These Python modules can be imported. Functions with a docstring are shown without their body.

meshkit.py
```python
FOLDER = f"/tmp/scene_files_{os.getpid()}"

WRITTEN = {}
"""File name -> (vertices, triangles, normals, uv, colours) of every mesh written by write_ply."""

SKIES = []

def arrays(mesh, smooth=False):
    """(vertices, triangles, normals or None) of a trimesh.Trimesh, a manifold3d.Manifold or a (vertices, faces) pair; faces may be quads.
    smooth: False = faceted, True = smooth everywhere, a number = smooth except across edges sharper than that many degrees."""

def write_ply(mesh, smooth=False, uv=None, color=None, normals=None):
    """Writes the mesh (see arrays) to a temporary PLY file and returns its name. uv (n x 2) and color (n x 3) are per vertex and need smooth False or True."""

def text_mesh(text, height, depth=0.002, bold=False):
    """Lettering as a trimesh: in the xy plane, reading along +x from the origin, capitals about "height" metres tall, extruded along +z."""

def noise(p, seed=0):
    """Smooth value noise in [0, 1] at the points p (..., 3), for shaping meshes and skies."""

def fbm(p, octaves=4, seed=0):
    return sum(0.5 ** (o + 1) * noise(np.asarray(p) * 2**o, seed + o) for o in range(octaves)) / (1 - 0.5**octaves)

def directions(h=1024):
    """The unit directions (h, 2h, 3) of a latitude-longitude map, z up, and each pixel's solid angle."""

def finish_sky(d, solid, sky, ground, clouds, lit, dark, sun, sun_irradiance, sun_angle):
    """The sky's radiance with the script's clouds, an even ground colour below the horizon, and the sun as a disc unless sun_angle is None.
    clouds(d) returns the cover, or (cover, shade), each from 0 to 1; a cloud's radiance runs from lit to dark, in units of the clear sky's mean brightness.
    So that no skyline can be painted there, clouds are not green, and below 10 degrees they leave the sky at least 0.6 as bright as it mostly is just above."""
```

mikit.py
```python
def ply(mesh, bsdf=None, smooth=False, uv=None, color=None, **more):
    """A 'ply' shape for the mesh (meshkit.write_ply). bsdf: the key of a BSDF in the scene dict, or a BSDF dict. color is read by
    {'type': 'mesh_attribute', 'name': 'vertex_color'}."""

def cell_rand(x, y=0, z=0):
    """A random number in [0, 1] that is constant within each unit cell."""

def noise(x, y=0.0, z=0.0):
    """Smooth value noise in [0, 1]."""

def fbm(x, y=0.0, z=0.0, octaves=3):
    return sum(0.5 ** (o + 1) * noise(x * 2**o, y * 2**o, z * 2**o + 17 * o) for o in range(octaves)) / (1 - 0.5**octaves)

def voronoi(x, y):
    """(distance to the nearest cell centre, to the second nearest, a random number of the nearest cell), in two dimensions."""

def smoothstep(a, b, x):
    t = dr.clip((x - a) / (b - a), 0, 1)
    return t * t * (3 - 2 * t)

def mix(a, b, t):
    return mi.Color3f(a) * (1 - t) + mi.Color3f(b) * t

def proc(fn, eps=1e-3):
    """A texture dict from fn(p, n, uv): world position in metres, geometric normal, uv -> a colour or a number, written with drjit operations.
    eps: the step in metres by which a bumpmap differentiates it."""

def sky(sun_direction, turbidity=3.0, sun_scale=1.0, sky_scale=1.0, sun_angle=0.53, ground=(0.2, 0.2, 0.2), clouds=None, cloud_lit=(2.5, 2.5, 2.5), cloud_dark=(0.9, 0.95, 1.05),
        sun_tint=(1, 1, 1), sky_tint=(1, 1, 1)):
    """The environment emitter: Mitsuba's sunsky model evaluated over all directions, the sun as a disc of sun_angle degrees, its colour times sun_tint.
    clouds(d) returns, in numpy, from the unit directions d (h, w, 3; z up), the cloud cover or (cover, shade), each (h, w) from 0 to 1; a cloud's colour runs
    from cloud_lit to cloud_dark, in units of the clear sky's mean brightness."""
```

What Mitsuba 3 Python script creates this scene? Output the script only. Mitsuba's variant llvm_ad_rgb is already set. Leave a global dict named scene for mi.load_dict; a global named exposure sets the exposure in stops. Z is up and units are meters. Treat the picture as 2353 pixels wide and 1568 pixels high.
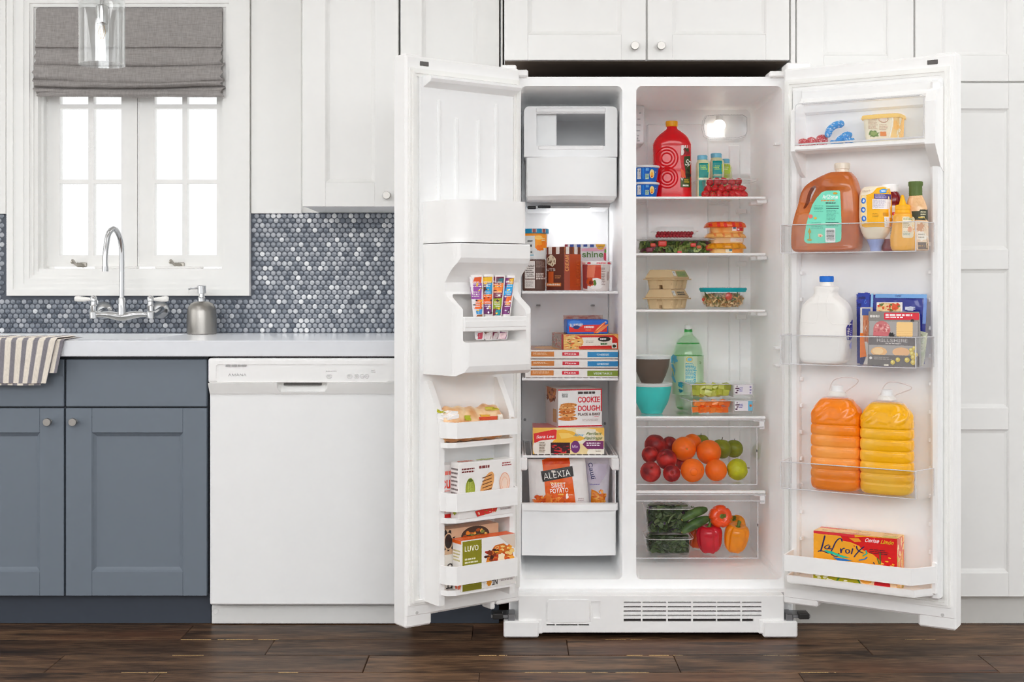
import math, random
import numpy as np, trimesh, mitsuba as mi
import mikit, meshkit
from shapely.geometry import Polygon, LineString, Point, box as sbox
from shapely import affinity
T = mi.ScalarTransform4f
scene, labels = {}, {}

# ---------------------------------------------------------------- camera, light, exposure
FOC, CX, CY, CAMY, CAMZ = 2964.0, 1176.5, 660.0, -4.424, 1.01
scene['camera'] = {'type': 'perspective', 'fov': math.degrees(2 * math.atan(CX / FOC)), 'fov_axis': 'x', 'near_clip': 0.05, 'far_clip': 60.0,
                   'principal_point_offset_x': 0.0, 'principal_point_offset_y': (784.0 - CY) / 1568.0,
                   'to_world': T().look_at(origin=[0, CAMY, CAMZ], target=[0, 0, CAMZ], up=[0, 0, 1])}
exposure = 0.33
scene['sky'] = {'type': 'constant', 'radiance': {'type': 'rgb', 'value': [0.90, 0.90, 0.90]}}
WINDOW_LIGHT = [1.2, 1.2, 1.19]      # daylight through the big window in the left wall
CEILING_LIGHT = [1.9, 1.9, 1.9]  # the two unseen ceiling panels, added for their light
FRONT_FILL = [3.55, 3.6, 3.66]      # frontal fill from the added glowing band behind the camera
FRIDGE_LAMP = [2.6, 2.35, 2.0]
FREEZER_LAMP = [1.5, 1.5, 1.5]

# ---------------------------------------------------------------- helpers
def lin(c):
    c = np.asarray(c, float) / 255.0
    return np.where(c <= 0.04045, c / 12.92, ((c + 0.055) / 1.055) ** 2.4)

def L3(*c): return [float(q) for q in lin(c)]

VC = {'type': 'mesh_attribute', 'name': 'vertex_color'}
def principled(rough, spec=0.5, **k):
    return {'type': 'twosided', 'bsdf': {'type': 'principled', 'base_color': VC, 'roughness': rough, 'specular': spec, **k}}
scene['mat_matte'] = principled(0.75, 0.25)
scene['mat_satin'] = principled(0.42, 0.4)
scene['mat_print'] = principled(0.35, 0.35)
scene['mat_gloss'] = principled(0.13, 0.5)
scene['mat_steel'] = principled(0.36, 0.5, metallic=1.0)
scene['mat_chrome'] = principled(0.07, 0.5, metallic=1.0)
def thin(ior, tr, refl=1.0):
    return {'type': 'thindielectric', 'int_ior': ior, 'specular_transmittance': {'type': 'rgb', 'value': list(map(float, tr))}, 'specular_reflectance': {'type': 'rgb', 'value': [refl] * 3}}
scene['mat_clear'] = thin(1.4, (0.94, 0.945, 0.95))
scene['mat_drawer'] = thin(1.2, (0.99, 0.99, 0.99))
scene['mat_shell'] = thin(1.28, (0.98, 0.98, 0.98))
scene['mat_glass'] = thin(1.5, (0.96, 0.97, 0.97))
scene['mat_edge'] = principled(0.2, 0.5)
scene['mat_green'] = thin(1.38, (0.80, 0.94, 0.80))
scene['mat_dkgreen'] = thin(1.4, (0.25, 0.72, 0.35))
CLEARMATS = ('clear', 'drawer', 'shell', 'glass', 'green', 'dkgreen')

class Fr:
    """A place: origin on the plan, turned by deg about z; px = (u0, v0, k) says how coordinates measured on the photograph convert to its pixels."""
    def __init__(s, ox=0.0, oy=0.0, deg=0.0, px=(0, 0, 1)):
        s.ox, s.oy, s.deg, s.px = ox, oy, deg, px
        s.c, s.s = math.cos(math.radians(deg)), math.sin(math.radians(deg))
    def z(s, px): return Fr(s.ox, s.oy, s.deg, px)
    def sub(s, lx, ly, deg=0.0):
        return Fr(s.ox + lx * s.c - ly * s.s, s.oy + lx * s.s + ly * s.c, s.deg + deg, s.px)
    def xz(s, X, Y, ly):
        """Local (x, z) of what the photograph shows at X, Y when it lies on the local plane y = ly."""
        u, v = s.px[0] + np.asarray(X, float) * s.px[2], s.px[1] + np.asarray(Y, float) * s.px[2]
        dx = (u - CX) / FOC
        t = (ly - s.ox * s.s - (CAMY - s.oy) * s.c) / (-s.s * dx + s.c)
        return (t * dx - s.ox) * s.c + (CAMY + t - s.oy) * s.s, CAMZ - t * (v - CY) / FOC
    def x(s, X, ly, Y=None): return float(s.xz(X, 0, ly)[0])
    def zz(s, X, Y, ly): return float(s.xz(X, Y, ly)[1])
    def S(s, X, Y, ly):
        """photo units per metre there"""
        return 1.0 / (s.x(X + 1, ly) - s.x(X, ly))
    def world(s, v):
        v = np.asarray(v, float)
        return np.stack([s.ox + v[:, 0] * s.c - v[:, 1] * s.s, s.oy + v[:, 0] * s.s + v[:, 1] * s.c, v[:, 2]], 1)
W = Fr()
RD = Fr(0.778, -0.724, -31.6)        # fridge door: x from hinge to free edge
LD = Fr(-0.286, -0.953, 36.5)        # freezer door: x from free edge to hinge

_n = {}
def numbered(key):
    k = _n.get(key, -1) + 1
    _n[key] = k
    return key if k == 0 else f'{key}_{k:03d}'

def arr(mesh):
    if hasattr(mesh, 'to_mesh'):
        m = mesh.to_mesh(); return trimesh.Trimesh(m.vert_properties[:, :3], m.tri_verts, process=False)
    return mesh
def shape(mesh, color, mat='satin', smooth=30, fr=W):
    mesh = arr(mesh)
    if smooth and smooth is not True:
        mesh = trimesh.graph.smooth_shade(mesh, angle=math.radians(smooth), facet_minarea=None)
    v = np.array(mesh.vertices)
    if callable(color): col = color(v)
    else:
        col = np.asarray(color, float)
        col = lin(col) if col.ndim == 1 else col
    col = np.broadcast_to(col, (len(v), 3))
    m = trimesh.Trimesh(fr.world(v), mesh.faces, process=False)
    return mikit.ply(m, 'mat_' + mat, smooth=bool(smooth), color=None if mat in CLEARMATS else col)

class Thing:
    def __init__(s, name, label, cat, fr=W, group=None, kind=None):
        s.key, s.fr = numbered(name), fr
        labels[s.key] = {'label': label}
        if cat: labels[s.key]['category'] = cat
        if group: labels[s.key]['group'] = group
        if kind: labels[s.key]['kind'] = kind
    def part(s, name, mesh, color=None, mat='satin', smooth=30, label=None, fr=None, kind=None):
        color = ((208, 208, 210) if mat == 'edge' else (240, 240, 240)) if color is None else color
        key = numbered(s.key + '__' + name) if name else s.key
        scene[key] = shape(mesh, color, mat, smooth, fr or s.fr)
        if label or kind:
            labels[key] = {k: x for k, x in (('label', label), ('kind', kind)) if x}
        return key[len(s.key) + 2:]
    def art(s, name, art, front, fr=None, edge=None, label=None, mat='print'):
        v, f, c = art.mesh(front, edge)
        key = numbered(s.key + '__' + name)
        m = trimesh.Trimesh((fr or s.fr).world(v), f, process=False)
        scene[key] = mikit.ply(m, 'mat_' + mat, smooth=False, color=c)
        if label: labels[key] = {'label': label}
        return key[len(s.key) + 2:]

def struct(name, mesh, color, mat='satin', smooth=30, label=None):
    t = Thing(name, label or name.replace('_', ' '), None, kind='structure')
    if mesh is not None: t.part('', mesh, color, mat, smooth)
    return t

cat_ = trimesh.util.concatenate
def quad(*p): return trimesh.Trimesh(np.array(p, float), [[0, 1, 2], [0, 2, 3]], process=False)
def hull(p): return trimesh.convex.convex_hull(np.asarray(p, float))
def bx(x0, x1, y0, y1, z0, z1, c=0.002):
    x0, x1 = sorted((x0, x1)); y0, y1 = sorted((y0, y1)); z0, z1 = sorted((z0, z1))
    c = min(c, (x1 - x0) / 3, (y1 - y0) / 3, (z1 - z0) / 3)
    if c <= 0:
        m = trimesh.creation.box(extents=(x1 - x0, y1 - y0, z1 - z0)); m.apply_translation(((x0 + x1) / 2, (y0 + y1) / 2, (z0 + z1) / 2)); return m
    p = []
    for X, sx in ((x0, 1), (x1, -1)):
        for Y, sy in ((y0, 1), (y1, -1)):
            for Z, sz in ((z0, 1), (z1, -1)):
                p += [(X + sx * c, Y + sy * c, Z), (X + sx * c, Y, Z + sz * c), (X, Y + sy * c, Z + sz * c)]
    return hull(p)
_ico = {}
def rbx(x0, x1, y0, y1, z0, z1, r=0.01, sub=2):
    if sub not in _ico: _ico[sub] = trimesh.creation.icosphere(sub).vertices
    r = min(r, (x1 - x0) / 2.01, (y1 - y0) / 2.01, (z1 - z0) / 2.01)
    return hull(np.concatenate([_ico[sub] * r + (X, Y, Z) for X in (x0 + r, x1 - r) for Y in (y0 + r, y1 - r) for Z in (z0 + r, z1 - r)]))
def rrect(x0, y0, x1, y1, r): 
    return sbox(x0 + r, y0 + r, x1 - r, y1 - r).buffer(r, quad_segs=6) if r > 0 else sbox(x0, y0, x1, y1)
def _ext(poly, h): return cat_([trimesh.creation.extrude_polygon(g, h, engine='earcut') for g in getattr(poly, 'geoms', [poly])])
def ext_y(poly, y0, y1):
    m = _ext(poly, y1 - y0); v = m.vertices
    return trimesh.Trimesh(np.stack([v[:, 0], y1 - v[:, 2], v[:, 1]], 1), m.faces, process=False)
def ext_z(poly, z0, z1):
    m = _ext(poly, z1 - z0); m.apply_translation((0, 0, z0)); return m
def ext_x(poly, x0, x1):
    m = _ext(poly, x1 - x0); v = m.vertices
    return trimesh.Trimesh(np.stack([x0 + v[:, 2], v[:, 0], v[:, 1]], 1), m.faces, process=False)
def cut(a, *b): return trimesh.boolean.difference([a, *b], engine='manifold')
def lathe(prof, n=40, at=(0, 0, 0)):
    m = trimesh.creation.revolve(np.asarray(prof, float), sections=n)
    if m.is_volume and m.volume < 0: m.invert()
    m.apply_translation(at); return m
def tube(pts, r, n=10, caps=True):
    p = np.asarray(pts, float); r = np.broadcast_to(r, (len(p),))
    t = np.gradient(p, axis=0); t /= np.linalg.norm(t, axis=1, keepdims=True)
    a = np.cross(t[0], [0, 0, 1.0] if abs(t[0][2]) < 0.9 else [1.0, 0, 0]); a /= np.linalg.norm(a)
    ring, ang = [], np.arange(n) * 2 * np.pi / n
    for i in range(len(p)):
        a = a - t[i] * (a @ t[i]); a /= np.linalg.norm(a); b = np.cross(t[i], a)
        ring.append(p[i] + r[i] * (np.cos(ang)[:, None] * a + np.sin(ang)[:, None] * b))
    return stack(ring, caps)
def stack(rings, caps=True):
    k, n = len(rings), len(rings[0]); v = np.concatenate(rings)
    i, j = np.meshgrid(np.arange(k - 1), np.arange(n), indexing='ij'); jn = (j + 1) % n
    q = np.stack([i * n + j, i * n + jn, (i + 1) * n + jn, (i + 1) * n + j], -1).reshape(-1, 4)
    f = [q[:, [0, 1, 2]], q[:, [0, 2, 3]]]
    if caps:
        v = np.vstack([v, rings[0].mean(0), rings[-1].mean(0)]); a = np.arange(n); b = (a + 1) % n
        f += [np.stack([b, a, a * 0 + k * n], 1), np.stack([(k - 1) * n + a, (k - 1) * n + b, a * 0 + k * n + 1], 1)]
    m = trimesh.Trimesh(v, np.vstack(f), process=False)
    if caps and m.volume < 0: m.invert()
    return m
def spline(p, n=24):
    from scipy.interpolate import CubicSpline
    p = np.asarray(p, float); d = np.r_[0, np.cumsum(np.linalg.norm(np.diff(p, axis=0), axis=1))]
    return CubicSpline(d, p)(np.linspace(0, d[-1], n))
def resample(rows, n):
    from scipy.interpolate import PchipInterpolator
    rows = np.asarray(rows, float); d = np.r_[0, np.cumsum(np.abs(np.diff(rows[:, 0])) + 0.25 * np.abs(np.diff(rows[:, 1])) + 1e-6)]
    return PchipInterpolator(d, rows)(np.linspace(0, d[-1], n))

class Loft:
    """A body from its outline on the photograph: rows (Y, X left, X right, half depth, roundness exponent) from top to bottom about the local plane y = ly."""
    def __init__(s, fr, ly, rows, seg=40, n=0, caps=True):
        if n: rows = resample(rows, n)
        s.rows, s.ly, rings, info = rows, ly, [], []
        ang = (np.arange(seg) + 0.5) * 2 * np.pi / seg; ca, sa = np.cos(ang), np.sin(ang)
        for Y, l, r, d, e in rows:
            x0, z = map(float, fr.xz((l + r) / 2, Y, ly)); k = fr.S((l + r) / 2, Y, ly)
            a, b = (r - l) / 2 / k, d / k
            info.append((z, x0, a, b, e))
            rings.append(np.stack([x0 + a * np.sign(ca) * np.abs(ca) ** (2 / e), ly + b * np.sign(sa) * np.abs(sa) ** (2 / e), np.full(seg, z)], 1))
        s.mesh = stack(rings, caps); i = np.array(info); s.info = i[np.argsort(i[:, 0])]
    def front(s, x, z, off=0.0):
        i = s.info; g = [np.interp(z, i[:, 0], i[:, k]) for k in range(1, 5)]
        q = np.clip(1 - np.abs((x - g[0]) / np.maximum(g[1], 1e-6)) ** g[3], 0, 1) ** (1 / g[3])
        return s.ly - g[2] * q - off

_txt = {}
def text2d(t, bold):
    if (t, bold) not in _txt:
        m = meshkit.text_mesh(t, 1.0, 0.01, bold); up = m.vertices[m.faces][:, :, 2].min(1) > 0.005
        f = m.faces[up]; used, inv = np.unique(f, return_inverse=True)
        _txt[(t, bold)] = (m.vertices[used][:, :2], inv.reshape(-1, 3))
    return _txt[(t, bold)]

class Art:
    """Flat print, laid out in the photograph's coordinates of frame fr (or metres: fr None), as thin coloured patches on a surface."""
    def __init__(s, fr, ly=0.0, clip=None):
        s.fr, s.ly, s.clip, s.L, s.lv, s.step = fr, ly, clip, [], 0.0, 1.0
    def geom(s, g, col):
        if s.clip is not None: g = g.intersection(s.clip)
        vs, fs, n = [], [], 0
        for p in getattr(g, 'geoms', [g]):
            if p.is_empty or p.geom_type != 'Polygon' or p.area < 1e-9: continue
            v, f = trimesh.creation.triangulate_polygon(p, engine='earcut'); vs.append(v); fs.append(f + n); n += len(v)
        if vs: s.lv += s.step; s.L.append((np.vstack(vs), np.vstack(fs), lin(col), s.lv))
        return s
    def rect(s, x0, y0, x1, y1, col, r=0): return s.geom(rrect(x0, y0, x1, y1, r), col)
    def poly(s, pts, col): return s.geom(Polygon(pts).buffer(0), col)
    def ell(s, cx, cy, rx, ry, col, rot=0):
        return s.geom(affinity.rotate(affinity.scale(Point(cx, cy).buffer(1, quad_segs=8), rx, ry), rot), col)
    def ring(s, cx, cy, rx, ry, w, col): 
        a = affinity.scale(Point(cx, cy).buffer(1, quad_segs=8), rx, ry); return s.geom(a.difference(a.buffer(-w)), col)
    def blob(s, cx, cy, rx, ry, col, seed=0, rough=0.25, n=22):
        g = np.random.default_rng(seed); a = np.arange(n) * 2 * np.pi / n; q = 1 + rough * (g.random(n) - 0.5) * 2
        return s.poly(np.stack([cx + rx * q * np.cos(a), cy + ry * q * np.sin(a)], 1), col)
    def specks(s, x0, y0, x1, y1, n, r, cols, seed=0):
        g = np.random.default_rng(seed); s.lv += 0.9; s.step = 0.04
        for i in range(n): s.blob(x0 + (x1 - x0) * g.random(), y0 + (y1 - y0) * g.random(), r * (0.6 + 0.8 * g.random()), r * (0.5 + 0.7 * g.random()), cols[g.integers(len(cols))], seed * 991 + i, 0.3, 9)
        s.step = 1.0; return s
    def line(s, pts, w, col): return s.geom(LineString(pts).buffer(w / 2, cap_style='round'), col)
    def curve(s, pts, w, col):
        return s.line(spline(pts, 8 * len(pts)), w, col)
    def lines(s, x0, y0, x1, y1, n, col, seed=0, w=0.45):
        """rows of print too small to read"""
        g = np.random.default_rng(seed); dy = (y1 - y0) / n; ps = []
        for i in range(n):
            x = x0; end = x1 - (x1 - x0) * 0.3 * g.random()
            while x < end - 1e-6:
                l = min((x1 - x0) * (0.08 + 0.16 * g.random()), end - x); ps.append(sbox(x, y0 + i * dy, x + l, y0 + (i + w) * dy)); x += l + (x1 - x0) * 0.035
        from shapely import union_all
        return s.geom(union_all(ps), col)
    def bars(s, x0, y0, x1, y1, vert=True, seed=1):
        g = np.random.default_rng(seed); s.rect(x0, y0, x1, y1, (245, 245, 245)); m = 0.12; n = 14; ps = []
        for i in range(n):
            if vert:
                d = (x1 - x0) * (1 - 2 * m) / n; q = x0 + (x1 - x0) * m + i * d; ps.append(sbox(q, y0 + (y1 - y0) * .1, q + d * (0.25 + 0.5 * g.random()), y1 - (y1 - y0) * .1))
            else:
                d = (y1 - y0) * (1 - 2 * m) / n; q = y0 + (y1 - y0) * m + i * d; ps.append(sbox(x0 + (x1 - x0) * .1, q, x1 - (x1 - x0) * .1, q + d * (0.25 + 0.5 * g.random())))
        from shapely import union_all
        return s.geom(union_all(ps), (25, 25, 25))
    def text(s, t, x, y, h, col, w=None, rot=0.0, anchor='l', bold=False, slant=0.0):
        v, f = text2d(t, bold); v = v.copy(); x0, x1 = v[:, 0].min(), v[:, 0].max()
        v[:, 0] -= x0; k = h if w is None else w / (x1 - x0)
        v[:, 0] += slant * v[:, 1] * h / k
        v = v * (k, -h)
        v[:, 0] -= {'l': 0, 'c': 0.5, 'r': 1.0}[anchor] * (x1 - x0) * k
        a = math.radians(rot); v = v @ np.array([[math.cos(a), math.sin(a)], [-math.sin(a), math.cos(a)]])
        s.lv += 1; s.L.append((v + (x, y), f, lin(col), s.lv)); return s
    def mesh(s, front, edge=None):
        V, F_, C, n = [], [], [], 0
        for p, f, c, lv in s.L:
            if edge:
                p3, f = trimesh.remesh.subdivide_to_size(np.c_[p, np.zeros(len(p))], f, edge, max_iter=12); p = p3[:, :2]
            x, z = s.fr.xz(p[:, 0], p[:, 1], s.ly) if s.fr is not None else (p[:, 0], p[:, 1])
            off = 0.0004 + 0.00009 * lv
            V.append(front(x, z, off)); F_.append(f + n); C.append(np.broadcast_to(c, (len(p), 3))); n += len(p)
        return np.vstack(V), np.vstack(F_), np.vstack(C)

def flat(y): return lambda x, z, off: np.stack([x, np.full_like(x, y - off), z], 1)
def onto(loft): return lambda x, z, off: np.stack([x, loft.front(x, z, off), z], 1)
def top(fr, zt): return lambda x, z, off: np.stack([x, z, np.full_like(x, zt + off)], 1)
def rim(poly, w): return poly.difference(poly.buffer(-w, join_style='mitre'))

def carton(name, label, cat, fr, X0, Y0, X1, Y1, ly, depth, color=(240, 238, 234), rot=0.0, group=None, c=0.0012, mat='print'):
    """A box whose front face spans X0..X1, Y0..Y1 on the photograph; rot turns it about its front left edge. -> thing, its frame, (w, h)"""
    x0, z1 = fr.xz(X0, Y0, ly); f = fr.sub(float(x0), ly, rot)
    x1 = f.x(X1, 0); z0 = fr.zz(X0, Y1, ly)
    t = Thing(name, label, cat, f, group); t.w, t.h, t.d, t.z0, t.z1 = x1, z1 - z0, depth, float(z0), float(z1)
    t.part('carton' if name != 'carton' else 'shell', bx(0, x1, 0, depth, z0, z1, c), color, mat, 20)
    return t
def metres(t, face='front'):
    """Art for another face of a carton, in fractions of that face: 0..1, 0..1 downwards."""
    class A(Art):
        def mesh(s, *_):
            W_, n, V, F_, C = (t.d if face != 'top' else t.w), 0, [], [], []
            for p, f, c, lv in s.L:
                off = 0.0004 + 0.00009 * lv; a, b = p[:, 0], p[:, 1]; o = np.full_like(a, 0)
                if face == 'left': v = np.stack([o - off, t.d * (1 - a), t.z1 - b * t.h], 1)
                elif face == 'right': v = np.stack([o + t.w + off, t.d * a, t.z1 - b * t.h], 1)
                elif face == 'top': v = np.stack([t.w * a, t.d * (1 - b), o + t.z1 + off], 1)
                else: v = np.stack([t.w * a, o - off, t.z1 - b * t.h], 1)
                V.append(v); F_.append(f + n); C.append(np.broadcast_to(c, (len(p), 3))); n += len(p)
            return np.vstack(V), np.vstack(F_), np.vstack(C)
    return A(None, 0, sbox(0, 0, 1, 1))

def varied(base, amp=0.12, f=60.0, seed=0, tint=None):
    b = lin(base); t = lin(tint) if tint is not None else None
    def fn(v):
        q = meshkit.fbm(v * f, 3, seed)[:, None]
        return np.clip(b * (1 + amp * 2 * (q - 0.5)) if t is None else b + (t - b) * np.clip(0.5 + (q - 0.5) * 2.6, 0, 1), 0, 1)
    return fn
WHITE, CAB, FRIDGE, BLUE = (236, 236, 234), (234, 234, 232), (240, 241, 241), (109, 119, 130)

# ---------------------------------------------------------------- the room
WB = 0.0
def at(X, Y, y): return tuple(map(float, W.xz(X, Y, y)))
wx0, wz1 = at(75, 15, -0.02); wx1, wz0 = at(518, 632, -0.02)
hole = bx(wx0, wx1, -0.1, 0.4, wz0, wz1, 0)
wall = struct('wall_back', None, None, label='white back wall with a tiled splashback band')
wall.part('plaster', cut(bx(-3.4, 3.4, 0, 0.14, 0, 2.6, 0), hole), WHITE, 'matte', 0)
struct('ceiling', bx(-3.4, 3.4, -4.2, 0.14, 2.6, 2.7, 0), (242, 242, 240), 'matte', 0)
wl = struct('wall_left', None, None, label='white side wall with a big window')
lw = bx(-3.6, -3.2, -3.9, -1.0, 0.5, 2.35, 0)
wl.part('plaster', cut(bx(-3.5, -3.4, -4.2, 0.14, 0, 2.6, 0), lw), WHITE, 'matte', 0)
w2 = struct('window_2', None, None, label='big daylit window in the side wall')
pane = shape(bx(-3.46, -3.45, -3.9, -1.0, 0.5, 2.35, 0), (250, 250, 250), 'matte', 0)
pane['emitter'] = {'type': 'area', 'radiance': {'type': 'rgb', 'value': WINDOW_LIGHT}}
scene['window_2__daylit_pane'] = pane
w2.part('frame', cat_([bx(-3.45, -3.39, y, y + 0.05, 0.5, 2.35, 0.004) for y in (-3.95, -2.95, -1.98, -1.0)]), WHITE, 'satin', 0)
for i, (lx, ly) in enumerate(((-1.5, -1.9), (1.3, -1.9))):  # unseen panels, added to brighten the room from above
    t = Thing('ceiling_light', ('added square white ceiling light panel nearer the window wall side', 'added square white ceiling light panel nearer the refrigerator side')[i], 'ceiling light', group='added ceiling light panels')
    t.part('frame', cut(bx(lx - .47, lx + .47, ly - .47, ly + .47, 2.555, 2.6, 0.003), bx(lx - .45, lx + .45, ly - .45, ly + .45, 2.5, 2.58, 0)), WHITE, 'satin', 0)
    d = shape(bx(lx - .449, lx + .449, ly - .449, ly + .449, 2.562, 2.568, 0), (250, 250, 250), 'matte', 0)
    d['emitter'] = {'type': 'area', 'radiance': {'type': 'rgb', 'value': CEILING_LIGHT}}
    scene[t.key + '__diffuser'] = d

wf = struct('wall_front', None, None, label='white wall behind the camera with an open terrace door and an added high glowing band')
wf.part('plaster', cut(bx(-3.4, 3.4, -6.7, -6.6, 0, 3.3, 0), bx(-3.1, 3.1, -7, -6, -.1, 1.6, 0), bx(-3.1, 3.1, -7, -6, 1.75, 3.15, 0)), WHITE, 'matte', 0)
w3 = struct('window_3', None, None, label='added high glowing band behind the camera for front light')  # unseen glowing band, added as fill light from the front
pane = shape(bx(-3.1, 3.1, -6.66, -6.65, 1.75, 3.15, 0), (250, 250, 250), 'matte', 0)
pane['emitter'] = {'type': 'area', 'radiance': {'type': 'rgb', 'value': FRONT_FILL}}
scene['window_3__daylit_pane'] = pane
w3.part('frame', cat_([bx(x - .025, x + .025, -6.65, -6.59, 1.75, 3.15, .004) for x in (-3.08, -1.55, 0, 1.55, 3.08)]), WHITE, 'satin', 0)

# floor: planks one by one
def wood(p, n, uv):
    a = uv.x * 40
    g = mikit.fbm(p.x * 5.5 + a * 7, p.y * 30 + uv.y * 31, a, 4)
    f = mikit.fbm(p.x * 26 + a * 3, p.y * 170, a, 3)
    k = mikit.fbm(p.x * 3.1 + a, p.y * 7 + a, 3.7, 3)
    c = mikit.mix(L3(54, 38, 27), L3(126, 95, 69), mikit.smoothstep(0.25, 0.8, g * 0.55 + f * 0.35 + (uv.y - 0.5) * 0.16))
    c = mikit.mix(c, L3(98, 60, 40), 0.5 * mikit.smoothstep(0.5, 0.8, k))
    return mikit.mix(c, L3(24, 17, 14), 0.75 * mikit.smoothstep(0.56, 0.78, mikit.fbm(p.x * 5 + a * 5, p.y * 34, a + 9, 4)))
scene['mat_wood'] = {'type': 'twosided', 'bsdf': {'type': 'principled', 'base_color': mikit.proc(wood), 'roughness': 0.42, 'specular': 0.22}}
fl = struct('floor', None, None, label='dark brown wood plank floor')
fl.part('subfloor', bx(-3.4, 3.4, -9, 0.1, -0.06, -0.0125, 0), (30, 22, 18), 'matte', 0)
rg = random.Random(5)
joints = {0: 430, 1: 620, 2: 125, 3: 350}
for r in range(-4, 9):
    D1 = 3.855 - r * 0.1585; y1 = D1 + CAMY; y0 = y1 - 0.1585
    xj = (joints.get(r, rg.uniform(0, 700)) - CX) * (D1 - 0.08) / FOC
    x = xj - 0.835 * math.ceil((xj + 2.3) / 0.835)
    while x < 2.4:
        h = rg.uniform(-0.0006, 0.0006)
        m = bx(x + 0.0006, x + 0.8344, y0 + 0.0007, y1 - 0.0007, -0.0125, h - 0.0004, 0.0018)
        m = trimesh.Trimesh(m.vertices[m.faces].reshape(-1, 3), np.arange(len(m.faces) * 3).reshape(-1, 3), process=False)
        uv = np.tile([rg.random(), rg.random()], (len(m.vertices), 1))
        scene[numbered('floor__plank')] = mikit.ply(m, 'mat_wood', smooth=False, uv=uv)
        x += 0.835
scene['floor__boards_beyond'] = mikit.ply(cat_([bx(-3.4, 3.4, -9, 3.855 - 9 * 0.1585 + CAMY, -0.0125, -0.0006, 0)]), 'mat_wood', smooth=False, uv=np.tile([0.3, 0.5], (8, 1)))

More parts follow.
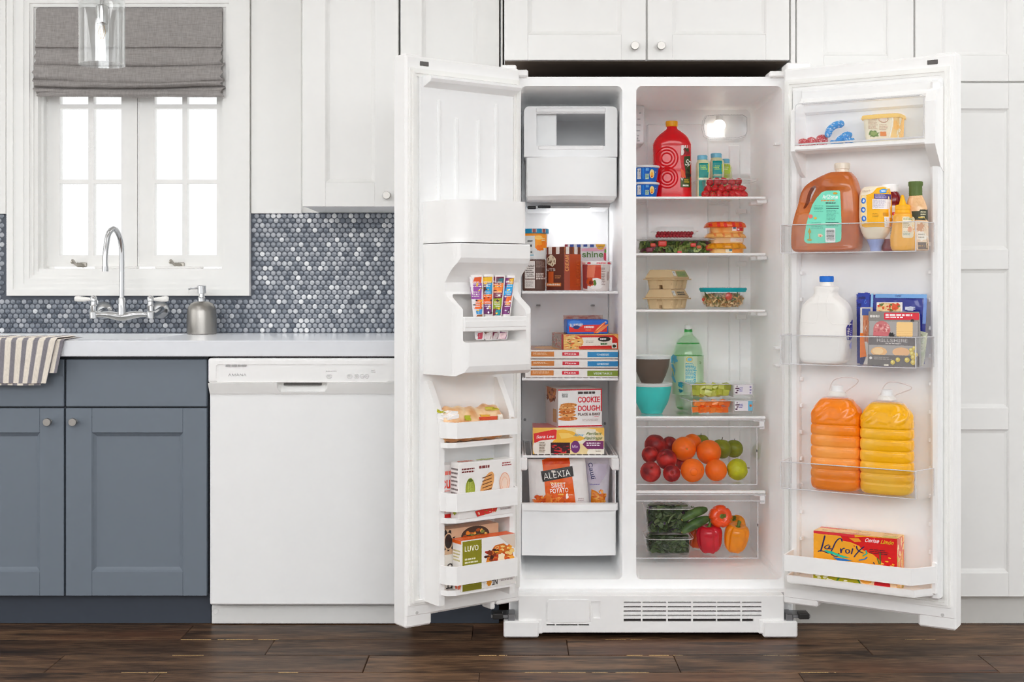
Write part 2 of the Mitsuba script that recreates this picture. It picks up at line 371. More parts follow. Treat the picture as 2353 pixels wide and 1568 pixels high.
gleam = []  # tan strips that paint the gleam of the finish along plank joints
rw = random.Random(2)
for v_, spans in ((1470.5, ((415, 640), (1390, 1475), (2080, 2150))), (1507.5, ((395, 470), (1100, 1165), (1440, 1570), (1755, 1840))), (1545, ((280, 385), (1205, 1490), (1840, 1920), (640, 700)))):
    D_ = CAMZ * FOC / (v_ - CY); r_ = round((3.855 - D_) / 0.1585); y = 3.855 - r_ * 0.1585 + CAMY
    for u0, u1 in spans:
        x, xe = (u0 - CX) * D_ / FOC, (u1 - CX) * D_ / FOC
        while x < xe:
            l = rw.uniform(.015, .09); gleam.append(bx(x, min(x + l, xe), y - .0022, y - .0009, -.001, .0004, 0)); x += l + rw.uniform(.002, .02)
fl.part('edge_wear', cat_(gleam), (196, 164, 112), 'gloss', 0, kind='stuff', label='pale lines painting a gleam along plank edges')

# splashback tiles: small round glass tiles in staggered rows on dark grout
zt_hi, zt_lo, zcount = at(0, 490.5, 0)[1], at(0, 681, 0)[1], at(0, 763, 0)[1]
xa, xb, xc, xd = at(-30, 0, 0)[0], at(14, 0, 0)[0], at(574, 0, 0)[0], at(1128, 0, 0)[0]
wall.part('grout', cat_([bx(-1.95, xb + .02, -0.002, 0.0, zcount - .03, zt_hi + .002, 0), bx(xb, xc, -0.002, 0.0, zcount - .03, zt_lo + .01, 0), bx(xc - .01, xd + .02, -0.002, 0.0, zcount - .03, zt_hi + .002, 0)]), (92, 97, 106), 'matte', 0)
PITCH = 12.72 / 670.0; ROW = 10.95 / 670.0; R = 0.0086
tile = lathe([(R, 0), (R, 0.0022), (R * 0.86, 0.0034), (R * 0.45, 0.0040), (0, 0.0042)], 14)
tile.vertices = np.stack([tile.vertices[:, 0], -tile.vertices[:, 2], tile.vertices[:, 1]], 1)
TONES = [(84, 91, 102), (98, 106, 117), (112, 119, 130), (125, 132, 142), (138, 144, 153), (153, 158, 166), (170, 174, 181), (189, 193, 198), (212, 215, 219), (232, 234, 236)]
tile_ply = [shape(tile, c, 'gloss', 35) for c in TONES]
spots = []
rt = random.Random(11)
nrow = int((zt_hi - zcount) / ROW) + 1
for r in range(nrow):
    z = zt_hi - 0.009 - r * ROW
    x = xa - 0.004 + (PITCH / 2 if r % 2 else 0)
    while x < xd:
        inside = (x < xb - 0.004) or (x > xc + 0.0075 and z < zt_hi - .006) or z < zt_lo - 0.0075
        if inside and z > zcount - 0.004:
            u = CX + FOC * x / -CAMY
            lift = 0.9 * (meshkit.noise(np.array([x * 3.1, z * 4.0, 1.0])) - 0.5) + (0.75 if u > 560 else -0.1)
            q = rt.gauss(3.3 + 1.6 * lift, 1.7) + (rt.random() < 0.14) * 3.2
            spots.append((abs(u - 735) + abs(z - 1.12) * 300, x, z, int(min(9, max(0, round(q))))))
        x += PITCH
spots.sort()
for _, x, z, q in spots[:300]:
    scene[numbered('wall_back__tile')] = {**tile_ply[q], 'to_world': T().translate([x, -0.002, z])}
rest = spots[300:]
tv, tf = np.array(tile.vertices), np.array(tile.faces)
V = (tv[None] + np.array([(x, -0.002, z) for _, x, z, q in rest])[:, None]).reshape(-1, 3)
Ft = (tf[None] + (np.arange(len(rest)) * len(tv))[:, None, None]).reshape(-1, 3)
wall.part('small_tiles', trimesh.Trimesh(V, Ft, process=False), np.repeat(lin([TONES[q] for *_, q in rest]), len(tv), 0), 'gloss', True, kind='stuff', label='small round grey glass tiles')

# window over the sink
wn = struct('window_1', None, None, label='white casement window over the sink')
ox0, oz1 = at(15, -24, -0.03); ox1, oz0 = at(573, 680, -0.03)
outer = sbox(ox0, oz0, ox1, oz1); opening = sbox(wx0, wz0, wx1, wz1)
wn.part('casing', cat_([ext_y(outer.difference(opening.buffer(0.030, join_style='mitre')), -0.024, 0.0), ext_y(opening.buffer(0.030, join_style='mitre').difference(opening.buffer(0.012, join_style='mitre')), -0.019, 0),
                        ext_y(opening.buffer(0.012, join_style='mitre').difference(opening), -0.012, 0.0), ext_y(rim(outer, 0.022), -0.031, -0.024)]), WHITE, 'satin', 0)
wn.part('jamb', cat_([ext_y(rim(opening, 0.012), -0.005, 0.14), ext_y(rim(opening.buffer(-0.012, join_style='mitre'), 0.010), 0.022, 0.13)]), WHITE, 'satin', 0)
YS = 0.05
def sash(u0, u1, g0, g1, m0, m1):
    xs0, xs1 = at(u0, 0, YS)[0], at(u1, 0, YS)[0]
    zt, zb = wz1 - 0.024, at(0, 613, YS)[1]
    fr = sbox(xs0, zb, xs1, zt); P = []
    ga, mm0, mm1, gb = (at(q, 0, YS)[0] for q in (g0, m0, m1, g1))
    zs = [at(0, q, YS)[1] for q in (75, 240, 249, 413, 422, 587)]
    panes = [(a, b, zs[k + 1], zs[k]) for a, b in ((ga, mm0), (mm1, gb)) for k in (0, 2, 4)]
    g = fr
    for a, b, c, d in panes: g = g.difference(sbox(a, c, b, d))
    s = wn.part('sash', cat_([ext_y(g, YS, YS + 0.03), ext_y(rim(fr, 0.004), YS - 0.0015, YS)]), WHITE, 'satin', 0)
    for a, b, c, d in panes: wn.part(s + '__pane', quad((a - .003, YS + .015, c - .003), (b + .003, YS + .015, c - .003), (b + .003, YS + .015, d + .003), (a - .003, YS + .015, d + .003)), mat='glass', smooth=0)
    return s
s1 = sash(107, 315.5, 137, 279, 203, 215); s2 = sash(317, 525, 355, 498, 419, 430)
for s_, hx in ((s1, 178), (s2, 403)):
    a, zc = at(hx, 606, YS - .01)
    crank = cat_([tube([(a + .018, YS - .002, zc - .008), (a + .014, YS - .012, zc - .004), (a + .002, YS - .02, zc - .002)], 0.006), tube(spline([(a + .016, YS - .016, zc - .005), (a + .004, YS - .022, zc - .006), (a - .008, YS - .022, zc + .004), (a - .017, YS - .022, zc + .008)], 10), [0.0055] * 4 + [0.0045] * 3 + [.0065, .0085, .007]),
                  rbx(a + .006, a + .03, YS - .006, YS, zc - .012, zc + .004, .003)])
    wn.part(s_ + '__crank_handle', crank, (176, 172, 164), 'steel')
wn.part('sill', cat_([bx(wx0 + .01, wx1 - .01, -0.0, 0.06, wz0 + .010, wz0 + .022, .002), bx(wx0 + .2, wx0 + .345, .012, .05, wz0 + .022, wz0 + .030, .003), bx(wx1 - .25, wx1 - .09, .012, .05, wz0 + .022, wz0 + .030, .003)]), WHITE, 'satin', 0)

# fabric blind
def weave(p, n, uv):
    a = mikit.noise(p.x * 420, p.z * 70, 3.0); b = mikit.noise(p.x * 60, p.z * 420, 8.0)
    return mikit.mix(L3(128, 124, 122), L3(172, 168, 166), 0.15 + 0.7 * (0.5 * a + 0.5 * b))
scene['mat_fabric'] = {'type': 'twosided', 'bsdf': {'type': 'principled', 'base_color': mikit.proc(weave), 'roughness': 0.9, 'specular': 0.1, 'sheen': 0.3}}
def fold_sheet(prof, x0, x1, n, seed, sag):
    prof = resample([(q[1], q[0], 0) for q in prof], 46 if len(prof) > 4 else 8); xs = np.linspace(0, 1, n)
    P = np.zeros((len(prof), n, 3))
    for i, (v, y, _) in enumerate(prof):
        w = np.clip((v - 60) / 120, 0, 1)
        wav = (meshkit.fbm(np.stack([xs * 3.0, np.full(n, v / 34.0), np.full(n, seed)], 1), 3) - 0.5)
        P[i, :, 0] = x0 + (x1 - x0) * xs + (0.006 * np.sin(v * .35) * w) * (2 * xs - 1)
        P[i, :, 1] = y - 0.026 * wav * w
        P[i, :, 2] = CAMZ - (v + sag * w * np.sin(np.pi * xs) ** 1.2 + 9 * wav * w - CY) * (CAMY * -1 + y) / FOC
    idx = np.arange(P.shape[0] * n).reshape(-1, n)
    q = np.stack([idx[:-1, :-1], idx[1:, :-1], idx[1:, 1:], idx[:-1, 1:]], -1).reshape(-1, 4)
    f = np.vstack([q[:, [0, 1, 2]], q[:, [0, 2, 3]]])
    front = trimesh.Trimesh(P.reshape(-1, 3), f, process=False); back = front.copy(); back.vertices[:, 1] += 0.002; back.invert()
    return cat_([front, back])
bl = Thing('roman_blind', 'grey linen roman blind half raised over the sink window', 'blind')
bxa, bxb = at(80, 0, -.03)[0], at(509, 0, -.03)[0]
for nm, prof, sd, sg in (('upper_panel', [(-.020, 20), (-.020, 60), (-.021, 96), (-.028, 107), (-.012, 110)], 1, 3),
                         ('fold', [(-.010, 104), (-.024, 112), (-.032, 128), (-.034, 140), (-.028, 148), (-.012, 151)], 2, 5),
                         ('fold', [(-.014, 145), (-.034, 151), (-.044, 163), (-.046, 174), (-.038, 183), (-.018, 186)], 3, 8),
                         ('fold', [(-.016, 178), (-.036, 184), (-.043, 190), (-.036, 197), (-.018, 200), (-.034, 203), (-.038, 208), (-.028, 213), (-.016, 215)], 4, 6),
                         ('fold', [(-.012, 203), (-.030, 208), (-.036, 214), (-.030, 221), (-.012, 222)], 5, 2)):
    m = fold_sheet(prof, bxa + (.012 if sd == 5 else 0), bxb + (0.004 if sd > 2 else 0), 120, sd, sg)
    scene[numbered('roman_blind__' + nm)] = mikit.ply(m, 'mat_fabric', smooth=True)
bl.part('headrail', bx(bxa, bxb, -.012, .02, at(0, 26, -.02)[1], at(0, 16, -.02)[1], .002), (150, 146, 144), 'matte', 0)

# pendant lamp
pd = Thing('pendant_lamp', 'clear glass cylinder pendant lamp hanging in front of the grey blind', 'lamp')
PY = -0.5
px_, pz = at(234.5, 150, PY); Sp = W.S(234, 100, PY); k = 1 / Sp
zt = lambda Y: at(234, Y, PY)[1]
pd.part('glass_shade', lathe([(51.5 * k, zt(150)), (52 * k, zt(148)), (52 * k, zt(12)), (50 * k, zt(0)), (42 * k, zt(-12)), (20 * k, zt(-20)), (9 * k, zt(-22)), (9 * k, zt(-22.5)), (20 * k, zt(-21)), (41.5 * k, zt(-11)), (49 * k, zt(1)), (51 * k, zt(13)), (51 * k, zt(148)), (51.5 * k, zt(150))], 64, (px_, PY, 0)), mat='glass', smooth=40)
pd.part('socket', lathe([(0, zt(-24)), (5 * k, zt(-24)), (5 * k, zt(10)), (10.5 * k, zt(12)), (13.5 * k, zt(15)), (13.5 * k, zt(52)), (12 * k, zt(55)), (0, zt(55))], 32, (px_, PY, 0)), (205, 205, 205), 'chrome')
pd.part('rod', lathe([(0, 2.6), (4 * k, 2.6), (4 * k, zt(-24)), (0, zt(-24))], 16, (px_, PY, 0)), (205, 205, 205), 'chrome')
pd.part('bulb', lathe([(0, zt(105)), (7 * k, zt(104)), (13 * k, zt(98)), (16 * k, zt(88)), (15.5 * k, zt(78)), (11.5 * k, zt(64)), (9.5 * k, zt(55))], 32, (px_, PY, 0)), mat='glass', smooth=40)
pd.part('filament', cat_([tube([(px_ + dx * k, PY, zt(58)), (px_ + dx * 1.6 * k, PY - .002, zt(76)), (px_ + dx * .6 * k, PY, zt(90))], 0.0008, 6) for dx in (-5, -2, 2, 5)]), (190, 150, 80), 'steel')

# ---------------------------------------------------------------- cabinets
def bevel_ring(x0, x1, z0, z1, w, ya, yb):
    a = [(x0, ya, z0), (x1, ya, z0), (x1, ya, z1), (x0, ya, z1)]; b = [(x0 + w, yb, z0 + w), (x1 - w, yb, z0 + w), (x1 - w, yb, z1 - w), (x0 + w, yb, z1 - w)]
    f = [q for i in range(4) for q in ((i, (i + 1) % 4, 4 + (i + 1) % 4), (i, 4 + (i + 1) % 4, 4 + i))]
    return trimesh.Trimesh(np.array(a + b), f, process=False)
def shaker(t, name, x0, x1, z0, z1, yf, panels, color, th=0.02, mat='satin', rec=0.011):
    px0, px1 = panels[0][0], panels[0][1]; P = [bx(x0, px0, yf, yf + th, z0, z1, .0012), bx(px1, x1, yf, yf + th, z0, z1, .0012)]
    edges = [z0] + [q for p in sorted(panels, key=lambda p: p[2]) for q in p[2:4]] + [z1]
    for a, b in zip(edges[::2], edges[1::2]): P.append(bx(px0, px1, yf + .0004, yf + th, a, b, .0012))
    for a, b, c, d in panels: P += [bevel_ring(a, b, c, d, .0035, yf + .0012, yf + .0045), bevel_ring(a + .0035, b - .0035, c + .0035, d - .0035, .008, yf + .0055, yf + rec)]
    d = t.part(name, cat_(P), color, mat, 0)
    for a, b, c, e in panels: t.part(d + '__panel', bx(a, b, yf + rec, yf + th - .002, c, e, 0), color, mat, 0)
    return d
def knob(x, z, yf, r=0.0125):
    m = lathe([(0, 0.026), (r * .92, 0.026), (r, 0.0245), (r, 0.018), (r * .8, 0.013), (r * .45, 0.009), (r * .45, 0.002), (r * .6, 0), (0, 0)], 28)
    m.vertices = np.stack([m.vertices[:, 0], -m.vertices[:, 2], m.vertices[:, 1]], 1); m.apply_translation((x, yf, z)); return m
NICKEL = (172, 169, 164)
def box_px(u0, v0, u1, v1, y): 
    a, d = at(u0, v0, y); b, c = at(u1, v1, y); return a, b, c, d

YU = -0.35
struct('trim_1', cat_([bx(at(577, 0, -.02)[0], at(692, 0, -.02)[0], -.02, 0, at(0, 490.5, -.02)[1], 2.4, .001)]), CAB, 'satin', 0, 'white filler panel between the window and the upper cabinet')
struct('trim_2', bx(-2.2, at(13, 0, -.02)[0], -.02, 0, at(0, 491.5, -.02)[1], 2.4, .001), CAB, 'satin', 0, 'white filler panel beside the window')
zb = at(0, 475, YU)[1]
def upper(name, label, u0, u1, p0, p1, knob_uv=None):
    t = Thing(name, label, 'cabinet')
    a, b, _, _ = box_px(u0, 0, u1, 10, YU)
    t.part('body', bx(a + .001, b - .001, YU + .021, -0.001, zb + .002, 2.3, .001), CAB, 'satin', 0)
    pa, pb, pc, _ = box_px(p0, 0, p1, 419, YU)
    d = shaker(t, 'door', a + .0015, b - .0015, zb, 2.29, YU, [(pa, pb, pc, 2.22)], CAB)
    if knob_uv:
        x, z = at(*knob_uv, YU); t.part(d + '__knob', knob(x, z, YU), NICKEL, 'steel', label='brushed metal knob')
    return t
upper('upper_cabinet', 'white upper cabinet with a round knob above the tiled splashback', 693.5, 916, 748, 861, (889.5, 450))
upper('upper_cabinet', 'white upper cabinet half hidden behind the open freezer door', 919, 1148, 970, 1096, None)

YO = -0.60
oc = Thing('over_fridge_cabinet', 'white two-door cabinet above the refrigerator', 'cabinet')
oa, ob, ozb, _ = box_px(1157, 0, 1815, 138, YO)
oc.part('body', bx(oa + .002, ob - .002, YO + .021, -.001, ozb + .001, 2.3, .001), CAB, 'satin', 0)
oc.part('underside', bx(oa + .004, ob - .004, YO + .024, -.004, ozb - .001, ozb + .0008, 0), (120, 108, 98), 'matte', 0)  # shadow of the gap is put into this board's dark colour
for (u0, u1, p0, p1, ku) in ((1158.5, 1484, 1213, 1428, 1457.5), (1488.5, 1814, 1545, 1760, 1517.5)):
    a, b, _, _ = box_px(u0, 0, u1, 10, YO); pa, pb, pc, _ = box_px(p0, 0, p1, 79, YO)
    d = shaker(oc, 'door', a, b, ozb, 2.29, YO, [(pa, pb, pc, 2.2)], CAB)
    x, z = at(ku, 108, YO); oc.part(d + '__knob', knob(x, z, YO), NICKEL, 'steel', label='brushed metal knob')
a, b, _, _ = box_px(1817.5, 0, 1828, 10, YO)
struct('trim_3', bx(a, b, YO, -.001, 0.0, 2.3, .001), CAB, 'satin', 0, 'white side panel between the refrigerator and the pantry')
a, b, _, _ = box_px(1150, 0, 1155, 10, YU)
struct('trim_4', bx(a, b, YU + .01, -.001, at(0, 475, YU)[1], 2.3, .001), CAB, 'satin', 0, 'white filler strip beside the cabinet above the refrigerator')

pt = Thing('pantry_cabinet', 'tall white panelled pantry cabinet beside the refrigerator', 'cabinet')
pa0, pb0, _, _ = box_px(1830, 0, 2382, 10, YO)
pzb = at(0, 1373, YO)[1]
pt.part('body', bx(pa0, pb0, YO + .021, -.001, pzb, 2.3, .001), CAB, 'satin', 0)
pt.part('toe_kick', bx(pa0, pb0, -.55, -.02, 0, pzb, 0), (206, 205, 201), 'satin', 0)
for u0, u1, p0, p1 in ((1831, 2099.5, 1893, 2040), (2103.5, 2380, 2165, 2318)):
    a, b, _, zu = box_px(u0, 186.5, u1, 10, YO); zu = at(0, 186.5, YO)[1]
    q = lambda v: at(0, v, YO)[1]
    pa, pb = at(p0, 0, YO)[0], at(p1, 0, YO)[0]
    shaker(pt, 'upper_door', a, b, zu, 2.29, YO, [(pa, pb, q(127), 2.2)], CAB, rec=.008)
    shaker(pt, 'lower_door', a, b, q(1372), q(190.5), YO, [(pa, pb, q(574), q(250)), (pa, pb, q(938), q(619)), (pa, pb, q(1317), q(988))], CAB, rec=.008)

# ---------------------------------------------------------------- sink run
YC = -0.634
cz = at(0, 783, YC)[1]; cz0 = at(0, 820, YC)[1]
sx1 = at(338, 780, -.57)[0]
ct = Thing('countertop', 'white quartz countertop with a glossy top running under the window', 'countertop')
slab = bx(-2.2, 0.0 - .02, YC, -.004, cz0, cz, .0025)
slab = cut(slab, ext_z(rrect(-1.86, -.552, sx1, -.105, .02), cz0 - .1, cz + .1))
ct.part('', slab, varied((226, 229, 234), .03, 90), 'gloss', 25)
sk = Thing('sink', 'white undermount kitchen sink set in the countertop', 'sink')
outer_s = rrect(-1.875, -.566, sx1 + .015, -.09, .03)
basin = cut(ext_z(outer_s, cz0 - .2, cz0 - .0005), ext_z(rrect(-1.86, -.552, sx1, -.105, .025), cz0 - .19, cz0 + .1))
sk.part('basin', basin, (240, 240, 238), 'gloss', 30)
sk.part('drain', lathe([(.04, cz0 - .1895), (.04, cz0 - .187), (.03, cz0 - .186), (0, cz0 - .187)], 24, ((-1.86 + sx1) / 2, -.33, 0)), (190, 190, 190), 'chrome')

sb = Thing('sink_base_cabinet', 'slate blue sink cabinet with two knobbed doors under the countertop', 'cabinet')
a, b, zlo, zhi = box_px(-260, 822, 477, 1371, YO)
sb.part('body', cat_([bx(a, a + .016, YO + .022, -.02, zlo + .001, cz0 - .001, .001), bx(b - .018, b - .002, YO + .022, -.02, zlo + .001, cz0 - .001, .001), bx(a + .016, b - .018, YO + .022, -.02, zlo + .001, zlo + .017, .001), bx(a + .016, b - .018, YO + .022, YO + .024, zlo + .017, cz0 - .001, 0)]), (62, 68, 76), 'satin', 0)
sb.part('toe_kick', bx(a, b - .002, -.55, -.53, 0, zlo + .001, 0), (60, 67, 78), 'satin', 0)
for u0, u1, p0, p1, ku in ((-178, 146.5, -116, 91, 114), (151, 475, 211, 420, 172.5)):
    x0, x1, z0, z1 = box_px(u0, 826, u1, 935, YO)
    sb.part('drawer_front', bx(x0, x1, YO, YO + .02, z0, z1, .0025), BLUE, 'satin', 0)
    x0, x1, z0, z1 = box_px(u0, 938.5, u1, 1370, YO); pa, pb, pc, pd_ = box_px(p0, 995, p1, 1314, YO)
    d = shaker(sb, 'door', x0, x1, z0, z1, YO, [(pa, pb, pc, pd_)], BLUE)
    x, z = at(ku, 969, YO); sb.part(d + '__knob', knob(x, z, YO, .0118), NICKEL, 'steel', label='round brushed metal knob')
bb = Thing('base_cabinet', 'slate blue base cabinet seen only below the open freezer door', 'cabinet')
a2, b2, _, _ = box_px(952, 0, 1146, 10, YO)
bb.part('body', bx(a2, b2, YO, -.02, zlo, cz0 - .001, .001), BLUE, 'satin', 0)
bb.part('toe_kick', bx(a2, b2, -.55, -.53, 0, zlo, 0), (60, 67, 78), 'satin', 0)

# dishwasher
dw = Thing('dishwasher', 'white front-control dishwasher beside the blue sink cabinet', 'dishwasher')
YD = -0.632
x0, x1, zb_, zt_ = box_px(477.5, 823.5, 945, 881, YD)
dw.part('body', bx(x0 + .008, x1 - .003, -.58, -.03, .11, zt_ - .004, .001), (60, 60, 60), 'satin', 0)
x0b, x1b, dzb, dzt = box_px(482, 900, 944, 1391, -.615)
dw.part('door', bx(x0b, x1b, -.615, -.58, dzb, dzt, .004), FRIDGE, 'satin', 30)
panel = rbx(x0, x1, YD, -.58, zb_, zt_, .008)
rx0, rx1, rz0, rz1 = box_px(496, 838, 893, 878, YD)
panel = cut(panel, ext_y(rrect(rx0, rz0, rx1, rz1, .008), YD - .01, YD + .003), )
zl = at(0, 906.5, YD)[1]
hx0, hx1, hz0, hz1 = box_px(636, 882, 752, 902, YD)
lip = cut(hull(np.concatenate([bx(x0, x1, YD, -.58, zb_ - .001, zb_, 0).vertices, bx(x0 + .003, x1, YD + .012, -.58, zl, zl + .004, 0).vertices])), hull(np.concatenate([bx(hx0 + .008, hx1 - .01, YD - .02, YD + .03, hz0, hz1 + .02, 0).vertices, bx(hx0, hx1, YD - .02, YD + .022, hz0 + .012, hz1 + .02, 0).vertices])))
cp = dw.part('control_panel', panel, (244, 244, 243), 'satin', 25)
hl = dw.part('handle_lip', lip, (240, 240, 238), 'satin', 25)
sx0, sx1_, sz0, sz1 = box_px(652, 881, 739, 886, YD + .012)
dw.part(hl + '__finger_slot', bx(sx0, sx1_, YD + .012, YD + .02, sz0, sz1, .001), (95, 94, 92), 'matte', 0)
A = Art(W.z((450, 780, .2125)), YD + .003)
A.text('AMANA', 352, 398, 25, (150, 150, 150), w=195); 
A.lines(1408, 342, 1525, 352, 1, (175, 175, 175), 3, .8)
for q in (1415, 1635, 1710): A.ring(q + 28, 402, 30, 24, 4, (185, 185, 185)).lines(q + 12, 390, q + 46, 416, 3, (165, 165, 165), int(q))
for q in (1800, 1850): A.ring(q, 400, 22, 24, 4, (180, 180, 180)).line([(q - 8, 400), (q + 8, 400)], 4, (160, 160, 160))
A.lines(1895, 335, 1945, 368, 2, (185, 185, 185), 7, .3)
dw.art(cp + '__button_marks', A, flat(YD + .003), label='grey printed marks')
A = Art(W.z((450, 780, .2125)), YD); A.lines(322, 276, 622, 296, 1, (165, 165, 165), 21, 1.0)
dw.art(cp + '__badge', A, flat(YD + .0005))
tx0, tx1, tz0, tz1 = box_px(486, 1391, 944, 1432, -.565)
dw.part('toe_panel', bx(tx0, tx1, -.565, -.55, 0.002, tz1, .002), (228, 228, 226), 'satin', 0)
ring = lathe([(.0065, 0), (.0095, .0), (.0095, .002), (.0065, .002), (.0065, 0)], 24); ring.vertices = np.stack([ring.vertices[:, 0], -ring.vertices[:, 2], ring.vertices[:, 1]], 1)
q = at(495, 1405, -.565); ring.apply_translation((q[0], -.565, q[1])); dw.part('toe_panel__screw_cap', ring, (222, 222, 220), 'satin')
for q in (x0 + .05, x1 - .05): dw.part('foot', lathe([(0, 0), (.02, 0), (.02, .01), (.008, .012), (.008, .115), (0, .115)], 16, (q, -.3, 0)), (60, 60, 60), 'satin')

# faucet
fc = Thing('faucet', 'chrome bridge faucet with gooseneck spout and white porcelain handles', 'faucet')
YFc = -0.16
def fp(u, v, y=YFc): p = at(u, v, y); return np.array([p[0], y, p[1]])
CH = (214, 216, 218); kf = 1 / W.S(280, 700, YFc)
sp = spline([fp(280, 722), fp(280, 660), fp(280, 600), fp(279.5, 575, -.162), fp(277, 552, -.168), fp(270, 534, -.18), fp(262, 526, -.192), fp(252, 533, -.205), fp(246, 553, -.213), fp(242.5, 580, -.22), fp(241.5, 605, -.224), fp(242, 618, -.225)], 44)
fc.part('spout', tube(sp, [6.8 * kf] * 3 + [6.0 * kf] * 41, 16), CH, 'chrome', 60)
fc.part('aerator', tube([fp(242, 612, -.225), fp(242, 614, -.225), fp(242.2, 624, -.225)], [6.9 * kf] * 3, 18), CH, 'chrome')
fc.part('spout_collar', lathe([(0, at(0, 724, YFc)[1]), (10 * kf, at(0, 724, YFc)[1]), (9 * kf, at(0, 700, YFc)[1]), (7.5 * kf, at(0, 686, YFc)[1]), (6.3 * kf, at(0, 684, YFc)[1]), (0, at(0, 684, YFc)[1])], 24, (fp(280, 0)[0], YFc, 0)), CH, 'chrome')
fc.part('bridge', tube(spline([fp(214, 726), fp(235, 723), fp(258, 725), fp(280, 728), fp(302, 725), fp(325, 723), fp(347, 726)], 26), np.array([7.5, 6.5, 6, 6, 6.5, 7.2, 8, 8.5, 9, 9.5, 9.8, 10, 10.2, 10.2, 10, 9.8, 9.5, 9, 8.5, 8, 7.2, 6.5, 6, 6, 6.5, 7.5]) * kf, 16), CH, 'chrome', 60)
for side, u, uf, vf, h0, h1 in ((-1, 215, 239, 714, 208, 171), (1, 346, 369, 712, 354, 388)):
    c = fp(u, 700); z = lambda v: at(0, v, YFc)[1]
    fc.part('valve', lathe([(0, z(732)), (9 * kf, z(732)), (9.5 * kf, z(718)), (7.5 * kf, z(715)), (8.5 * kf, z(704)), (7 * kf, z(701)), (6.5 * kf, z(693)), (8 * kf, z(691)), (7.5 * kf, z(684)), (5 * kf, z(680)), (0, z(679))], 24, (c[0], YFc, 0)), CH, 'chrome')
    w = fp(uf, vf, -.006)
    fc.part('elbow', tube(spline([fp(u, 726), fp(u + (uf - u) * .4, 722, -.12), fp(uf, vf + 1, -.06), fp(uf, vf, -.004)], 16), 7.5 * kf, 14), CH, 'chrome', 60)
    fl_ = lathe([(0, .018), (10 * kf, .018), (14 * kf, .014), (20 * kf, .008), (22 * kf, .003), (22 * kf, 0), (0, 0)], 32); fl_.vertices = np.stack([fl_.vertices[:, 0], -fl_.vertices[:, 2], fl_.vertices[:, 1]], 1); fl_.apply_translation(w)
    fc.part('wall_flange', fl_, CH, 'chrome')
    fc.part('handle', tube([fp(h0, 688), fp(h0 + (h1 - h0) * .15, 688), fp(h0 + (h1 - h0) * .5, 688), fp(h0 + (h1 - h0) * .8, 687), fp(h0 + (h1 - h0) * .96, 687), fp(h1, 687)], np.array([3.5, 4.5, 6, 6.8, 5.5, 2]) * kf, 16), (244, 243, 240), 'gloss', 60, label='white porcelain lever')

# soap pump
sd = Thing('soap_dispenser', 'brushed steel soap pump bottle standing on the countertop by the tiles', 'soap dispenser')
YSp = -.12; xs, _ = at(463.5, 700, YSp); ks = 1 / W.S(463, 700, YSp); zs_ = lambda v: cz + (767 - v) * ks
sd.part('bottle', lathe([(0, cz), (32 * ks, cz), (33.5 * ks, zs_(765)), (33.8 * ks, zs_(740)), (33 * ks, zs_(715)), (30 * ks, zs_(704)), (24 * ks, zs_(696)), (15 * ks, zs_(692)), (0, zs_(691))], 48, (xs, YSp, 0)), (168, 165, 160), 'steel', 40)
sd.part('neck', lathe([(0, zs_(692)), (9 * ks, zs_(692)), (9 * ks, zs_(684)), (7 * ks, zs_(682)), (6 * ks, zs_(672)), (0, zs_(672))], 24, (xs, YSp, 0)), CH, 'chrome')
sd.part('pump_head', cat_([lathe([(0, zs_(673)), (10 * ks, zs_(673)), (10 * ks, zs_(656)), (9 * ks, zs_(655)), (0, zs_(655))], 24, (xs, YSp, 0)), tube([(xs - 8 * ks, YSp, zs_(661.5)), (xs - 24 * ks, YSp - .004, zs_(661.5)), (xs - 30 * ks, YSp - .005, zs_(664))], [2.4 * ks, 2.2 * ks, 1.8 * ks], 10)]), CH, 'chrome')

